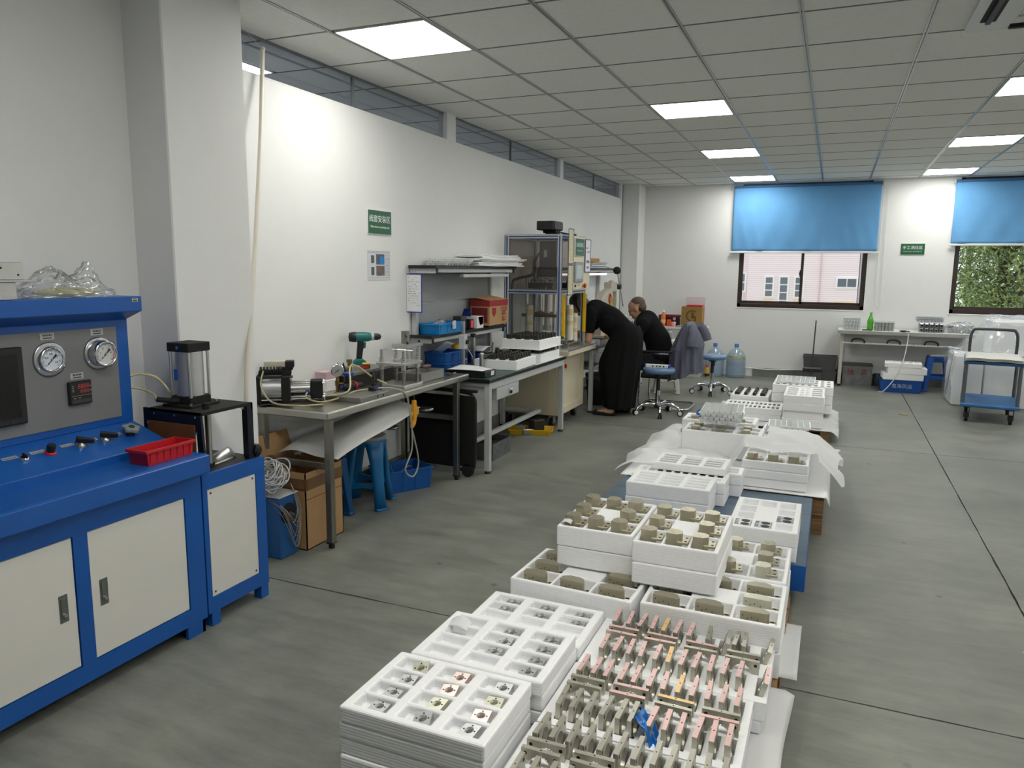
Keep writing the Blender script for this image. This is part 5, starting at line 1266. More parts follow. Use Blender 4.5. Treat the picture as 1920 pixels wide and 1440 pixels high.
def black_block(loc, label, group):
    global _bb
    if _bb is None:
        b = MB().box(-.024, .024, -.016, .016, 0, .055, .002)
        t = thing('black_block', label, 'metal part', (0, 0, 0), group); obj('body', b, BLOCKB, t)
        obj('bore', MB().cyl((.0238, 0, .034), (.0246, 0, .034), .004, n=8), BLACKM, t)
        t.location = loc; _bb = t
    else: dup(_bb, loc, label=label)['group'] = group
_bb = None
def bench_tray(x0, x1, y0, y1, z, lab, rz=0, h=.08, blocks=True):
    pk = pocket_grid(x0, x1, y0, y1, 4, 7, .03, .03, .03, .022)
    o = foam_tray('white foam tray of black blocks on the workbench, '+lab, x0, x1, y0, y1, z, z+h, pk, .045, 'foam trays on the workbench', rz)
    if blocks:
        c = Vector(((x0+x1)/2, (y0+y1)/2, 0)); R_ = Matrix.Rotation(math.radians(rz), 3, 'Z')
        for k, (a, b_, c0, d) in enumerate(pk):
            p = R_ @ (Vector(((a+b_)/2, (c0+d)/2, 0))-c)+c
            black_block((p.x, p.y, z+h-.016), 'black block, %s row back, %s from left, in %s' % (ORD[k//4], ORD[k % 4], lab), 'black blocks in workbench trays')
bench_tray(-2.75, -2.365, 5.625, 6.10, Z0, 'front bench tray', 2)
bench_tray(-2.72, -2.365, 6.20, 6.70, Z0, 'lower tray of the bench pair', 0)
foam_lay = obj('foam_sheet', MB().box(-2.74, -2.345, 6.15, 6.74, Z0+.12, Z0+.122), FOAM, None, 'thin foam sheet between the stacked trays on the workbench', 'foam sheet')
foam_lay.location.z = Z0+.1205
bench_tray(-2.74, -2.36, 6.19, 6.70, Z0+.123, 'upper tray of the bench pair', -2)
obj('packing_sheet', MB().box(-2.68, -2.352, 6.08, 6.84, Z0-.0001, Z0+.0008), PAPER, None, 'white packing sheet lying under the stacked foam trays', 'paper').location.z = Z0-.0008
# ================================================================== PRESS MACHINE
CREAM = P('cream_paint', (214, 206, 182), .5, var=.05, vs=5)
BLINE = P('blue_insert', (30, 78, 150), .4)
px0, px1, py0, py1 = -3.04, -2.445, 6.93, 7.73
pm = thing('automatic_press_machine', 'aluminium framed automatic press machine with tinted panels and cream base', 'press machine', (-2.75, 7.33, 0))
obj('base_cabinet', MB().box(px0, px1-.03, py0, py1, .125, .735, .004), CREAM, pm)
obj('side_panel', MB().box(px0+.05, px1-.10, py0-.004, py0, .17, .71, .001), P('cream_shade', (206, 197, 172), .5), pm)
obj('vent_grille', MB().box(px1-.50, px1-.385, py0-.006, py0-.0035, .56, .665), P('vent_dark', (96, 94, 80), .6), pm)
fp = MB(); fp.box(px1-.03, px1, py0, py0+.05, .125, .735); fp.box(px1-.03, px1, py1-.05, py1, .125, .735); fp.box(px1-.03, px1, py0+.05, py1-.05, .125, .19)
obj('front_frame', fp, CREAM, pm)
obj('chute', MB().add([(px1-.028, py0+.05, .19), (px1-.028, py1-.05, .19), (px1-.16, py1-.05, .28), (px1-.16, py0+.05, .28)], [(0, 1, 2, 3), (3, 2, 1, 0)]), CREAM, pm)
obj('isolator_plate', MB().box(px1-.03, px1-.024, py0+.18, py0+.26, .56, .65, .002), YELLOW, pm)
obj('isolator_knob', MB().cyl((px1-.024, py0+.22, .605), (px1-.0, py0+.22, .605), .022, n=18), RED, pm)
obj('table_slab', MB().box(px0, -2.335, py0-.03, py1+.07, .735, .785, .003), CREAM, pm)
obj('table_edge_strip', MB().box(-2.345, -2.333, py0-.032, py1+.072, .785, .789), P('edge_blue', (40, 44, 120), .5), pm)
obj('bed_plate', MB().box(px0+.04, -2.36, py0+.03, py1-.02, .785, .800, .002), GREYMETAL, pm)
for (x, y) in ((px0+.06, py0+.06), (px0+.06, py1-.06), (px1-.09, py0+.06), (px1-.09, py1-.06)):
    c = obj('caster', MB().cyl((x-.018, y, .045), (x+.018, y, .045), .045, n=20), BLACKM, pm)
    obj('fork', MB().box(x-.028, x-.02, y-.03, y+.03, .04, .125).box(x+.02, x+.028, y-.03, y+.03, .04, .125).box(x-.028, x+.028, y-.03, y+.03, .108, .125), GREYMETAL, c)
def profile(name, x0, x1, y0, y1, z0, z1, stripes):
    o = obj(name, MB().box(x0, x1, y0, y1, z0, z1, .003), P('profile_aluminium', (205, 206, 204), .35, .8), pm)
    m = MB()
    for s_ in stripes: m.box(*s_)
    obj('blue_insert', m, BLINE, o)
e = .04
for x in (px0, px1-e):
    for y in (py0, py1-e):
        profile('post', x, x+e, y, y+e, .80, 1.915, [(x+.013, x+.027, y-.001, y, .81, 1.90), (x+e, x+e+.001, y+.013, y+.027, .81, 1.90)])
for z in (1.875, 1.335):
    for y in (py0, py1-e): profile('cross_rail', px0+e, px1-e, y, y+e, z, z+e, [(px0+e, px1-e, y-.001, y, z+.013, z+.027)])
    for x in (px0, px1-e): profile('cross_rail', x, x+e, py0+e, py1-e, z, z+e, [(x+e, x+e+.001, py0+e, py1-e, z+.013, z+.027)])
SMOKE = clear('tinted_acrylic', (226, 220, 216), .04, .12, .04); CLR = clear('clear_acrylic', (240, 240, 238), .02, .18, .04)
obj('upper_guard', MB().box(px0+e, px1-e, py0+.016, py0+.021, 1.375, 1.875), SMOKE, pm, label='smoke tinted guard panel'); obj('lower_guard', MB().box(px0+e, px1-e, py0+.016, py0+.021, .80, 1.335), CLR, pm)
obj('upper_guard', MB().box(px0+e, px1-e, py1-.021, py1-.016, 1.375, 1.875), SMOKE, pm, label='smoke tinted guard panel'); obj('roof', MB().box(px0+.01, px1-.01, py0+.01, py1-.01, 1.915, 1.919), CLR, pm)
mx, my = -2.72, 7.30
mt = obj('servo_motor', MB().box(mx-.07, mx+.07, my-.07, my+.07, 1.58, 1.86, .008).box(mx-.09, mx+.09, my-.09, my+.09, 1.50, 1.58, .005), BLACKM, pm)
obj('motor_label', MB().box(mx-.02, mx+.015, my-.0712, my-.07, 1.70, 1.77), PAPER, mt)
obj('ram_housing', MB().box(mx-.16, mx+.16, my-.16, my+.16, 1.385, 1.44, .003), DARK, pm)
obj('support_plate', MB().box(px0+.05, px1-.05, py0+.06, py1-.06, 1.345, 1.372, .002), P('grey_plate', (146, 146, 142)), pm)
for sx in (-1, 1):
    for sy in (-1, 1): obj('guide_column', MB().cyl((mx+sx*.15, my+sy*.2, .80), (mx+sx*.15, my+sy*.2, 1.50), .019, n=18), CHROME, pm)
obj('ram', MB().cyl((mx, my, 1.0), (mx, my, 1.345), .03, n=20).cyl((mx, my, .95), (mx, my, 1.0), .045, n=20), GREYMETAL, pm)
obj('ram_plate', MB().box(mx-.19, mx+.19, my-.24, my+.24, 1.10, 1.13, .002), DARK, pm)
obj('fixture_block', MB().box(-2.62, -2.42, 7.12, 7.50, .80, .835, .003).box(-2.58, -2.46, 7.18, 7.42, .835, .86, .003), STEEL, pm)
obj('cable_conduit', MB().tube(seg_pts([(px0+.06, py0+.05, .85), (px0+.06, py0+.05, 1.40), (px0+.10, py0+.08, 1.48), (px0+.25, py0+.14, 1.53), (mx-.10, my-.12, 1.66), (mx-.07, my-.05, 1.74)], 6), .014, 10), BLACK, pm)
ct = MB()
for k in range(5): ct.tube(seg_pts([(mx-.12+.05*k, my-.17, 1.44), (mx-.10+.05*k, my-.19, 1.47+.02*(k % 2)), (mx-.05+.05*k, my-.17, 1.45)], 5), .004, 6)
obj('wiring', ct, BLACK, pm)
for k, x in enumerate((-2.92, -2.87, -2.62, -2.55)): obj('sensor_post', MB().cyl((x, py0+.06, 1.372), (x, py0+.06, 1.41), .007, n=10), CHROME, pm)
# taped white guard tubes and light curtains at the opening
t_w = P('white_sleeve', (222, 218, 204), .6, var=.08, vs=14)
for k, (x, y, z0, z1) in enumerate(((-2.80, 7.02, .80, 1.22), (-2.47, 7.30, .86, 1.22), (-2.52, 7.60, .80, 1.12))):
    g = obj('padded_sleeve', MB().cyl((x, y, z0), (x, y, z1), .036, .033, n=18), t_w, pm)
    obj('tape_band', MB().cyl((x, y, z1-.10), (x, y, z1-.04), .0365, n=18), P('masking_tape', (206, 192, 140), .7), g); obj('tape_band', MB().cyl((x, y, z1-.20), (x, y, z1-.16), .0368, n=18), P('masking_tape', (206, 192, 140), .7), g)
for y in (py0+.055, py1-.075): 
    lc = obj('light_curtain', MB().box(px1-.005, px1+.028, y, y+.034, .92, 1.33, .003), P('curtain_yellow', (234, 190, 22), .4), pm)
    obj('lens_strip', MB().box(px1+.028, px1+.029, y+.010, y+.024, .93, 1.32), BLACK, lc)
obj('curtain_stand', MB().cyl((px1+.01, py1-.055, .79), (px1+.01, py1-.055, .92), .012, n=12), GREYMETAL, pm)
# control box over the opening
cb = obj('control_box', MB().box(px1-.005, px1+.05, 7.13, 7.70, 1.375, 1.905, .004), CREAM, pm)
hm = obj('touch_screen', MB().box(px1+.05, px1+.066, 7.17, 7.43, 1.45, 1.655, .004), P('hmi_grey', (140, 146, 150), .45), cb)
obj('display', MB().box(px1+.066, px1+.067, 7.20, 7.40, 1.485, 1.625), P('hmi_screen', (176, 190, 192), .25), hm)
es = obj('emergency_button', MB().cyl((px1+.05, 7.47, 1.415), (px1+.062, 7.47, 1.415), .018, n=16), YELLOW, cb); obj('mushroom', MB().lathe([(.010, .062), (.024, .068), (.024, .082), (.015, .088)], (px1, 7.47, 1.415), 18, 'x'), RED, es)
obj('start_button', MB().cyl((px1+.05, 7.21, 1.415), (px1+.062, 7.21, 1.415), .012, n=14), P('button_black', (30, 30, 30), .4), cb); obj('indicator', MB().cyl((px1+.05, 7.33, 1.42), (px1+.056, 7.33, 1.42), .006, n=10), DARK, cb)
# black motor unit on the roof
t = thing('roof_vision_unit', 'black boxy unit on a stand on top of the press machine', 'machine unit', (-2.66, 7.25, 1.919))
obj('stand', MB().cyl((-2.66, 7.26, 1.919), (-2.66, 7.26, 1.94), .09, .07, n=24).box(-2.74, -2.60, 7.19, 7.33, 1.94, 1.965, .004), BLACKM, t)
obj('housing', MB().box(-2.775, -2.595, 7.10, 7.38, 1.965, 2.055, .006), BLACK, t)
obj('end_cap', MB().box(-2.595, -2.585, 7.12, 7.36, 1.975, 2.045, .003), DARK, t)
obj('cable', MB().tube(seg_pts([(-2.60, 7.34, 1.95), (-2.54, 7.40, 1.935), (-2.47, 7.45, 1.93)], 5), .008, 8), BLACK, t)
YP = P('old_paper', (206, 200, 160), .8, var=.08, vs=20)
FP = facing((0, 0, 0), (1, 0, 0))
def MX(x, y, z): return Matrix.Translation((x, y, z)) @ Matrix.Rotation(math.radians(90), 4, 'Z')
framed_paper('process_sheet', 'upper yellowed sheet in blue frame on the press front post', MX(px1+.062, 7.03, 1.80), .155, .34, YP, 12, sd=5)
framed_paper('process_sheet', 'lower yellowed sheet in blue frame on the press front post', MX(px1+.062, 7.03, 1.475), .155, .30, YP, 12, sd=6)
t = framed_paper('drawing_sheet', 'white drawing sheet in blue frame on the right of the press controls', MX(px1+.056, 7.60, 1.72), .19, .34, PAPER, 0, sd=7)
dm = MB()
for (a, b_, z, s_) in ((7.54, 7.60, 1.80, .012), (7.57, 7.66, 1.76, .010), (7.55, 7.65, 1.66, .03), (7.56, 7.64, 1.60, .02)): dm.box(px1+.0583, px1+.0587, a, b_, z-s_/2, z+s_/2)
obj('drawing', dm, P('faded_ink', (120, 122, 132)), t)
def sign(label, zh, en, c, n, w, h, s1, s2):
    t = thing('area_sign', label, 'sign', tuple(Vector(c)-Vector((0, 0, h/2))), 'green area signs')
    F_ = facing(c, n)
    obj('plate', MB().box(-w/2, w/2, -h/2, h/2, -.004, .004, .001, M=F_), GREEN, t)
    obj('edge', MB().box(-w/2-.002, w/2+.002, -h/2-.002, h/2+.002, -.0045, .0032, M=F_), WPLAS, t)
    text('lettering', zh, s1, F_ @ Matrix.Translation((0, h*.12, .0045)), LETTER, t); text('small_lettering', en, s2, F_ @ Matrix.Translation((0, -h*.2, .0045)), LETTER, t)
    return t
sign('green area sign fixed to the front of the press machine', '自动压装区', 'Automatic pressing area', (px1+.058, 7.315, 1.80), (1, 0, 0), .27, .17, .048, .019)
sign('green area sign on the left white wall', '阀套安装区', 'Valve sleeve mounting area', (XL+.006, 4.68, 1.90), (1, 0, 0), .30, .165, .055, .0225)
sign('small green area sign on the far wall between the windows', '手工测压区', 'Manual pressure measuring area', (.965, YF-.006, 1.90), (0, -1, 0), .295, .15, .050, .0175)
# ---- wall poster under the left sign
t = thing('instruction_poster', 'laminated instruction sheet with photos below the green sign on the wall', 'poster', (XL+.003, 4.672, 1.50))
PX = XL+.003
obj('sheet', MB().box(PX-.002, PX, 4.525, 4.818, 1.49, 1.70), P('poster_white', (214, 216, 222), .35), t)
def pr(name, y0, y1, z0, z1, m): obj(name, MB().box(PX, PX+.0006, y0, y1, z0, z1), m, t)
pr('photo', 4.632, 4.74, 1.60, 1.675, P('photo_mix_a', (96, 104, 120), .6, var=.7, vs=60)); pr('photo', 4.632, 4.74, 1.52, 1.592, P('photo_mix_b', (120, 110, 104), .6, var=.7, vs=60))
obj('photo_detail', MB().box(PX+.0006, PX+.001, 4.68, 4.738, 1.603, 1.66), BLUELT, t)
pr('photo', 4.568, 4.606, 1.61, 1.665, P('photo_grey', (90, 92, 92), .6, var=.5, vs=80)); pr('photo', 4.568, 4.606, 1.525, 1.582, P('photo_grey', (90, 92, 92)))
m = MB(); rr = random.Random(9)
for z in [1.692, 1.684, 1.506]+[1.668-.0105*k for k in range(15)]:
    y = 4.535 if z > 1.68 or z < 1.51 else 4.75
    while y < 4.81:
        L = rr.uniform(.006, .02); m.box(PX, PX+.0005, y, min(4.812, y+L), z-.0016, z+.0016); y += L+.007
obj('print', m, P('faded_ink', (120, 122, 132)), t)
# yellow tray with metal blocks under the workbench
bin_box('floor_tray', TR(-2.62, 6.64, 0, 17), .42, .22, .05, YELLOW, 'yellow plastic tray with metal blocks on the floor under the bench', ribs=5)
for k, (x, y, w, d, h, m_, l) in enumerate(((-2.70, 6.57, .08, .07, .075, ALU, 'bright aluminium block in the yellow floor tray'), (-2.62, 6.55, .10, .06, .05, STEEL, 'flat steel block in the yellow floor tray'), (-2.58, 6.68, .13, .10, .125, P('dark_iron', (66, 62, 56), .5, .7, var=.2, vs=15), 'big dark iron block in the yellow floor tray'))):
    o = obj('metal_block', MB().box(x-w/2, x+w/2, y-d/2, y+d/2, .004, .004+h, .008 if k == 2 else .003).cyl((x, y, .004+h), (x, y, .008+h), .015, n=14), m_, None, l, 'metal part', 'blocks in the yellow tray')
    o.rotation_euler = (0, 0, math.radians(17+20*k))
t = thing('steel_floor_box', 'open grey sheet steel box on the floor behind the bench leg', 'box', (-2.62, 5.66, 0))
GAL = P('galvanised', (120, 124, 124), .5, .7, var=.25, vs=14)
b = MB(); X0, X1, Y0, Y1, H = -2.72, -2.50, 5.48, 5.86, .14
for q in ((X0, X1, Y0, Y0+.004), (X0, X1, Y1-.004, Y1), (X0, X0+.004, Y0+.004, Y1-.004), (X1-.004, X1, Y0+.004, Y1-.004)): b.box(*q, 0, H)
b.box(X0+.004, X1-.004, Y0+.004, Y1-.004, .0, .004)
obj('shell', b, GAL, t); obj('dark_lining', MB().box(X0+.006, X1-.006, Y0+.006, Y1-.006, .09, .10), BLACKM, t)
bx = MB()
for k in range(2):
    yy = Y0+.10+k*.17
    for s_ in (-1, 1): bx.box(X1, X1+.002, yy-.08, yy+.08, .068, .074, M=Matrix.Translation((0, yy, .07)) @ Matrix.Rotation(s_*.5, 4, 'X') @ Matrix.Translation((0, -yy, -.07)))
obj('pressed_ribs', bx, GAL, t)
# ================================================================== SECOND WORKBENCH
wb2 = workbench('inspection_workbench', 'grey workbench with black top behind the press where two people work', -3.04, -2.38, 7.86, 10.30, .734, (10.2, [(1.60, 10.26, .26)]), (8.0, 8.42), False)
obj('lamp_tube', MB().cyl((-2.86, 8.1, 1.52), (-2.86, 9.95, 1.52), .013, n=12), P('tube_lamp', (245, 245, 245), .4, emit=(255, 255, 255), es=1.2), wb2)
obj('underdrawer', MB().box(-2.70, -2.40, 8.02, 8.40, .46, .50, .003), LGREY, wb2)
for k, (y, z, w, m_, l) in enumerate(((9.15, 1.60, .34, P('paper_grey', (170, 172, 182), .8), 'pile of grey papers on the shelf of the far workbench'), )):
    t = thing('paper_pile', l, 'papers', (-2.9, 9.4, 1.60))
    for q in range(6): obj('sheets', MB().box(-3.0, -2.80+.01*(q % 3), 8.95+.04*q, 9.75-.03*(q % 2), 1.602+q*.012, 1.612+q*.012, .001), P('paper_grey', (170, 172, 182)) if q % 2 else PAPER, t)
    obj('folder', MB().box(-2.99, -2.82, 9.3, 9.98, 1.602, 1.61).xf(Matrix.Identity(4)), P('folder_blue', (48, 62, 130), .5), t)
t = thing('parts_carton', 'flat brown carton on top of the papers on the far shelf', 'box', (-2.92, 9.35, 1.676))
obj('carton', MB().box(-3.0, -2.84, 9.15, 9.55, 1.676, 1.722, .002), P('ochre_card', (176, 132, 64), .8), t); obj('tape', MB().box(-2.95, -2.89, 9.149, 9.551, 1.7215, 1.7225), tape, t)
# arbor press
AP = P('beige_cast', (190, 184, 170), .5)
ax_, ay_ = -2.66, 9.34
t = thing('arbor_press', 'beige cast arbor press with black ball lever on the far workbench', 'arbor press', (ax_, ay_, .735))
obj('frame', MB().prism([(8.92, .735), (9.10, .735), (9.10, 1.06), (9.30, 1.05), (9.42, 1.05), (9.42, 1.30), (9.60, 1.30), (9.60, 1.05), (9.62, 1.05), (9.62, 1.42), (9.34, 1.42), (9.34, 1.34), (9.10, 1.30), (8.92, 1.20)], 'x', ax_-.05, ax_+.05), AP, t, bevel=.006)
obj('base', MB().box(ax_-.10, ax_+.10, 8.90, 9.72, .735, .775, .006), AP, t)
obj('ram', MB().box(ax_-.022, ax_+.022, 9.46, 9.56, .92, 1.44, .004), CHROME, t)
obj('pinion', MB().cyl((ax_-.06, 9.66, 1.36), (ax_+.09, 9.66, 1.36), .035, n=20), P('dark_grey', (58, 58, 60)), t)
lv = obj('lever', MB().cyl((ax_+.075, 9.50, 1.56), (ax_+.075, 9.85, 1.10), .009, n=12), CHROME, t)
obj('ball', MB().ell((ax_+.075, 9.49, 1.57), .05, 20, 12), BLACKM, lv)
t = thing('scissors', 'scissors with one red and one yellow handle hanging on the arbor press', 'scissors', (ax_+.055, 9.25, 1.1))
def ringpts(y, z, r): return [(ax_+.056, y+r*math.cos(a)*.8, z+r*math.sin(a)) for a in [2*PI*i/18 for i in range(18)]]
obj('red_handle', MB().tube(ringpts(9.27, 1.22, .055), .009, 8, True), P('scissor_red', (176, 40, 36), .5), t); obj('yellow_handle', MB().tube(ringpts(9.33, 1.17, .055), .009, 8, True), P('scissor_yellow', (206, 180, 40), .5), t)
obj('blades', MB().prism([(9.24, 1.16), (9.27, 1.14), (9.12, 1.03)], 'x', ax_+.054, ax_+.058), STEEL, t)
t = thing('grease_can', 'small yellow can with white lid standing beside the arbor press', 'can', (-2.50, 9.35, .735))
obj('can', MB().lathe([(.04, 0), (.042, .01), (.042, .15), (.036, .17)], (-2.50, 9.30, .735), 20), P('can_yellow', (226, 178, 40), .45), t); obj('lid', MB().lathe([(.043, .15), (.043, .185), (.03, .19)], (-2.50, 9.30, .735), 20), YELLOW, t)
t = thing('desk_vise', 'grey bench vise with clear wrapping on the far workbench', 'vise', (-2.50, 9.75, .735))
obj('body', MB().box(-2.54, -2.40, 9.62, 9.80, .735, .83, .008).box(-2.53, -2.41, 9.64, 9.69, .83, .91, .004), P('vise_grey', (130, 134, 136), .5, .5), t); obj('jaw', MB().box(-2.53, -2.41, 9.74, 9.78, .83, .91, .004), GREYMETAL, t)
obj('wrap', bagmesh(-2.47, 9.86, .736, .06, .07, .09, 21, 0, [(0, 0, .03, .05)]), BAGM, t)
t = thing('foam_pad', 'white foam block on the edge of the far workbench near the woman', 'foam block', (-2.5, 8.02, .735))
obj('pad', MB().box(-2.60, -2.385, 7.92, 8.12, .735, .80, .006), FOAM, t); obj('pad', MB().box(-2.70, -2.62, 7.95, 8.12, .735, .78, .006), FOAM, t)
t = thing('waste_bin', 'black waste bin with bag liner under the far workbench', 'waste bin', (-2.51, 8.45, 0))
obj('bucket', MB().lathe([(.10, 0), (.13, .36), (.127, .36), (.098, .006), (.001, .006)], (-2.51, 8.45, 0), 26), BLACKM, t)
obj('liner', MB().lathe([(.128, .30), (.134, .335), (.136, .362), (.130, .37), (.122, .35), (.115, .28)], (-2.51, 8.45, 0), 26), P('liner_grey', (92, 94, 98), .3), t)
obj('green_bottle', MB().lathe([(.03, 0), (.033, .01), (.033, .11), (.012, .14), (.012, .16)], (-2.80, 7.98, .735), 16), P('green_plastic', (40, 150, 60), .4), None, 'green bottle seen through the press opening', 'bottle')
# ================================================================== PEOPLE
def skinned(name, b, mat, parent, vox=.009, smooth=3, mats=None):
    """merge the overlapping limbs of builder b into one continuous surface"""
    me = mesh_of(name+'_raw', b, mat, root_of(parent).location)
    tmp = bpy.data.objects.new(name+'_raw', me); COL.objects.link(tmp)
    r = tmp.modifiers.new('r', 'REMESH'); r.mode = 'VOXEL'; r.voxel_size = vox; r.use_smooth_shade = True
    s_ = tmp.modifiers.new('s', 'SMOOTH'); s_.factor = .5; s_.iterations = smooth
    bpy.context.view_layer.update()
    m2 = bpy.data.meshes.new_from_object(tmp.evaluated_get(bpy.context.evaluated_depsgraph_get()))
    bpy.data.objects.remove(tmp, do_unlink=True)
    m2.materials.clear(); m2.materials.append(mat); m2.polygons.foreach_set('use_smooth', [True]*len(m2.polygons))
    o = bpy.data.objects.new(name, m2); COL.objects.link(o); o.parent = parent
    return o
def cap(b, p0, p1, r0, r1=None, n=14):
    r1 = r0 if r1 is None else r1
    b.cyl(p0, p1, r0, r1, n); b.ell(p0, r0, n, 8); b.ell(p1, r1, n, 8); return b
def limb(b, pts, rs):
    for i in range(len(pts)-1): cap(b, pts[i], pts[i+1], rs[i], rs[i+1])
    return b
def hand(b, wrist, d, palm_n, side, curl=.5, s=1.0):
    """five separate curled fingers from a palm; d = pointing direction, palm_n = palm normal"""
    d = Vector(d).normalized(); n = Vector(palm_n); n = (n-d*n.dot(d)).normalized(); w = d.cross(n)*side
    W = Vector(wrist)
    for k in range(4): cap(b, W+w*(.012*(k-1.5))*s, W+(d*.075+w*(.019*(k-1.5)))*s, .013*s, .012*s, 10)
    for k, L in enumerate((.072, .080, .074, .058)):
        p = W+(d*.078+w*(.019*(k-1.5)))*s; a = .25+curl*.3; pts = [p]
        for q in range(3):
            dd = d*math.cos(a)+n*math.sin(a); pts.append(pts[-1]+dd*L*(.42, .33, .25)[q]*s); a += curl
        limb(b, pts, [.0095*s, .009*s, .0085*s, .007*s])
    p = W+(d*.02-w*.03)*s
    limb(b, [p, p+(d*.03-w*.022+n*.012)*s, p+(d*.062-w*.024+n*.026)*s], [.013*s, .0105*s, .008*s])
def head(b, c, f, up, s=1.0):
    """c centre, f facing, up crown direction"""
    f = Vector(f).normalized(); up = Vector(up); up = (up-f*up.dot(f)).normalized(); r = f.cross(up); c = Vector(c)
    M = Matrix((f, -r, up)).transposed()
    def E(off, rad): b.ell(tuple(c+M @ Vector(off)*s), tuple(v*s for v in rad), 16, 10, M)
    E((-.012, 0, .03), (.098, .078, .088)); E((.025, 0, -.045), (.062, .060, .070)); E((.045, 0, -.085), (.034, .036, .026))
    E((.088, 0, -.018), (.016, .012, .026)); E((.096, 0, -.032), (.012, .014, .010))
    E((.078, 0, .018), (.016, .052, .012)); E((.076, 0, -.068), (.014, .026, .010)); E((.06, .038, -.03), (.022, .02, .02)); E((.06, -.038, -.03), (.022, .02, .02))
    for q in (-1, 1): E((-.008, q*.078, -.012), (.020, .009, .032))
    return M
SKIN = P('skin', (196, 150, 124), .55, var=.06, vs=20, spec=.35)
HAIRB = P('black_hair', (26, 22, 22), .5)
CLOTH = P('black_cotton', (20, 20, 23), .9, var=.15, vs=30, bump=.15, bs=200, spec=.15)
SKIRT = P('black_skirt_cloth', (16, 16, 18), .85, var=.15, vs=12, bump=.1, bs=60, spec=.2)
# ---- woman bending over the bench
wx, wy = -2.13, 7.95
W_ = thing('person', 'person in black top and long black skirt bending over beside the press', 'person', (wx, wy, 0))
hip = Vector((-2.05, 7.98, .88)); sho = Vector((-2.40, 7.98, 1.13)); nk = Vector((-2.49, 7.97, 1.165)); hd = Vector((-2.60, 7.96, 1.19))
b = MB()
limb(b, [hip, (hip+sho)/2+Vector((0, 0, .03)), sho], [.135, .125, .12])
b.ell(tuple(sho+Vector((0, 0, .0))), (.10, .17, .10)); b.ell(tuple(hip), (.14, .165, .14))
limb(b, [sho, nk, hd], [.07, .048, .05])
HM = head(b, hd, (-.75, 0, -.66), (-.55, 0, .8), 1.0)
ft = [Vector((-2.20, 7.80, .0)), Vector((-2.10, 8.06, .0))]
for k, f in enumerate(ft):
    kn = Vector((f.x+.06, f.y+(.06 if k == 0 else -.03), .47)); hp = hip+Vector((0, -.08 if k == 0 else .08, -.06))
    limb(b, [hp, kn, f+Vector((.05, 0, .085))], [.095, .062, .04])
    limb(b, [f+Vector((.06, 0, .045)), f+Vector((-.04, 0, .035)), f+Vector((-.12, 0, .022))], [.038, .035, .022])
for q, hx in ((-1, Vector((-2.64, 7.83, .93))), (1, Vector((-2.70, 8.10, .86)))):
    s0 = sho+Vector((-.01, q*.155, -.02)); el = s0+Vector((-.015, q*.02, -.29)) if q < 0 else s0+Vector((-.10, .02, -.25))
    limb(b, [s0, el, hx], [.055, .043, .027]); dd = (hx-el).normalized()
    hand(b, hx, dd, (0, -q*.3, -1), q, .45, .9)
skinned('body', b, SKIN, W_, .0075, 2)
b = MB()
limb(b, [hip+Vector((.0, 0, -.02)), (hip+sho)/2+Vector((0, 0, .035)), sho, sho+Vector((-.05, 0, .012))], [.150, .140, .128, .085])
b.ell(tuple(hip+Vector((.01, 0, -.01))), (.15, .18, .15)); b.ell(tuple((hip+sho)/2), (.16, .175, .135), M=Matrix.Rotation(math.radians(36), 3, 'Y')); b.ell(tuple(sho), (.115, .185, .115))
for q in (-1, 1):
    s0 = sho+Vector((-.01, q*.155, -.02)); el = s0+Vector((-.015, q*.02, -.29)) if q < 0 else s0+Vector((-.10, .02, -.25))
    limb(b, [s0, s0*.42+el*.58], [.072, .068])
skinned('top', b, CLOTH, W_, .012, 4)
sk = MB(); rows = []
for k, (z, cx_, rx_, ry_) in enumerate(((.98, -2.05, .145, .17), (.90, -2.035, .165, .195), (.80, -2.04, .18, .215), (.60, -2.06, .185, .225), (.40, -2.075, .18, .235), (.20, -2.085, .165, .23), (.085, -2.09, .16, .225))):
    rows.append((z, cx_, rx_, ry_))
def skf(u, v):
    t_ = v*(len(rows)-1); i = min(int(t_), len(rows)-2); f = t_-i; A, B_ = rows[i], rows[i+1]
    z, cx_, rx_, ry_ = [A[q]*(1-f)+B_[q]*f for q in range(4)]; a = 2*PI*u
    wv = 1+.055*v*math.sin(9*a+.6)+.03*v*math.sin(15*a+2)
    fr_ = .035*max(0, math.cos(a-PI))*math.exp(-((v-.55)/.18)**2)*4
    return (cx_+rx_*wv*math.cos(a)-fr_*.6, 7.96+ry_*wv*math.sin(a), z)
sk.grid(skf, 72, 40)
o = obj('skirt', sk, SKIRT, W_); o.modifiers.new('thickness', 'SOLIDIFY').thickness = .004
b = MB(); c = hd
HMv = lambda off: tuple(c+HM @ Vector(off))
b.ell(HMv((-.022, 0, .04)), (.102, .088, .090), 16, 10, HM); b.ell(HMv((-.05, 0, -.03)), (.07, .085, .09), 16, 10, HM)
for q in (-1, 1): limb(b, [Vector(HMv((-.02, q*.07, .02))), Vector(HMv((.0, q*.082, -.07))), Vector(HMv((.0, q*.078, -.13)))], [.03, .024, .010])
limb(b, [Vector(HMv((-.07, 0, .03))), Vector(HMv((-.085, 0, -.06))), Vector(HMv((-.06, .02, -.14)))], [.05, .045, .02])
skinned('hair', b, HAIRB, W_, .01, 2)
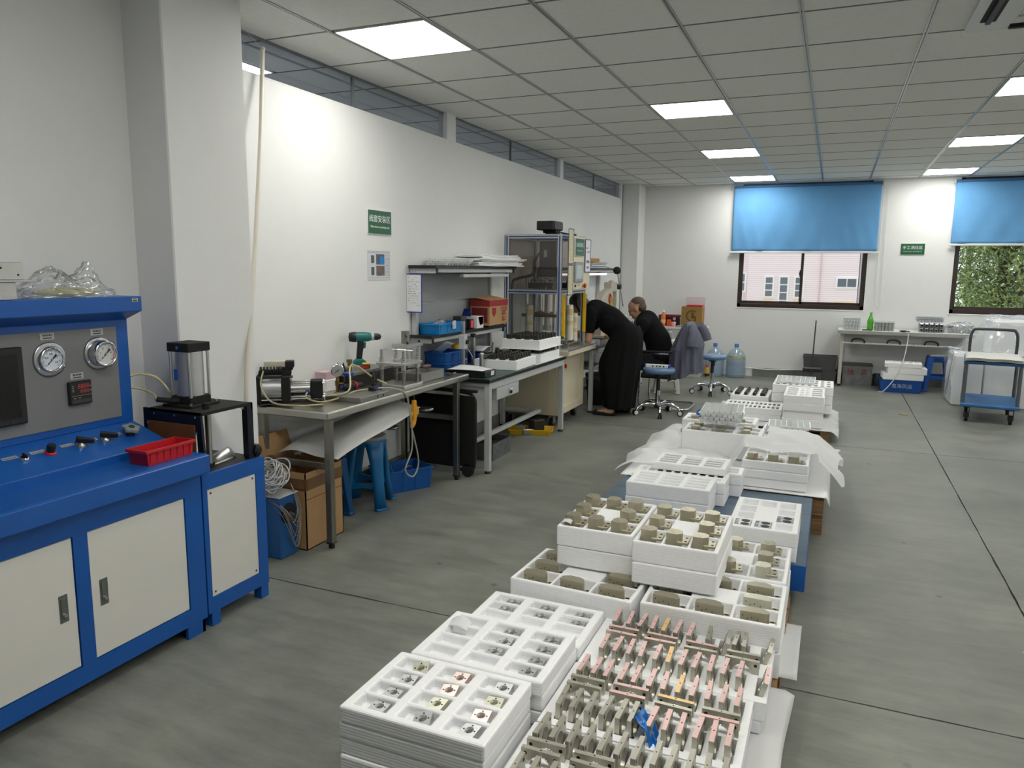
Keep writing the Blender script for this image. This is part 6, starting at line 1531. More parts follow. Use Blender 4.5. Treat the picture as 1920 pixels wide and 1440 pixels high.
for k, f in enumerate(ft):
    b = MB(); limb(b, [f+Vector((.075, 0, .032)), f+Vector((-.03, 0, .026)), f+Vector((-.13, 0, .022))], [.036, .040, .028])
    b.v = [(x, y, max(z, .002) if z < .05 else .05) for x, y, z in b.v]
    sh = skinned('shoe', b, P('black_leather', (24, 22, 22), .35), W_, .008, 2)
    obj('bow', MB().box(f.x-.125, f.x-.105, f.y-.02, f.y+.02, .05, .06, .003), P('black_leather', (24, 22, 22)), sh)
# ---- man sitting at the bench
mx_, my_ = -1.92, 8.66
Mn = thing('person', 'person in black polo shirt sitting at the far workbench with head bowed', 'person', (mx_, my_, 0))
hip = Vector((-1.80, my_, .56)); sho = Vector((-1.98, my_, .985)); nk = Vector((-2.04, my_, 1.03)); hd = Vector((-2.105, my_, 1.13))
b = MB()
limb(b, [hip, (hip+sho)/2+Vector((.04, 0, 0)), sho], [.14, .135, .12]); b.ell(tuple(sho), (.10, .19, .09)); b.ell(tuple(hip), (.15, .18, .13))
limb(b, [sho, nk, hd+Vector((.01, 0, -.05))], [.075, .058, .055])
HM = head(b, hd, (-.82, 0, -.42), (-.4, 0, .9), 1.08)
for q in (-1, 1):
    hp = hip+Vector((0, q*.09, -.02)); kn = Vector((-2.24, my_+q*.13, .50)); an = Vector((-2.20, my_+q*.14, .10))
    limb(b, [hp, kn, an], [.095, .068, .045]); limb(b, [an+Vector((.02, 0, -.05)), an+Vector((-.09, 0, -.06)), an+Vector((-.17, 0, -.07))], [.042, .04, .028])
    s0 = sho+Vector((0, q*.18, -.02)); el = Vector((-2.08, my_+q*.24, .775)); hx = Vector((-2.36, my_+q*.10, .81))
    limb(b, [s0, el, hx], [.06, .047, .03]); hand(b, hx, (hx-el).normalized(), (0, -q*.6, -.8), q, .5, 1.0)
skinned('body', b, SKIN, Mn, .0075, 2)
b = MB()
limb(b, [hip, (hip+sho)/2+Vector((.045, 0, 0)), sho, nk-Vector((-.005, 0, .02))], [.158, .152, .135, .072]); b.ell(tuple(sho), (.118, .21, .105)); b.ell(tuple(hip), (.165, .20, .14))
for q in (-1, 1):
    s0 = sho+Vector((0, q*.18, -.02)); el = Vector((-2.08, my_+q*.24, .775)); limb(b, [s0, s0*.5+el*.5], [.08, .076])
skinned('shirt', b, CLOTH, Mn, .012, 4)
obj('collar', MB().lathe([(.062, 0), (.068, .02), (.066, .035), (.060, .035)], (0, 0, 0), 22).xf(Matrix.Translation(nk+Vector((.012, 0, -.03))) @ Matrix.Rotation(math.radians(-25), 4, 'Y')), CLOTH, Mn)
b = MB()
for q in (-1, 1):
    hp = hip+Vector((0, q*.09, -.03)); kn = Vector((-2.24, my_+q*.13, .50)); an = Vector((-2.20, my_+q*.14, .13)); limb(b, [hp, kn, an], [.112, .082, .066])
b.ell(tuple(hip-Vector((0, 0, .03))), (.16, .19, .12))
skinned('trousers', b, P('dark_trousers', (24, 25, 30), .85), Mn, .012, 3)
b = MB(); c = hd
b.ell(tuple(c+HM @ Vector((-.026, 0, .044))*1.08), (.0985, .0815, .086), 18, 10, HM)
b.ell(tuple(c+HM @ Vector((-.050, 0, -.005))*1.08), (.062, .0785, .06), 18, 10, HM)
b.v = [v for v in b.v]
hr = skinned('hair', b, P('cropped_hair', (92, 76, 66), .8, var=.3, vs=90), Mn, .009, 1)
for q in (-1, 1):
    an = Vector((-2.20, my_+q*.14, .10)); b = MB(); limb(b, [an+Vector((.04, 0, -.055)), an+Vector((-.09, 0, -.06)), an+Vector((-.18, 0, -.066))], [.046, .046, .034])
    skinned('shoe', b, P('black_leather', (24, 22, 22)), Mn, .01, 2)
for q in (-1, 1):
    p = c+HM @ Vector((.086, q*.033, .0))*1.08
    obj('eyebrow', MB().ell(tuple(p+HM @ Vector((-.002, 0, .014))), (.006, .018, .004), 10, 6, HM), HAIRB, Mn)
    obj('eye', MB().ell(tuple(p+HM @ Vector((-.010, 0, -.004))), (.007, .012, .005), 10, 6, HM), P('eye_dark', (40, 30, 28), .3), Mn)
obj('mouth', MB().ell(tuple(c+HM @ Vector((.091, 0, -.070))*1.06), (.006, .022, .004), 10, 6, HM), P('lips', (150, 92, 84), .5), Mn)
# ================================================================== SEATS
SEATB = P('stool_vinyl', (96, 130, 172), .3, coat=.3)
def swivel(x, y, rz, h, label):
    t = thing('swivel_stool', label, 'stool', (0, 0, 0), 'blue swivel stools')
    obj('seat', MB().lathe([(.001, h), (.14, h), (.168, h-.006), (.18, h-.022), (.176, h-.045), (.155, h-.06), (.001, h-.06)], n=36), SEATB, t)
    obj('mechanism', MB().cyl((0, 0, h-.09), (0, 0, h-.058), .05, n=18).cyl((0, 0, .26), (0, 0, h-.09), .022, n=16), BLACK, t)
    obj('gas_lift', MB().cyl((0, 0, .10), (0, 0, .27), .026, n=18), CHROME, t)
    obj('lever', MB().tube([(0, 0, h-.075), (.09, .04, h-.08), (.10, .045, h-.16)], .006, 6), BLACK, t)
    obj('hub', MB().cyl((0, 0, .075), (0, 0, .125), .042, n=20), BLACK, t)
    for k in range(5):
        a = 2*PI*k/5; d = Vector((math.cos(a), math.sin(a), 0))
        l = obj('base_leg', MB().tube(seg_pts([d*.02+Vector((0, 0, .11)), d*.13+Vector((0, 0, .125)), d*.21+Vector((0, 0, .10)), d*.245+Vector((0, 0, .06))], 5), [.019]*4+[.018]*6+[.015]*6, 10), CHROME, t)
        w = Vector((-d.y, d.x, 0)); p = d*.255+Vector((0, 0, .031))
        cs = obj('caster', MB().cyl(p-w*.022, p-w*.006, .031, n=18).cyl(p+w*.006, p+w*.022, .031, n=18), BLACK, l)
        for q in (-1, 1): obj('rim_ring', MB().lathe([(.019, -.002), (.0235, -.002), (.0235, .0), (.019, .0)], (0, 0, 0), 16, 'x').xf(Matrix.Translation(p+w*q*.0235) @ Matrix((w*q, d, Vector((0, 0, 1)))).transposed().to_4x4()), WPLAS, cs)
        obj('stem', MB().cyl(p, p+Vector((-.0, 0, .035)), .007, n=8), BLACK, cs)
    t.location = (x, y, 0); t.rotation_euler = (0, 0, math.radians(rz)); return t
swivel(-1.705, 8.12, 0, .525, 'blue swivel stool with a white box on its seat, nearest the people')
swivel(-1.375, 9.85, 60, .51, 'blue swivel stool in front of the water bottles')
t = thing('label_box', 'flat white box with blue ends lying on the nearer blue stool', 'box', (-1.74, 8.10, .526))
obj('carton', MB().box(-1.84, -1.595, 8.06, 8.13, .526, .558, .002), WPLAS, t)
for x in (-1.855, -1.592): obj('end_clip', MB().box(x, x+.014, 8.055, 8.135, .5265, .562, .003), P('clip_blue', (50, 64, 160), .4), t)
m = MB()
for k, x in enumerate((-1.77, -1.725, -1.69, -1.65)): m.box(x, x+.018, 8.0594, 8.06, .536, .548).box(x+.005, x+.01, 8.0594, 8.06, .532, .552)
obj('characters', m, INK, t)
# cantilever chair of the man, with jacket on the back
t = thing('cantilever_chair', 'black armchair on a steel tube frame under the hanging jacket', 'chair', (-1.75, 8.66, 0))
for q in (-1, 1):
    y = my_+q*.26
    obj('side_tube', MB().tube(seg_pts([(-1.50, y, .02), (-1.92, y, .02), (-1.98, y, .05), (-1.98, y, .30), (-1.98, y, .60), (-1.95, y, .64), (-1.66, y, .645)], 5), .0125, 10), CHROME, t)
    obj('armrest', MB().box(-1.98, -1.62, y-.022, y+.022, .65, .675, .008), BLACK, t)
obj('floor_tube', MB().tube(seg_pts([(-1.50, my_-.26, .02), (-1.43, my_-.22, .02), (-1.42, my_, .02), (-1.43, my_+.22, .02), (-1.50, my_+.26, .02)], 5), .0125, 10), CHROME, t)
obj('seat', MB().box(-2.0, -1.56, my_-.23, my_+.23, .35, .40, .015), BLACKM, t)
obj('backrest', MB().prism([(-1.60, .40), (-1.55, .40), (-1.46, .97), (-1.50, .98)], 'y', my_-.22, my_+.22), BLACKM, t)
JK = P('grey_blue_cloth', (104, 106, 122), .9, var=.12, vs=10, bump=.12, bs=120, spec=.15)
def jk(u, v):
    # closed hanging shell: u around, v from collar ridge (0) to hem (1)
    a = 2*PI*u; near = -math.sin(a); left = -math.cos(a)
    hem = .46-.11*max(0, left)-.06*max(0, near)+.02*math.sin(5*a)
    top = 1.0-.02*(1-abs(math.sin(a)))
    z = top+(hem-top)*v
    k = min(1, v*2.2)**.6
    wx = .030+.125*k+.03*v; wy = .20+.07*k
    f = 1+(.085*math.sin(9*a+2.5*v)+.05*math.sin(17*a-3*v))*k
    x = -1.485+wx*math.cos(a)*f-.035*v*left*0-.02*v; y = my_-.02+wy*math.sin(a)*f
    return (x, y, z)
t = thing('work_jacket', 'grey work jacket draped over the back of the black chair', 'jacket', (-1.48, my_, .34))
b = MB().grid(jk, 80, 40); b.grid(lambda u, v: tuple(Vector(jk(u, 0))*(1-v)+Vector((-1.485, my_-.02+(.18*(-1 if .5 < u else 1))*abs(math.sin(2*PI*u)), 1.0))*v), 80, 3)
o = obj('body', b, JK, t)
p = [Vector((-1.42, my_-.20, .95)), Vector((-1.395, my_-.27, .86)), Vector((-1.40, my_-.30, .74))]
obj('sleeve', MB().tube(seg_pts(p, 5), [.05]*3+[.058]*4+[.066]*4, 14), JK, t)
p = [Vector((-1.40, my_+.12, .96)), Vector((-1.345, my_+.16, .88)), Vector((-1.315, my_+.17, .78))]
obj('sleeve', MB().tube(seg_pts(p, 5), [.05]*3+[.056]*4+[.062]*4, 14), JK, t)
obj('pocket_flap', MB().box(-1.60, -1.52, my_-.315, my_-.309, .70, .715, .002), JK, t)
# ---- white stool with desk fan behind the man
t2 = plastic_stool(-1.93, 9.70, 15, .42, 'white plastic stool behind the seated man', P('stool_white', (214, 214, 208), .5), w=.32, top=.24)
fxx, fyy = -1.86, 9.66
t = thing('desk_fan', 'white desk fan with wide open blades beside the seated man', 'fan', (fxx, fyy, .421))
obj('base', MB().lathe([(.10, 0), (.10, .012), (.05, .03), (.02, .05)], (fxx, fyy, .421), 26), WPLAS, t)
obj('neck', MB().cyl((fxx, fyy, .46), (fxx, fyy, .62), .014, n=12), WPLAS, t)
FM = Matrix.Translation((fxx+.02, fyy, .66)) @ Matrix.Rotation(math.radians(-25), 4, 'Z')
obj('motor', MB().lathe([(.001, -.07), (.04, -.06), (.045, .0), (.02, .03)], (0, 0, 0), 18, 'y').xf(FM), WPLAS, t)
for k in range(3):
    def bl(u, v, k=k):
        a = 2*PI*k/3+(-.45+.9*u); r = .03+.12*v
        return FM @ Vector((r*math.cos(a), -.03+.03*(u-.5), r*math.sin(a)))
    o = obj('blade', MB().grid(bl, 8, 6), P('fan_blade', (224, 226, 224), .3), t); o.modifiers.new('thickness', 'SOLIDIFY').thickness = .002
obj('guard_ring', MB().tube([FM @ Vector((.165*math.cos(a), -.02, .165*math.sin(a))) for a in [2*PI*i/36 for i in range(36)]], .004, 6, True), WPLAS, t)
# ================================================================== FAR LEFT CORNER
FC = P('file_cabinet_paint', (196, 198, 194), .5)
t = thing('file_cabinet', 'grey steel file cabinet with drawers standing at the far wall', 'cabinet', (-2.1, 11.42, 0))
obj('body', MB().box(-2.50, -1.745, 11.20, 11.66, 0, .715, .004), FC, t)
obj('top', MB().box(-2.53, -1.71, 11.17, 11.68, .715, .745, .004), WPLAS, t)
for k in range(4):
    z0 = .06+k*.158
    d = obj('drawer', MB().box(-2.47, -2.115, 11.188, 11.20, z0, z0+.15, .002), FC, t); h = obj('label_holder', MB().box(-2.36, -2.25, 11.184, 11.188, z0+.085, z0+.12), DARK, d); obj('card', MB().box(-2.35, -2.26, 11.1825, 11.184, z0+.091, z0+.114), FC, h)
d = obj('door', MB().box(-2.095, -1.765, 11.188, 11.20, .06, .69, .002), FC, t); obj('lock', MB().cyl((-2.08, 11.188, .62), (-2.08, 11.18, .62), .01, n=12), DARK, d)
obj('plinth', MB().box(-2.49, -1.755, 11.21, 11.65, -.0, .05), DARK, t)
ZT = .746
t = thing('printed_carton', 'golden brown carton with a round letter mark on the file cabinet', 'box', (-1.91, 11.42, ZT))
GOLD = P('gold_card', (158, 124, 66), .7)
obj('carton', MB().box(-2.07, -1.765, 11.30, 11.52, ZT, ZT+.30, .003), GOLD, t)
text('mark', 'G', .25, facing((-1.925, 11.2985, ZT+.155), (0, -1, 0)), P('gold_dark', (112, 82, 34), .7), t); text('mark', '固\n维', .05, facing((-1.90, 11.2975, ZT+.165), (0, -1, 0)), INK, t)
obj('red_folder', MB().box(-2.0, -1.77, 11.31, 11.50, ZT+.30, ZT+.325, .004), RED, t)
o = obj('paper_stack', MB().box(-2.06, -1.77, 11.60, 11.66, ZT, ZT+.44, .001), P('paper_pinkish', (220, 210, 218), .8), None, 'upright pale sheets behind the golden carton', 'papers')
t = thing('tool_case', 'black tool case with dark red lid on the file cabinet', 'tool case', (-2.25, 11.45, ZT))
obj('tray', MB().box(-2.42, -2.125, 11.36, 11.56, ZT, ZT+.12, .008), BLACK, t); obj('lid', MB().box(-2.425, -2.12, 11.355, 11.565, ZT+.12, ZT+.165, .008), P('dark_red_plastic', (120, 24, 34), .4), t); obj('clasp', MB().box(-2.20, -2.16, 11.35, 11.355, ZT+.09, ZT+.13, .002), LGREY, t)
t = thing('drink_bottle', 'orange drink bottle standing on the file cabinet', 'bottle', (-2.33, 11.27, ZT))
obj('bottle', MB().lathe([(.03, 0), (.035, .01), (.035, .14), (.03, .17), (.014, .20), (.014, .215)], (-2.33, 11.27, ZT), 20), P('orange_drink', (226, 128, 72), .25), t); obj('cap', MB().lathe([(.016, .212), (.016, .235), (.001, .236)], (-2.33, 11.27, ZT), 14), WPLAS, t); obj('label', MB().lathe([(.0355, .05), (.0358, .10)], (-2.33, 11.27, ZT), 20), P('label_orange', (232, 180, 140), .5), t)
obj('orange_box', MB().box(-2.28, -2.22, 11.28, 11.33, ZT, ZT+.10, .003), P('orange_pack', (226, 96, 32), .5), None, 'small bright orange box beside the drink bottle', 'box')
t = thing('pink_cup', 'small pink and white cup on the file cabinet', 'cup', (-2.17, 11.24, ZT)); obj('cup', MB().lathe([(.03, 0), (.04, .07), (.037, .07), (.028, .005), (.001, .005)], (-2.17, 11.24, ZT), 18), P('pink_plastic', (222, 150, 156), .5), t); obj('spoon', MB().cyl((-2.17, 11.24, ZT+.01), (-2.15, 11.24, ZT+.09), .003, n=6), WPLAS, t)
obj('red_pad', MB().box(-2.45, -2.38, 11.24, 11.33, ZT, ZT+.03, .003).box(-2.44, -2.39, 11.25, 11.32, ZT+.03, ZT+.036, .001), RED, None, 'small red pad at the left end of the file cabinet', 'pad')
obj('grey_folder', MB().box(-2.12, -1.95, 11.19, 11.28, ZT, ZT+.018, .002).box(-2.118, -1.955, 11.192, 11.278, ZT+.018, ZT+.021), P('folder_grey', (150, 150, 158), .6), None, 'grey folder lying in front of the golden carton', 'folder')
t = thing('spray_bottle', 'blue and white spray bottle standing on the far workbench end', 'bottle', (-2.63, 10.15, .735)); obj('bottle', MB().lathe([(.035, 0), (.038, .02), (.038, .14), (.02, .18)], (-2.63, 10.15, .735), 18), P('bottle_blue', (90, 150, 205), .4), t); obj('sprayer', MB().box(-2.65, -2.61, 10.13, 10.17, .915, .96, .006).box(-2.645, -2.615, 10.09, 10.14, .94, .96, .004), WPLAS, t)
t = thing('shoulder_bag', 'dark cloth bag lying at the end of the far workbench', 'bag', (-2.47, 10.06, .735))
obj('bag', MB().ell((-2.47, 10.06, .812), (.07, .10, .075), 18, 10), P('navy_cloth', (34, 36, 56), .9, var=.2, vs=20), t); obj('strap', MB().tube(seg_pts([(-2.47, 9.98, .85), (-2.45, 10.04, .91), (-2.45, 10.12, .87)], 5), .010, 8), BLACKM, t)
# water bottles in film
WATER = clear('bottle_blue_clear', (240, 246, 252), .30, .15, .08, (176, 212, 244))
for k, (x, y, l) in enumerate(((-1.585, 11.56, 'left of two blue water cooler bottles at the far wall'), (-1.275, 11.58, 'right water cooler bottle, with a coloured label band'))):
    t = thing('water_bottle', l, 'water bottle', (x, y, 0), 'water cooler bottles')
    obj('bottle', MB().lathe([(.10, 0), (.132, .012), (.135, .06), (.130, .07), (.135, .08), (.135, .17), (.129, .18), (.135, .19), (.135, .27), (.128, .28), (.134, .29), (.128, .33), (.09, .38), (.035, .42), (.028, .43), (.028, .47)], (x, y, 0), 36), WATER, t)
    obj('cap', MB().lathe([(.032, .45), (.033, .495), (.026, .50), (.001, .50)], (x, y, 0), 18), P('cap_blue', (70, 112, 190), .4), t)
    obj('wrap', MB().lathe([(.137, .004), (.143, .10), (.139, .16), (.144, .24), (.137, .32), (.10, .39), (.045, .43)], (x, y, 0), 22), clear('wrap_film', (250, 251, 253), .06, .3, .12), t)
    if k: obj('label_band', MB().lathe([(.1362, .30), (.1362, .345)], (x, y, -.02), 36), P('label_mix', (196, 178, 120), .5, var=.6, vs=14, var2=(90, 150, 120)), t)
t = thing('spray_can', 'small yellow and red spray can left of the water bottles', 'spray can', (-1.655, 11.33, 0))
obj('can', MB().lathe([(.026, 0), (.03, .008), (.03, .14), (.02, .155)], (-1.655, 11.33, 0), 16), P('can_yellow_black', (206, 168, 30), .4), t); obj('cap', MB().lathe([(.022, .155), (.022, .19), (.001, .195)], (-1.655, 11.33, 0), 16), RED, t); obj('band', MB().lathe([(.0303, .02), (.0303, .06)], (-1.655, 11.33, 0), 16), BLACK, t)
obj('wall_cable', MB().tube(seg_pts([(-1.15, 11.77, .13), (-.8, 11.775, .115), (-.35, 11.775, .14), (.2, 11.775, .145), (.7, 11.775, .14)], 5), .008, 6), WPLAS, None, 'white cable running along the skirting of the far wall', 'cable')
obj('wall_conduit', MB().tube([(-3.035, 11.375, .13), (-3.035, 11.375, 2.84)], .008, 8), LGREY, None, 'thin grey conduit running up the corner pillar', 'conduit')
# dustpan, crates
t = thing('long_dustpan', 'grey long handled dustpan standing before the grey crates', 'dustpan', (-.2, 11.36, 0))
obj('handle', MB().cyl((-.21, 11.35, .12), (-.195, 11.40, .90), .009, n=10), DARK, t)
obj('pan', MB().prism([(11.22, .004), (11.42, .004), (11.42, .20), (11.38, .215), (11.36, .19), (11.40, .17), (11.40, .012), (11.22, .010)], 'x', -.33, -.07), P('dustpan_grey', (82, 84, 86), .5), t); obj('hood', MB().box(-.33, -.07, 11.34, 11.42, .20, .235, .015), P('dustpan_grey', (82, 84, 86)), t)
GCR = P('grey_crate_plastic', (84, 86, 88), .55, var=.15, vs=9)
bin_box('grey_crate', TR(-.10, 11.60, 0), .44, .30, .185, GCR, 'lower dark grey crate left of the far table', ribs=6, cat='crate')
bin_box('grey_crate', TR(-.11, 11.60, .187), .45, .30, .20, GCR, 'upper dark grey crate left of the far table', ribs=6, cat='crate')
c_ = bin_box('marked_crate', TR(.385, 11.585, 0), .38, .30, .28, P('worn_grey_plastic', (118, 120, 120), .6, var=.35, vs=12), 'worn grey crate with red characters under the far table', ribs=0, flare=.98, cat='crate')
text('painted_mark', '技', .10, facing((.30, 11.4295, .19), (0, -1, -.03)), P('mark_red', (124, 40, 48), .7), c_); text('painted_mark', '品', .09, facing((.47, 11.4295, .20), (0, -1, -.03)), P('mark_red', (124, 40, 48)), c_)
obj('lid', MB().box(.19, .58, 11.43, 11.74, .281, .30, .004), DARK, c_)
obj('dark_can', MB().lathe([(.06, 0), (.062, .01), (.062, .16), (.05, .17)], (.655, 11.62, 0), 20), P('dark_green_can', (58, 70, 66), .5), None, 'dark can between the marked crate and the blue crate', 'can')
c_ = bin_box('lettered_crate', TR(.905, 11.20, 0, 2), .50, .33, .17, P('royal_blue_plastic', (16, 78, 160), .45), 'blue crate with white lettering under the far table', ribs=0, cat='crate')
text('lettering', '鬼海风运', .062, facing((.92, 11.036, .085), (0, -1, -.06)), P('lettering_pale', (190, 204, 220), .6), c_)
FT = [(.68, 1.16, .172, .25, 3), (.735, 1.20, .252, .335, 0), (.705, 1.145, .337, .395, -3)]
for k, (a, b_, z0, z1, rz) in enumerate(FT):
    pk = pocket_grid(a, b_, 11.02, 11.34, 9 if k == 2 else 4, 3, .03, .03, .012, .02)
    foam_tray('%s foam tray stacked on the lettered blue crate' % ('bottom', 'middle', 'top')[k], a, b_, 11.02, 11.34, z0, z1, pk, .03, 'foam trays under the far table', rz)
plastic_stool(1.36, 11.44, 0, .475, 'royal blue plastic stool at the right end under the far table', P('stool_royal', (16, 82, 168), .42), w=.33, top=.25)
obj('folded_sheet', MB().box(1.25, 1.47, 11.34, 11.54, .476, .488, .003).box(1.26, 1.46, 11.35, 11.53, .488, .499, .003), P('grey_packing', (190, 190, 184), .7), None, 'folded packing sheet on the royal blue stool', 'packing sheet')
# ================================================================== FAR TABLE
GT = P('pale_grey_laminate', (206, 206, 202), .5)
t = thing('long_side_table', 'long pale table with three black drawer handles at the far wall', 'table', (.92, 11.48, 0))
obj('tabletop', MB().box(.10, 1.72, 11.20, 11.77, .755, .79, .003), WPLAS, t)
obj('cloth_edge', MB().box(.095, 1.725, 11.195, 11.2, .745, .792), P('edge_grey', (168, 168, 164), .6), t)
for x in (.135, 1.60):
    for y in (11.33, 11.70):
        l = obj('leg', MB().box(x, x+.045, y, y+.045, .03, .755, .003), P('leg_cream', (198, 194, 184), .5), t); obj('foot', MB().cyl((x+.022, y+.022, 0), (x+.022, y+.022, .03), .018, n=12), BLACK, l)
obj('apron', MB().box(.18, 1.60, 11.34, 11.36, .60, .755, .002), P('apron_grey', (168, 168, 166), .5), t)
for k, x in enumerate((.36, .80, 1.25)):
    d = obj('drawer_lip', MB().box(x-.20, x+.24, 11.325, 11.34, .60, .625, .002), GT, t)
    obj('drawer_handle', MB().tube(seg_pts([(x-.08, 11.32, .625), (x-.07, 11.30, .66), (x-.03, 11.29, .675), (x+.03, 11.29, .672), (x+.07, 11.30, .655), (x+.08, 11.32, .62)], 4), .010, 8), BLACK, d)
FZ = .791
def cup_rack(x0, x1, y, z, nx, nr, h, lab, mat, p=None):
    t = thing('cup_tray_stack', lab, 'tray', ((x0+x1)/2, y, z), 'cup trays on the far table'); p = (x1-x0)/nx
    for r in range(nr):
        for i in range(nx):
            b = MB()
            for j in range(3): b.lathe([(p*.36, 0), (p*.46, h*.9), (p*.46, h)], (x0+(i+.5)*p, y-.10+j*.10, z+r*(h+.004)), 8)
            obj('cup_row', b, mat, t, kind='stuff')
        obj('rim', MB().box(x0, x1, y-.155, y+.155, z+r*(h+.004)+h, z+r*(h+.004)+h+.002), mat, t)
    return t
CT = clear('cup_plastic', (252, 253, 254), .4, .15, .12, (240, 242, 243)); CG = clear('cup_grey', (244, 245, 245), .5, .15, .2, (206, 208, 208))
cup_rack(.15, .38, 11.50, FZ, 6, 3, .05, 'clear cup trays stacked at the left end of the far table', CT)
cup_rack(.55, .80, 11.48, FZ, 6, 2, .055, 'greyish cup trays in the middle of the far table', CG)
t = thing('green_drink_bottle', 'bright green plastic bottle on the far table', 'bottle', (.50, 11.45, FZ))
obj('bottle', MB().lathe([(.035, 0), (.04, .012), (.04, .05), (.034, .065), (.04, .08), (.04, .13), (.016, .20), (.014, .22)], (.50, 11.45, FZ), 24), clear('green_clear', (150, 226, 110), .5, .3, .08, (96, 196, 60)), t); obj('cap', MB().lathe([(.017, .218), (.017, .242), (.001, .244)], (.50, 11.45, FZ), 14), P('cap_green', (70, 170, 60), .4), t)
obj('phone', MB().box(.40, .52, 11.30, 11.38, FZ, FZ+.012, .003).box(.405, .515, 11.305, 11.375, FZ+.012, FZ+.0125), BLACK, None, 'black handset lying near the green bottle on the far table', 'handset')
obj('blue_glove', MB().ell((.90, 11.28, FZ+.012), (.05, .035, .012), 14, 8).ell((.95, 11.27, FZ+.010), (.03, .012, .009), 10, 6), P('navy_cloth', (34, 36, 56)), None, 'dark blue glove lying on the far table edge', 'glove')
obj('hanging_hose', MB().tube(seg_pts([(.94, 11.24, FZ+.006), (.955, 11.185, FZ-.03), (.945, 11.12, .62), (.90, 10.98, .40), (.82, 10.93, .20), (.70, 10.90, .03), (.64, 10.94, .008)], 7), .006, 8), P('white_hose', (216, 216, 212), .4), None, 'white hose hanging from the far table over the crates', 'hose')
for k in range(3):
    b_ = blister('blister_tray', 'clear blister tray, %s from bottom, over the metal sleeves on the far table' % ORD[k], TR(1.22, 11.50, FZ+.135+k*.022), 8, 5, .04, .024, 'clear trays on the far table')
SLV = P('metal_sleeve', (150, 152, 156), .3, 1.0)
sleeves = None
for i in range(5):
    for r in range(2):
        x = 1.12+i*.058; z = FZ+r*.062
        l = '%s metal sleeve from left, %s row, on the far table' % (ORD[i], ('bottom', 'top')[r])
        if sleeves is None:
            t = thing('metal_sleeve', l, 'metal part', (x, 11.45, z), 'metal sleeves on the far table')
            obj('sleeve', MB().box(x-.026, x+.026, 11.35, 11.55, z, z+.058, .008), SLV, t); obj('bore', MB().cyl((x, 11.3496, z+.029), (x, 11.349, z+.029), .014, n=14), BLACKM, t); sleeves = t
        else: dup(sleeves, (x, 11.45, z), label=l)
t = thing('wrapped_parts', 'row of metal parts wrapped in shiny clear film on the far table', 'wrapped parts', (1.57, 11.5, FZ))
for i in range(6): obj('part', MB().box(1.44+i*.048, 1.48+i*.048, 11.40, 11.56, FZ+.002, FZ+.10, .004), SLV, t)
obj('wrap', bagmesh(1.58, 11.48, FZ+.001, .20, .14, .13, 31, 0, [(.1, 0, .03, .05)]), BAGM, t)
# ================================================================== WRAPPED PALLET AND CART
t = thing('wrapped_foam_stack', 'tall stack of white foam blocks under clear film at the right edge', 'wrapped stack', (1.9, 10.6, 0))
wf = P('foam', (238, 240, 243))
for k, (a, b_, z1) in enumerate(((1.40, 1.70, .60), (1.72, 2.02, .60), (2.04, 2.34, .60))): obj('foam_block', MB().box(a, b_, 10.28, 10.95, .005, z1, .008), wf, t)
obj('foam_block', MB().box(1.78, 2.34, 10.40, 10.95, .61, 1.02, .01), wf, t)
def wfilm(u, v):
    x = 1.38+.98*u; y = 10.24+.75*v
    h = .645+(1.06-.645)*max(0, min(1, (x-1.50)/.32))*max(0, min(1, (y-10.22)/.22))
    return (x, y, h+.012*math.sin(23*u+9*v)+.010*math.sin(41*v-17*u))
o = obj('film_top', MB().grid(wfilm, 50, 36), clear('wrap_sheet', (250, 251, 252), .18, .35, .12), t)
def wside(u, v):
    x = 1.375+.985*u; z = .02+.62*v; return (x+.008*math.sin(9*z*3+5*u), 10.245-.010*math.sin(14*u+6*v)-.01*v, z)
obj('film_front', MB().grid(wside, 40, 16), clear('wrap_sheet', (250, 251, 252)), t)
obj('film_side', MB().grid(lambda u, v: (1.372+.012*math.sin(11*u+7*v), 10.24+.74*u, .02+.63*v), 24, 14), clear('wrap_sheet', (250, 251, 252)), t)
CM = TR(1.66, 9.55, 0, -8)
PLB = P('platform_blue', (40, 104, 164), .5, var=.12, vs=8)
t = thing('platform_cart', 'two tier blue platform cart with dark tube handle at the right', 'cart', (1.66, 9.55, 0))
obj('lower_deck', MB().box(-.27, .27, -.42, .42, .165, .20, .006).xf(CM), PLB, t, bevel=.004); obj('upper_deck', MB().box(-.27, .27, -.42, .42, .625, .655, .004).xf(CM), P('deck_blue_dark', (26, 74, 122), .5), t)
TUBE = P('dark_tube', (66, 72, 78), .45, .5)
for x in (-.245, .245):
    for y in (-.36, .36): obj('post', MB().cyl((x, y, .20), (x, y, .625), .019, n=14).xf(CM), P('grey_tube', (106, 110, 114), .4, .6), t)
obj('handle', MB().tube([CM @ v for v in seg_pts([(-.225, .38, .655), (-.225, .39, .86), (-.20, .40, .935), (-.15, .40, .95), (.15, .40, .95), (.20, .40, .935), (.225, .39, .86), (.225, .38, .655)], 5)], .016, 10), TUBE, t)
for x in (-.20, .20):
    for y in (-.34, .34):
        c_ = obj('caster', MB().cyl((x-.016, y, .05), (x+.016, y, .05), .05, n=20).xf(CM), BLACKM, t); obj('fork', MB().box(x-.026, x-.018, y-.025, y+.03, .045, .165).box(x+.018, x+.026, y-.025, y+.03, .045, .165).box(x-.018, x+.018, y-.025, y+.03, .15, .165).xf(CM), BLACK, c_)
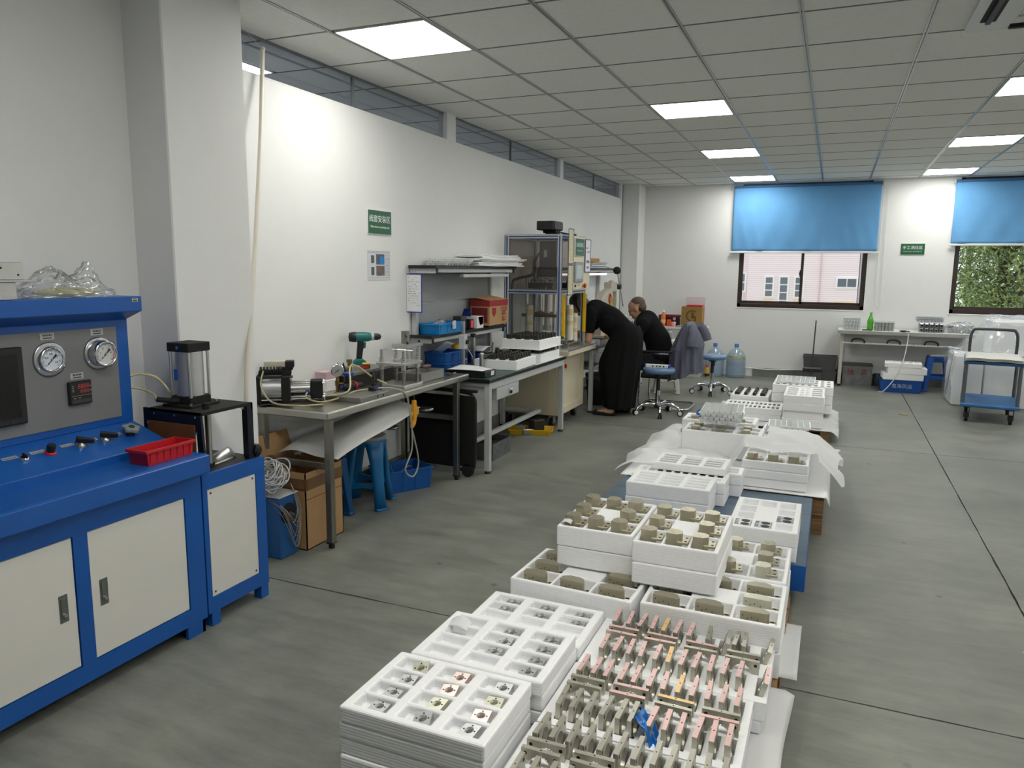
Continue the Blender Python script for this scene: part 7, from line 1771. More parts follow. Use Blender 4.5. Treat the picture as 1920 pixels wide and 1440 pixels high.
for k in range(3):
    o = obj('packing_sheet', MB().grid(lambda u, v, k=k: tuple(CM @ Vector((-.26+.52*u, -.43+.80*v, .664+.012*k+.008*abs(math.sin(7*u+3*v))+.004*math.sin(11*v)))), 14, 16), P('grey_sheet', (206, 206, 202), .7), None, '%s wavy white packing sheet from the bottom on the platform cart' % ORD[k], 'packing sheet', 'sheets on the platform cart'); o.modifiers.new('thickness', 'SOLIDIFY').thickness = .003
obj('wood_scrap', MB().prism([(0.78, 9.32), (0.80, 9.31), (0.86, 9.27), (0.865, 9.285), (0.81, 9.325)], 'z', .001, .008), P('pine_scrap', (190, 150, 90), .8), None, 'small wood splinter lying on the open floor', 'wood scrap')
obj('paper_scrap', MB().add([(.84, 3.56, .002), (.92, 3.54, .004), (.90, 3.50, .012), (.85, 3.52, .003)], [(0, 1, 2, 3), (3, 2, 1, 0)]), PAPER, None, 'tiny white paper scrap on the floor at the right', 'scrap')
# ================================================================== PALLETS
def pallet(label, x0, x1, y0, y1, h, group='wooden pallets', z=0.0, nb=7):
    t = thing('wooden_pallet', label, 'pallet', ((x0+x1)/2, (y0+y1)/2, z), group)
    for k in range(nb):
        w = (y1-y0)/nb; obj('top_board', MB().box(x0, x1, y0+k*w+.012, y0+(k+1)*w-.012, z+h-.018, z+h, .002), WOOD, t)
    for x in (x0, (x0+x1)/2-.04, x1-.08):
        obj('runner', MB().box(x, x+.08, y0, y1, z+h-.036, z+h-.0185, .002), WOOD, t)
        for y in (y0, (y0+y1)/2-.05, y1-.10): obj('block', MB().box(x, x+.08, y, y+.10, z+.017, z+h-.0365, .003), WOOD, t)
        obj('bottom_board', MB().box(x, x+.08, y0, y1, z, z+.0165, .002), WOOD, t)
    return t
PZ = .11
pallet('pallet under the two-bore block trays and bracket trays nearest the camera', -1.215, -.09, 1.675, 2.76, PZ)
pallet('pallet under the hexagon block trays, its ends showing at the right', -1.20, -.085, 2.83, 3.50, PZ, nb=4)
# milky foam sheet lying over the front pallet and hanging off at the right
def fs(u, v):
    x = -.16+.125*u; y = 1.40+1.24*v
    return (x+.012*math.sin(7*v)*u, y, PZ+.0035+.0014*math.sin(11*v+2*u)-.04*max(0, u-.75)*2*(.5+.5*math.sin(9*v)))
o = obj('foam_film_sheet', MB().grid(fs, 8, 40), FILM, None, 'milky foam film sheet sticking out at the right of the bracket trays', 'foam sheet'); o.modifiers.new('thickness', 'SOLIDIFY').thickness = .0015
# ================================================================== METAL PARTS
def mat_var(name, rgb): return P(name, rgb, .36, .75, var=.05, vs=25)
N_GREY = mat_var('nickel_grey', (190, 187, 174)); N_PALE = mat_var('nickel_pale', (214, 214, 196)); N_PINK = P('iridescent_pink', (240, 190, 196), .34, .1, var=.12, vs=14, var2=(222, 186, 178)); N_GOLD = P('iridescent_gold', (242, 200, 136), .34, .1, var=.1, vs=14); N_ROSE = P('nickel_rose', (216, 198, 192), .34, .7, var=.05, vs=25); N_BLOCK = mat_var('steel_block', (196, 198, 198)); N_OLIVE = mat_var('nickel_olive', (178, 172, 150))  # pink and gold tops: bright panel reflection put into the diffuse colour
HOLE = P('bore_dark', (30, 28, 26), .5, .5)
# 1. square flange block
def flange_proto():
    t = thing('bored_block', 'proto', 'metal part', (0, 0, 0))
    w = .026; b = MB(); n = 24; r = .0135; h = .022
    sq = []
    for i in range(n):
        a = 2*PI*i/n; c, s_ = math.cos(a), math.sin(a); k = w/max(abs(c), abs(s_)); sq.append((c*k, s_*k))
    top = [(x, y, h) for x, y in sq]; inn = [(r*math.cos(2*PI*i/n), r*math.sin(2*PI*i/n), h) for i in range(n)]; step = [(r*.72*math.cos(2*PI*i/n), r*.72*math.sin(2*PI*i/n), h-.006) for i in range(n)]; bot = [(x, y, 0) for x, y in sq]; stb = [(p[0], p[1], 0.001) for p in step]
    b.add(top+inn+step+bot+stb, [(i, (i+1) % n, n+(i+1) % n, n+i) for i in range(n)]+[(n+i, n+(i+1) % n, 2*n+(i+1) % n, 2*n+i) for i in range(n)]+[(3*n+i, 3*n+(i+1) % n, (i+1) % n, i) for i in range(n)]+[(2*n+i, 2*n+(i+1) % n, 4*n+(i+1) % n, 4*n+i) for i in range(n)])
    obj('body', b, N_BLOCK, t)
    for x, y in ((-.018, 0), (.018, 0), (0, .0185)): obj('screw_hole', MB().cyl((x, y, h-.001), (x, y, h+.0004), .0028, n=10), HOLE, t)
    return t
FB = flange_proto(); FB_used = [False]
def put(proto, used, loc, rz, label, group, mat=None, tilt=(0, 0)):
    if not used[0]: o = proto; used[0] = True
    else: o = dup(proto)
    o.location = loc; o.rotation_euler = (tilt[0], tilt[1], rz); o['label'] = label; o['group'] = group
    if mat is not None:
        c = [q for q in o.children if q.name.startswith('body')][0]
        if c.data.materials[0] != mat:
            c.data = c.data.copy(); c.data.materials[0] = mat
    return o
# 2. bracket plate with a bore
def bracket_proto():
    t = thing('bore_bracket', 'proto', 'metal part', (0, 0, 0)); W2, H, th, r, cz, n = .056, .088, .0072, .031, .040, 32
    def rect(i):
        a = 2*PI*i/n; c, s_ = math.cos(a), math.sin(a)
        k = min(W2/abs(c) if abs(c) > 1e-6 else 9, ((H-cz) if s_ > 0 else cz)/abs(s_) if abs(s_) > 1e-6 else 9)
        return (c*k, s_*k+cz)
    b = MB()
    # rectangle outline resampled on the same rays, corners snapped
    out = [rect(i) for i in range(n)]
    for cx_, cy_ in ((W2, H), (-W2, H), (W2, 0), (-W2, 0)):
        i = min(range(n), key=lambda q: (out[q][0]-cx_)**2+(out[q][1]-cy_)**2); out[i] = (cx_, cy_)
    inn = [(r*math.cos(2*PI*i/n), r*math.sin(2*PI*i/n)+cz) for i in range(n)]
    F_ = [(-th, x, z) for x, z in out]; Fi = [(-th, x, z) for x, z in inn]; Bk = [(th, x, z) for x, z in out]; Bi = [(th, x, z) for x, z in inn]
    q = lambda i: (i+1) % n
    b.add(F_+Fi+Bk+Bi, [(i, n+i, n+q(i), q(i)) for i in range(n)]+[(2*n+i, 2*n+q(i), 3*n+q(i), 3*n+i) for i in range(n)]+[(i, q(i), 2*n+q(i), 2*n+i) for i in range(n)]+[(n+i, 3*n+i, 3*n+q(i), n+q(i)) for i in range(n)])
    obj('body', b, N_GREY, t)
    obj('top_face', MB().box(-th+.0003, th-.0003, -W2+.0006, W2-.0006, H, H+.0004), N_GREY, t)
    obj('top_hole', MB().cyl((0, 0, H), (0, 0, H+.0006), .0026, n=10), HOLE, t)
    for y in (-.044, .044): obj('corner_hole', MB().cyl((-th-.0003, y, H-.014), (th+.0003, y, H-.014), .0055, n=12), HOLE, t)
    obj('bore_step', MB().tube([(-th, .033*math.cos(a), .033*math.sin(a)+cz) for a in [2*PI*i/28 for i in range(28)]], .0012, 5, True), CHROME, t)
    return t
BR = bracket_proto(); BR_used = [False]
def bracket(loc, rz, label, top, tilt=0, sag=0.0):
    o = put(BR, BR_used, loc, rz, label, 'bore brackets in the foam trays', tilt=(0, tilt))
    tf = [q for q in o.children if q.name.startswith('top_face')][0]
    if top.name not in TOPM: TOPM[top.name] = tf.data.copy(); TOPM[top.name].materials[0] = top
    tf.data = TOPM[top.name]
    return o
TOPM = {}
# 3. hexagon nose block on a slotted foot, 4. long block with an ear
def hex_proto():
    t = thing('nose_block', 'proto', 'metal part', (0, 0, 0))
    obj('body', MB().prism([(-.042, -.028), (-.002, -.034), (.019, -.018), (.019, .012), (.0, .030), (-.030, .030), (-.042, .012)], 'z', .010, .064), N_OLIVE, t)
    obj('foot', MB().box(.0, .047, -.034, .034, 0.022, .034, .002), N_OLIVE, t)
    for y in (-.02, .02): obj('slot', MB().box(.030, .040, y-.006, y+.006, .0338, .0346), HOLE, t)
    for x, y in ((-.02, -.012), (-.012, -.016), (-.024, .0)): obj('pin_hole', MB().cyl((x, y, .064), (x, y, .0644), .0016, n=8), HOLE, t)
    return t
HXP = hex_proto(); HX_used = [False]
def long_proto():
    t = thing('ear_block', 'proto', 'metal part', (0, 0, 0))
    obj('body', MB().prism([(-.052, -.022), (.045, -.022), (.052, -.012), (.036, .018), (.016, .026), (-.026, .026), (-.052, .008)], 'z', .0, .058), N_OLIVE, t)
    e = obj('ear', MB().box(.045, .078, -.014, .012, .0, .020, .004), N_OLIVE, t); obj('ear_slot', MB().box(.056, .070, -.006, .006, .0198, .0206, .001), HOLE, e)
    for x, z in ((-.042, .042), (-.042, .022), (-.026, .030), (-.010, .036), (.012, .030), (.012, .022)): obj('side_hole', MB().cyl((x, -.0215, z), (x, -.0226, z), .0024, n=8), HOLE, t)
    return t
LGP = long_proto(); LG_used = [False]
# ================================================================== A / B / C : bored block trays (left front)
rng = random.Random(3)
LH = .05
def stack(top, labels, dz, jit=.006):
    for k, l in enumerate(labels): under(top, l, top.location.z-(k+1)*dz, rng.uniform(-jit, jit), rng.uniform(-jit, jit))
def bore_tray(nm, x0, x1, y0, y1, zt, cells, lower):
    pk = pocket_grid(x0, x1, y0, y1, 3, 4, .032, .028, .038, .018)
    o = foam_tray('white foam tray of small bored blocks, %s' % nm, x0, x1, y0, y1, zt-LH, zt, pk, .034, 'foam trays of bored blocks', bevel=.007)
    stack(o, ['foam tray %s below the %s' % (('one', 'two', 'three')[k], nm) for k in range(lower)], LH+.0005)
    for (i, j), (m_, rz, tl) in cells.items():
        a, b_, c, d = pk[j*3+i]
        put(FB, FB_used, (b_-.034-.01*rng.random(), (c+d)/2+.003+.004*rng.random(), zt-.033+abs(tl)*.02), math.radians(rz), '%s bored block, column %s, row %s from front, %s' % ({N_BLOCK.name: 'grey', N_PALE.name: 'pale yellowish', N_ROSE.name: 'pinkish'}[m_.name], ('one', 'two', 'three')[i], ('one', 'two', 'three', 'four')[j], nm), 'bored blocks in the left trays', m_, (tl, -tl*.6))
G, Y_, K = N_BLOCK, N_PALE, N_ROSE
bore_tray('front left stack', -1.245, -.775, 1.655, 2.004, .3145, {(0, 3): (Y_, 20, .25), (0, 2): (G, 5, .1), (0, 1): (G, 2, 0), (0, 0): (G, 0, 0), (1, 3): (K, 0, .12), (1, 2): (K, 8, .12), (1, 1): (Y_, -4, .12), (1, 0): (G, 14, .2), (2, 3): (G, 3, .1), (2, 2): (Y_, 6, .05), (2, 1): (K, 6, .1), (2, 0): (G, -8, .15)}, 3)
bore_tray('middle left stack', -1.215, -.745, 2.008, 2.346, .3145, {(1, 3): (G, 0, 0), (1, 2): (G, 0, .1), (1, 1): (G, -4, .05), (2, 3): (G, 0, 0), (2, 2): (G, 4, 0), (2, 1): (G, 0, 0), (2, 0): (G, 0, .05)}, 3)
bore_tray('rear left stack', -1.20, -.735, 2.350, 2.668, .264, {(0, 3): (G, 0, 0), (0, 2): (G, 0, 0), (1, 3): (G, 0, 0), (1, 2): (G, 0, 0), (2, 3): (G, 0, 0), (2, 2): (G, 2, 0)}, 2)
b = MB().grid(lambda u, v: (-1.20+.085*u, 2.225+.055*v, .300+.022*math.sin(PI*u)*(.5+v*.5)+.004*v), 10, 6)
o = obj('paper_slip', b, PAPER, None, 'small printed paper slip lying on the middle left foam tray', 'paper slip'); o.modifiers.new('thickness', 'SOLIDIFY').thickness = .0008; o.location.z += .008
m = MB()
# ================================================================== D : bracket trays (right front)
DZ = .228; DH = .065
def bracket_tray(nm, x0, x1, y0, y1, r1, p, r2, lower, tops, dx=0):
    yr1, xs1 = r1; yr2, xs2 = r2
    pk = []
    for x in xs1: pk.append((x-.0095, x+.0165, yr1-.0585, yr1+.0585))
    for x in xs2: pk.append((x-.0095, x+.0165, yr2-.0585, yr2+.0585))
    pk = [q for q in pk if q[2] > y0+.004 and q[3] < y1-.004]
    o = foam_tray('white foam tray packed with bore brackets, %s' % nm, x0, x1, y0, y1, DZ-DH, DZ, pk, .05, 'foam trays of bore brackets', bevel=.006)
    for k in range(lower): under(o, 'foam tray under the %s of bore brackets' % nm, DZ-DH-.001-(k+1)*.0, .012 if False else 0, 0)
    cn = {N_GREY.name: 'grey', N_PINK.name: 'pink topped', N_GOLD.name: 'gold topped'}
    zb = DZ-.038
    for row, (yr, xs) in (('rear', r1), ('front', r2)):
        for i, x in enumerate(xs):
            m_ = tops(row, i); tl = 0
            if row == 'rear' and nm.startswith('back') and i in (8, 11): tl = .3
            if row == 'front' and nm.startswith('back') and i == 11: tl = .28
            bracket((x, yr, zb), math.radians(rng.uniform(-3, 3)), '%s bracket, %s from left, %s row of the %s' % (cn[m_.name], ORD[i], row, nm), m_, tl)
    for i, (x, ya, yb) in enumerate(p):
        for q, y in (('rear', ya), ('front', yb)):
            m_ = tops('pair', i*2+(q == 'front'))
            bracket((x, y, zb-.004), math.radians(90+rng.uniform(-2, 2)), '%s crosswise bracket, %s one of %s pair, %s' % (cn[m_.name], q, ORD[i], nm), m_)
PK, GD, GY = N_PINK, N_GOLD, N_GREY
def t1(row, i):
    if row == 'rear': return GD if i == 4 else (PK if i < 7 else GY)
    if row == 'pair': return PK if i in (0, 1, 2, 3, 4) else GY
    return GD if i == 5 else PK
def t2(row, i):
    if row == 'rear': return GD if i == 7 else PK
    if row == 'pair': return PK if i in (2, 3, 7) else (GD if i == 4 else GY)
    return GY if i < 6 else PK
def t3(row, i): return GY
x1 = [-.673, -.622, -.575, -.531, -.488, -.442, -.395, -.330, -.286, -.234, -.205, -.140]; x2 = [-.661, -.612, -.567, -.525, -.472, -.430, -.384, -.340, -.291, -.246, -.197, -.135]
bracket_tray('back bracket tray', -.732, -.105, 2.325, 2.698, (2.632, x1), [(-.625, 2.548, 2.508), (-.484, 2.548, 2.507), (-.341, 2.546, 2.505), (-.199, 2.538, 2.496)], (2.418, x2), 0, t1)
x3 = [-.685, -.638, -.598, -.547, -.505, -.454, -.411, -.363, -.319, -.273, -.227, -.183]; x4 = [-.685, -.641, -.593, -.544, -.497, -.462, -.405, -.362, -.319, -.271, -.228, -.184]
bracket_tray('middle bracket tray', -.737, -.143, 1.948, 2.322, (2.247, x3), [(-.644, 2.165, 2.122), (-.504, 2.172, 2.124), (-.360, 2.160, 2.12), (-.222, 2.150, 2.11)], (2.037, x4), 0, t2)
x5 = [-.692, -.645, -.596, -.552, -.504, -.456, -.409, -.358, -.315, -.267, -.222, -.178]
bracket_tray('front bracket tray', -.742, -.140, 1.565, 1.945, (1.874, x5), [(-.651, 1.800, 1.757), (-.510, 1.796, 1.757), (-.367, 1.79, 1.75), (-.226, 1.79, 1.75)], (1.672, x5), 0, t3)
for nm, x0_, x1_, y0_, y1_ in (('back', -.732, -.112, 2.325, 2.698), ('middle', -.737, -.150, 1.948, 2.322), ('front', -.742, -.147, 1.565, 1.945)):
    obj('foam_tray', tray_mb(x0_+.004, x1_-.006, y0_, y1_, PZ+.007, DZ-DH-.0008, pocket_grid(x0_+.004, x1_-.006, y0_, y1_, 6, 2, .03, .03, .02, .03), .02), FOAM, None, 'plain foam tray lying under the %s bracket tray' % nm, 'tray', 'foam trays of bore brackets', bevel=.005)
# blue bag corner among the brackets
def bb(u, v):
    x = -.458+.085*u; y = 1.985+.10*v-.04*u
    return (x+.006*math.sin(9*v), y, DZ+.004+.060*math.sin(PI*min(1, u+.25))*(1-.4*v)+.008*math.sin(13*u+7*v))
o = obj('blue_film_bag', MB().grid(bb, 16, 14), P('blue_film', (8, 104, 190), .22, coat=.4), None, 'crumpled blue plastic film between the brackets', 'plastic film'); o.modifiers.new('thickness', 'SOLIDIFY').thickness = .0012
# ================================================================== E / F : hexagon block trays
def grid9(x0, x1, y0, y1, m_=.03, g=.02):
    pk = pocket_grid(x0, x1, y0, y1, 3, 3, m_, m_, g, g); return [p for k, p in enumerate(pk) if k != 4]
def nine(nm, x0, x1, y0, y1, z0, z1, proto, used, lab, grp, skip=(), depth=.045, rz=0, dx=-.003, low=1, mats=None, rot=0):
    pk = pocket_grid(x0, x1, y0, y1, 3, 3, .018, .02, .012, .014); h = (z1-z0)/low
    o = foam_tray('white foam tray of %ss, %s' % (lab, nm), x0, x1, y0, y1, z1-h+.0005, z1, [p for k, p in enumerate(pk) if k != 4], min(depth, h-.008), 'foam trays of '+lab+'s', rz, bevel=.006)
    for k in range(1, low): under(o, 'foam tray %s below the %s of %ss' % (('one', 'two')[k-1], nm, lab), z1-h*(k+1)+.0005, rng.uniform(-.004, .004), rng.uniform(-.004, .004))
    c = Vector(((x0+x1)/2, (y0+y1)/2, 0)); R_ = Matrix.Rotation(math.radians(rz), 3, 'Z')
    for k, (a, b_, c0, d) in enumerate(pk):
        if k == 4 or k in skip: continue
        p = R_ @ (Vector(((a+b_)/2+dx, (c0+d)/2, 0))-c)+c
        put(proto, used, (p.x, p.y, z1-min(depth, h-.008)+(.018 if proto is HXP else .004)), math.radians(rz+rot+rng.uniform(-5, 5)), '%s, %s column %s row, %s' % (lab, ('left', 'middle', 'right')[k % 3], ('front', 'centre', 'rear')[k//3], nm), lab+'s', (mats or {}).get(k))
nine('front left tray on the pallet', -1.145, -.625, 2.695, 3.075, PZ+.001, .312, LGP, LG_used, 'ear block', 'e', low=2, rz=-3)
nine('front right tray on the pallet', -.605, -.09, 2.702, 3.10, PZ+.001, .312, LGP, LG_used, 'ear block', 'e', low=2, mats={5: N_PALE, 2: N_OLIVE})
E3P = nine('rear right tray on the pallet', -.545, -.095, 3.105, 3.545, PZ+.001, .318, HXP, HX_used, 'nose block', 'f', low=2, mats={3: N_PALE, 2: N_PALE})
foam_tray('plain rear left foam tray under the upper nose block trays', -1.09, -.56, 3.105, 3.50, PZ+.001, .312, grid9(-1.09, -.56, 3.105, 3.50), .04, 'foam trays of nose blocks')
nine('upper left tray of the raised pair', -1.02, -.688, 2.90, 3.36, .320, .497, HXP, HX_used, 'nose block', 'f', low=2, depth=.05)
nine('upper right tray of the raised pair', -.680, -.342, 2.855, 3.35, .320, .497, HXP, HX_used, 'nose block', 'f', low=2, depth=.05)
o = obj('paper_slip', MB().grid(lambda u, v: (-1.015+.05*u, 2.925+.035*v, .499+.012*u*v+.010*math.sin(3*u)), 6, 4), PAPER, None, 'small white paper slip on the upper left nose block tray', 'paper slip'); o.modifiers.new('thickness', 'SOLIDIFY').thickness = .0006
o = obj('foam_film_sheet', MB().grid(lambda u, v: (-.10+.075*u, 2.72+.50*v, .115+.02*math.sin(5*v)+.03*u*math.sin(PI*v)), 6, 14), FILM, None, 'film corner sticking out right of the ear block tray', 'foam sheet'); o.modifiers.new('thickness', 'SOLIDIFY').thickness = .0012
# ================================================================== BLUE PLATFORM WITH TRAYS
t = thing('blue_platform_truck', 'low blue platform truck under the trays behind the nose blocks', 'platform truck', (-.6, 4.14, 0))
obj('deck', MB().box(-1.18, -.03, 3.565, 4.715, .205, .23, .003), P('truck_deck', (92, 112, 132), .5, var=.35, vs=7), t)
TB = P('truck_blue', (10, 84, 164), .42)
obj('skirt', MB().box(-1.18, -.03, 3.56, 3.566, .105, .229), TB, t); obj('skirt', MB().box(-.036, -.029, 3.567, 4.715, .105, .229), TB, t); obj('skirt', MB().box(-1.181, -1.175, 3.567, 4.715, .105, .229), TB, t)
for x in (-1.08, -.14):
    for y in (3.67, 4.60):
        c_ = obj('caster', MB().cyl((x-.018, y, .055), (x+.018, y, .055), .055, n=20), BLACKM, t); obj('fork', MB().box(x-.03, x-.02, y-.03, y+.03, .05, .205).box(x+.02, x+.03, y-.03, y+.03, .05, .205).box(x-.02, x+.02, y-.03, y+.03, .19, .205), GREYMETAL, c_)
DK = .2305
gx0, gx1, gy0, gy1 = -.392, -.075, 3.58, 4.08
pk = pocket_grid(gx0, gx1, gy0, gy1, 3, 4, .028, .028, .018, .018)
og = foam_tray('white foam tray with three round-hole plates on the blue truck', gx0, gx1, gy0, gy1, DK+.072, DK+.144, [p for k, p in enumerate(pk) if k not in (4, 7)], .04, 'trays on the blue truck', bevel=.005); under(og, 'plain foam tray under the round-hole plate tray', DK)
def plate_proto():
    t = thing('hole_plate', 'proto', 'metal part', (0, 0, 0)); obj('body', MB().box(-.0355, .0355, -.046, .046, 0, .016, .002), N_BLOCK, t)
    for y in (-.024, .024): obj('recess', MB().lathe([(.021, .0162), (.017, .0168), (.001, .0165)], (.010, y, 0), 22), HOLE, t)
    for x, y, w in ((-.026, -.034, .007), (-.028, -.012, .007), (-.028, .012, .007), (-.028, .034, .008)): obj('slot', MB().box(x-w, x+w, y-.004, y+.004, .0161, .0166), HOLE, t)
    return t
PLP = plate_proto(); PL_used = [False]
for k, i in enumerate((0, 1, 5)):
    a, b_, c, d = pk[i]; put(PLP, PL_used, ((a+b_)/2, (c+d)/2, DK+.144-.017), 0, '%s steel plate with two round recesses in the truck tray' % ('front left', 'front middle', 'right hand')[k], 'round recess plates')
def slot_tray(nm, x0, x1, y0, y1, z0, z1, nx, ny, depth, grp, low=1, rz=0, mx=.03, gx=.03, gy=.012, my=.03):
    h = (z1-z0)/low; pk = pocket_grid(x0, x1, y0, y1, nx, ny, mx, my, gx, gy)
    o = foam_tray(nm, x0, x1, y0, y1, z1-h+.0005, z1, pk, min(depth, h-.008), grp, rz, bevel=.006)
    for k in range(1, low): under(o, 'foam tray %s below the %s' % (('one', 'two', 'three')[k-1], nm), z1-h*(k+1)+.0005, rng.uniform(-.004, .004), rng.uniform(-.004, .004))
    return pk
slot_tray('empty foam tray with three columns of long slots', -1.005, -.542, 4.02, 4.295, DK, .40, 3, 4, .035, 'trays on the blue truck', 2)
pk = slot_tray('foam tray with a row of dark square blocks', -1.045, -.497, 4.305, 4.525, DK, .372, 10, 2, .03, 'trays on the blue truck', 2, gx=.02)
CUBE = None
def small_cube(loc, label, grp, s_=(.013, .013, .02)):
    global CUBE
    if CUBE is None:
        t = thing('dark_block', label, 'metal part', (0, 0, 0), grp); obj('body', MB().box(-.014, .014, -.020, .020, 0, .024, .002), P('dark_zinc', (84, 84, 84), .45, .6), t); obj('bore', MB().cyl((0, 0, .024), (0, 0, .0243), .005, n=10), HOLE, t)
        t.location = loc; CUBE = t; return t
    c = dup(CUBE, loc, label=label); c['group'] = grp; return c
for i in range(10):
    if i > 1: a, b_, c, d = pk[10+i]; small_cube(((a+b_)/2, (c+d)/2, .372-.028), 'dark block, %s from left, in the single row truck tray' % ORD[i], 'dark blocks on the blue truck')
slot_tray('foam tray with wide pockets at the back of the truck', -.93, -.43, 4.535, 4.712, DK, .372, 4, 2, .03, 'trays on the blue truck', 2)
pk = slot_tray('raised foam tray with dark filled slots', -.945, -.515, 4.44, 4.705, .3735, .42, 3, 4, .025, 'trays on the blue truck', 1)
for k, (a, b_, c, d) in enumerate(pk):
    if k in (9, 10, 11) and k != 9: continue
    obj('dark_strip', MB().box(a+.003, b_-.003, c+.004, (c+d)/2+.006, .396, .410, .001).box(a+.006, b_-.006, c+.006, (c+d)/2+.002, .410, .412), P('dark_zinc', (104, 104, 104)), None, 'dark strip, column %s row %s, in the raised slot tray' % (('one', 'two', 'three')[k % 3], ('one', 'two', 'three', 'four')[k//3]), 'metal part', 'strips in the raised slot tray')
# ================================================================== WRAPPED PALLET IN THE MIDDLE
pallet('lower wooden pallet of the doubled pair behind the blue truck', -1.18, .035, 4.74, 6.20, .115); pallet('upper wooden pallet of the doubled pair behind the blue truck', -1.18, .035, 4.74, 6.20, .115, z=.1155)
MZ = .2315
o = obj('foam_film_sheet', MB().grid(lambda u, v: (-1.22+1.29*u, 4.722+1.49*v, MZ+.0065-(.055*max(0, (u-.984)/.016))+.0015*math.sin(20*u)*math.sin(17*v)), 60, 40), FOAM, None, 'foam sheet covering the doubled pallet', 'foam sheet'); o.modifiers.new('thickness', 'SOLIDIFY').thickness = .003
MZ = .2425
nine('front tray on the doubled pallet', -.455, -.065, 4.765, 5.12, MZ, .412, HXP, HX_used, 'nose block', 'e', low=3, skip=(3, 5, 6, 7, 8))
for k in range(2): foam_tray('plain foam tray %s at the right rear of the doubled pallet' % ('on top' if k else 'below'), -.39, -.06, 5.13, 5.60, MZ+k*.06, MZ+.059+k*.06, grid9(-.39, -.06, 5.13, 5.60), .03, 'trays on the doubled pallet')
def deep(nm, x0, x1, y0, y1, z0, z1, blocks):
    pk = pocket_grid(x0, x1, y0, y1, 3, 2, .03, .03, .03, .03); foam_tray(nm, x0, x1, y0, y1, z0, z1, pk, .06, 'trays on the doubled pallet', bevel=.008)
    for k in blocks:
        a, b_, c, d = pk[k]; put(HXP, HX_used, ((a+b_)/2, (c+d)/2, z1-.044), math.radians(rng.uniform(-6, 6)), 'nose block in pocket %s of the %s' % (('one', 'two', 'three', 'four', 'five', 'six')[k], nm), 'nose blocks in deep trays')
deep('deep front foam tray', -.955, -.395, 5.43, 5.72, MZ, .428, (0, 1, 2, 3, 5)); deep('deep rear foam tray', -1.03, -.475, 5.86, 6.14, MZ, .425, (0, 2))
BLST = clear('blister_clear', (252, 253, 254), .45, .3, .08, (252, 253, 253))
for k in range(4): blister('blister_tray', 'clear blister tray, %s from bottom, on the deep foam trays' % ORD[k], TR(-.70+.012*(k % 2), 5.66-.01*k, .474+k*.027, 4*(k % 2)), 7, 8, .04, .026, 'clear trays on the deep foam trays', BLST)
for k in range(6): blister('blister_tray', 'clear blister tray, %s from bottom, at the right of the doubled pallet' % ORD[k], TR(-.265+.02*(k % 3)-.01, 5.86+.012*(k % 2), .300+k*.0255, -3+3*(k % 3)), 7, 6, .04, .024, 'clear trays right of the deep trays', BLST)
obj('blue_film_bag', MB().ell((-.90, 6.02, .44), (.05, .045, .045), 12, 8).ell((-.87, 5.99, .455), (.03, .03, .03), 10, 6), P('blue_film', (8, 104, 190)), None, 'blue plastic film lump in the deep rear foam tray', 'plastic film')
# draped milky film over the doubled pallet
def drape(u, v):
    x = -1.30+1.43*u; y = 4.86+1.40*v
    z = .276
    if x > -.58: z = .276+(.446-.276)*min(1, (x+.58)/.09)*max(0, min(1, (5.76-y)/.12))
    if x > -.04: z -= (x+.04)*1.0
    if x < -1.18: z -= (-1.18-x)*.5
    z += .012*math.sin(17*u+5*v)+.010*math.sin(29*v-11*u)+.007*math.sin(41*u+23*v)
    z += .03*math.exp(-((x+1.1)/.12)**2)*(.5+.5*math.sin(11*v))
    return (x+.02*math.sin(13*v), y+.03*math.sin(9*u), max(.2, z))
b = MB(); NU, NV = 90, 80
vs = [drape(i/NU, j/NV) for j in range(NV+1) for i in range(NU+1)]
fs_ = []
for j in range(NV):
    for i in range(NU):
        x, y, z = vs[j*(NU+1)+i]
        if -.985 < x < -.37 and 5.40 < y < 6.16: continue
        if -1.06 < x < -.44 and 5.83 < y < 6.17: continue
        if -.46 < x < -.07 and 5.70 < y < 6.05: continue
        if -.52 < x < -.02 and y < 5.02-.10*math.sin((x+.5)*6): continue
        fs_.append((j*(NU+1)+i, j*(NU+1)+i+1, (j+1)*(NU+1)+i+1, (j+1)*(NU+1)+i))
b.add(vs, fs_, True)
o = obj('milky_wrap_film', b, FILM, None, 'crumpled milky wrapping film draped over the doubled pallet', 'wrapping film')
# ================================================================== REAR PALLET
pallet('rear wooden pallet nearest the far wall', -1.05, .055, 7.46, 8.66, .105)
o = obj('foam_film_sheet', MB().grid(lambda u, v: (-1.08+1.22*u, 7.42+1.28*v, .1095+.002*math.sin(19*u)*math.sin(13*v)-.08*max(0, (u-.95)/.05)*(.6+.4*math.sin(25*v))), 50, 40), FILM, None, 'milky film sheet hanging off the rear pallet', 'foam sheet'); o.modifiers.new('thickness', 'SOLIDIFY').thickness = .0012
RZ_ = .114
LX = (-.372, -.008, 7.50, 8.10)
pk = pocket_grid(-.372, -.235, 7.50, 8.10, 1, 4, .022, .05, .02, .03)+pocket_grid(-.145, -.008, 7.50, 8.10, 1, 4, .022, .05, .02, .03)+pocket_grid(-.24, -.14, 7.50, 8.10, 2, 4, .010, .06, .014, .05)
pk = [(a, b_, round(c, 4), round(d, 4)) for a, b_, c, d in pk]
oL = foam_tray('tall stacked foam tray with long and square pockets on the rear pallet', *LX, RZ_+.225, RZ_+.30, pk, .03, 'trays on the rear pallet', bevel=.006)
stack(oL, ['foam tray %s below the top of the tall rear stack' % k for k in ('one', 'two', 'three')], .0752)
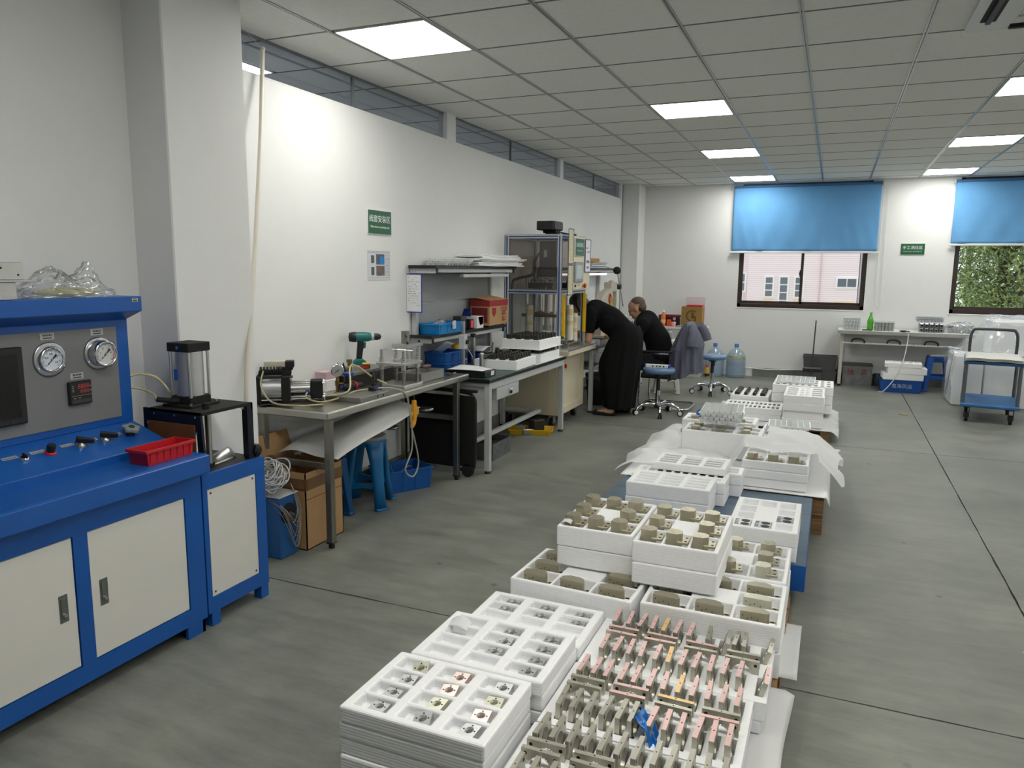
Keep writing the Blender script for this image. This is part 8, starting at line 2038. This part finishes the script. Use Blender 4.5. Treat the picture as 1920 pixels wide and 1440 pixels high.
for k, (a, b_, c, d) in enumerate(pk[:8]):
    obj('dark_strip', MB().box(a+.003, b_-.003, c+.006, d-.02, RZ_+.272, RZ_+.285, .001).box(a+.01, b_-.01, c+.012, d-.03, RZ_+.285, RZ_+.288, .001), P('grey_strip', (150, 152, 154), .4, .8), None, 'grey strip in the %s slot, %s row from front, tall rear stack' % ('left' if k < 4 else 'right', ORD[k % 4]), 'metal part', 'strips in the tall rear stack')
pk2 = pocket_grid(-.515, .07, 8.13, 8.62, 9, 3, .03, .03, .025, .05)
oL2 = foam_tray('wide foam tray with rows of small pockets behind the tall rear stack', -.515, .07, 8.13, 8.62, RZ_+.22, RZ_+.31, pk2, .03, 'trays on the rear pallet', bevel=.006)
stack(oL2, ['foam tray %s below the wide rear tray' % k for k in ('one', 'two')], .0935)
for k, (a, b_, c, d) in enumerate(pk2):
    if k < 27: small_cube(((a+b_)/2, (c+d)/2, RZ_+.31-.028), 'dark block, row %s column %s, in the wide rear tray' % (('one', 'two', 'three')[k//9], ORD[k % 9]), 'dark blocks in the wide rear tray')
blister('blister_tray', 'clear blister tray leaning on the wide rear foam tray', TR(-.30, 8.34, RZ_+.318, 0, 5), 8, 6, .046, .03, 'clear tray on the rear pallet', BLST)
pk3 = pocket_grid(-.945, -.388, 7.64, 8.04, 12, 2, .03, .04, .016, .05)
oM = foam_tray('low foam tray with two rows of dark blocks on the rear pallet', -.945, -.388, 7.64, 8.04, .178, .242, pk3, .035, 'trays on the rear pallet', bevel=.006); under(oM, 'foam tray under the two row tray on the rear pallet', RZ_-.0005)
for k, (a, b_, c, d) in enumerate(pk3):
    for q in range(2): small_cube(((a+b_)/2, c+(d-c)*(.28+.44*q), .242-.032), 'dark block, %s file %s from left, two row rear tray' % (('front', 'second', 'third', 'rear')[(k//12)*2+q], ORD[k % 12]), 'dark blocks in the two row tray')
pk4 = pocket_grid(-.93, -.545, 8.10, 8.62, 4, 4, .035, .04, .03, .03)
oN = foam_tray('foam tray of standing black parts on the rear pallet', -.93, -.545, 8.10, 8.62, .20, .285, pk4, .05, 'trays on the rear pallet', bevel=.006); under(oN, 'foam tray under the black part tray', RZ_)
KBL = None
for k, (a, b_, c, d) in enumerate(pk4):
    l = 'standing black part, row %s from front, %s from left' % (('one', 'two', 'three', 'four')[k//4], ORD[k % 4]); wide = k % 4 in (0, 3); w = .026 if wide else .016
    t = thing('black_part', l, 'metal part', ((a+b_)/2, (c+d)/2, .236), 'black parts on the rear pallet')
    obj('body', MB().box((a+b_)/2-w, (a+b_)/2+w, (c+d)/2-.03, (c+d)/2+.03, .236, .31, .003), BLACK, t); obj('top', MB().box((a+b_)/2-w+.004, (a+b_)/2+w-.004, (c+d)/2-.026, (c+d)/2+.026, .31, .314, .001), DARK, t)
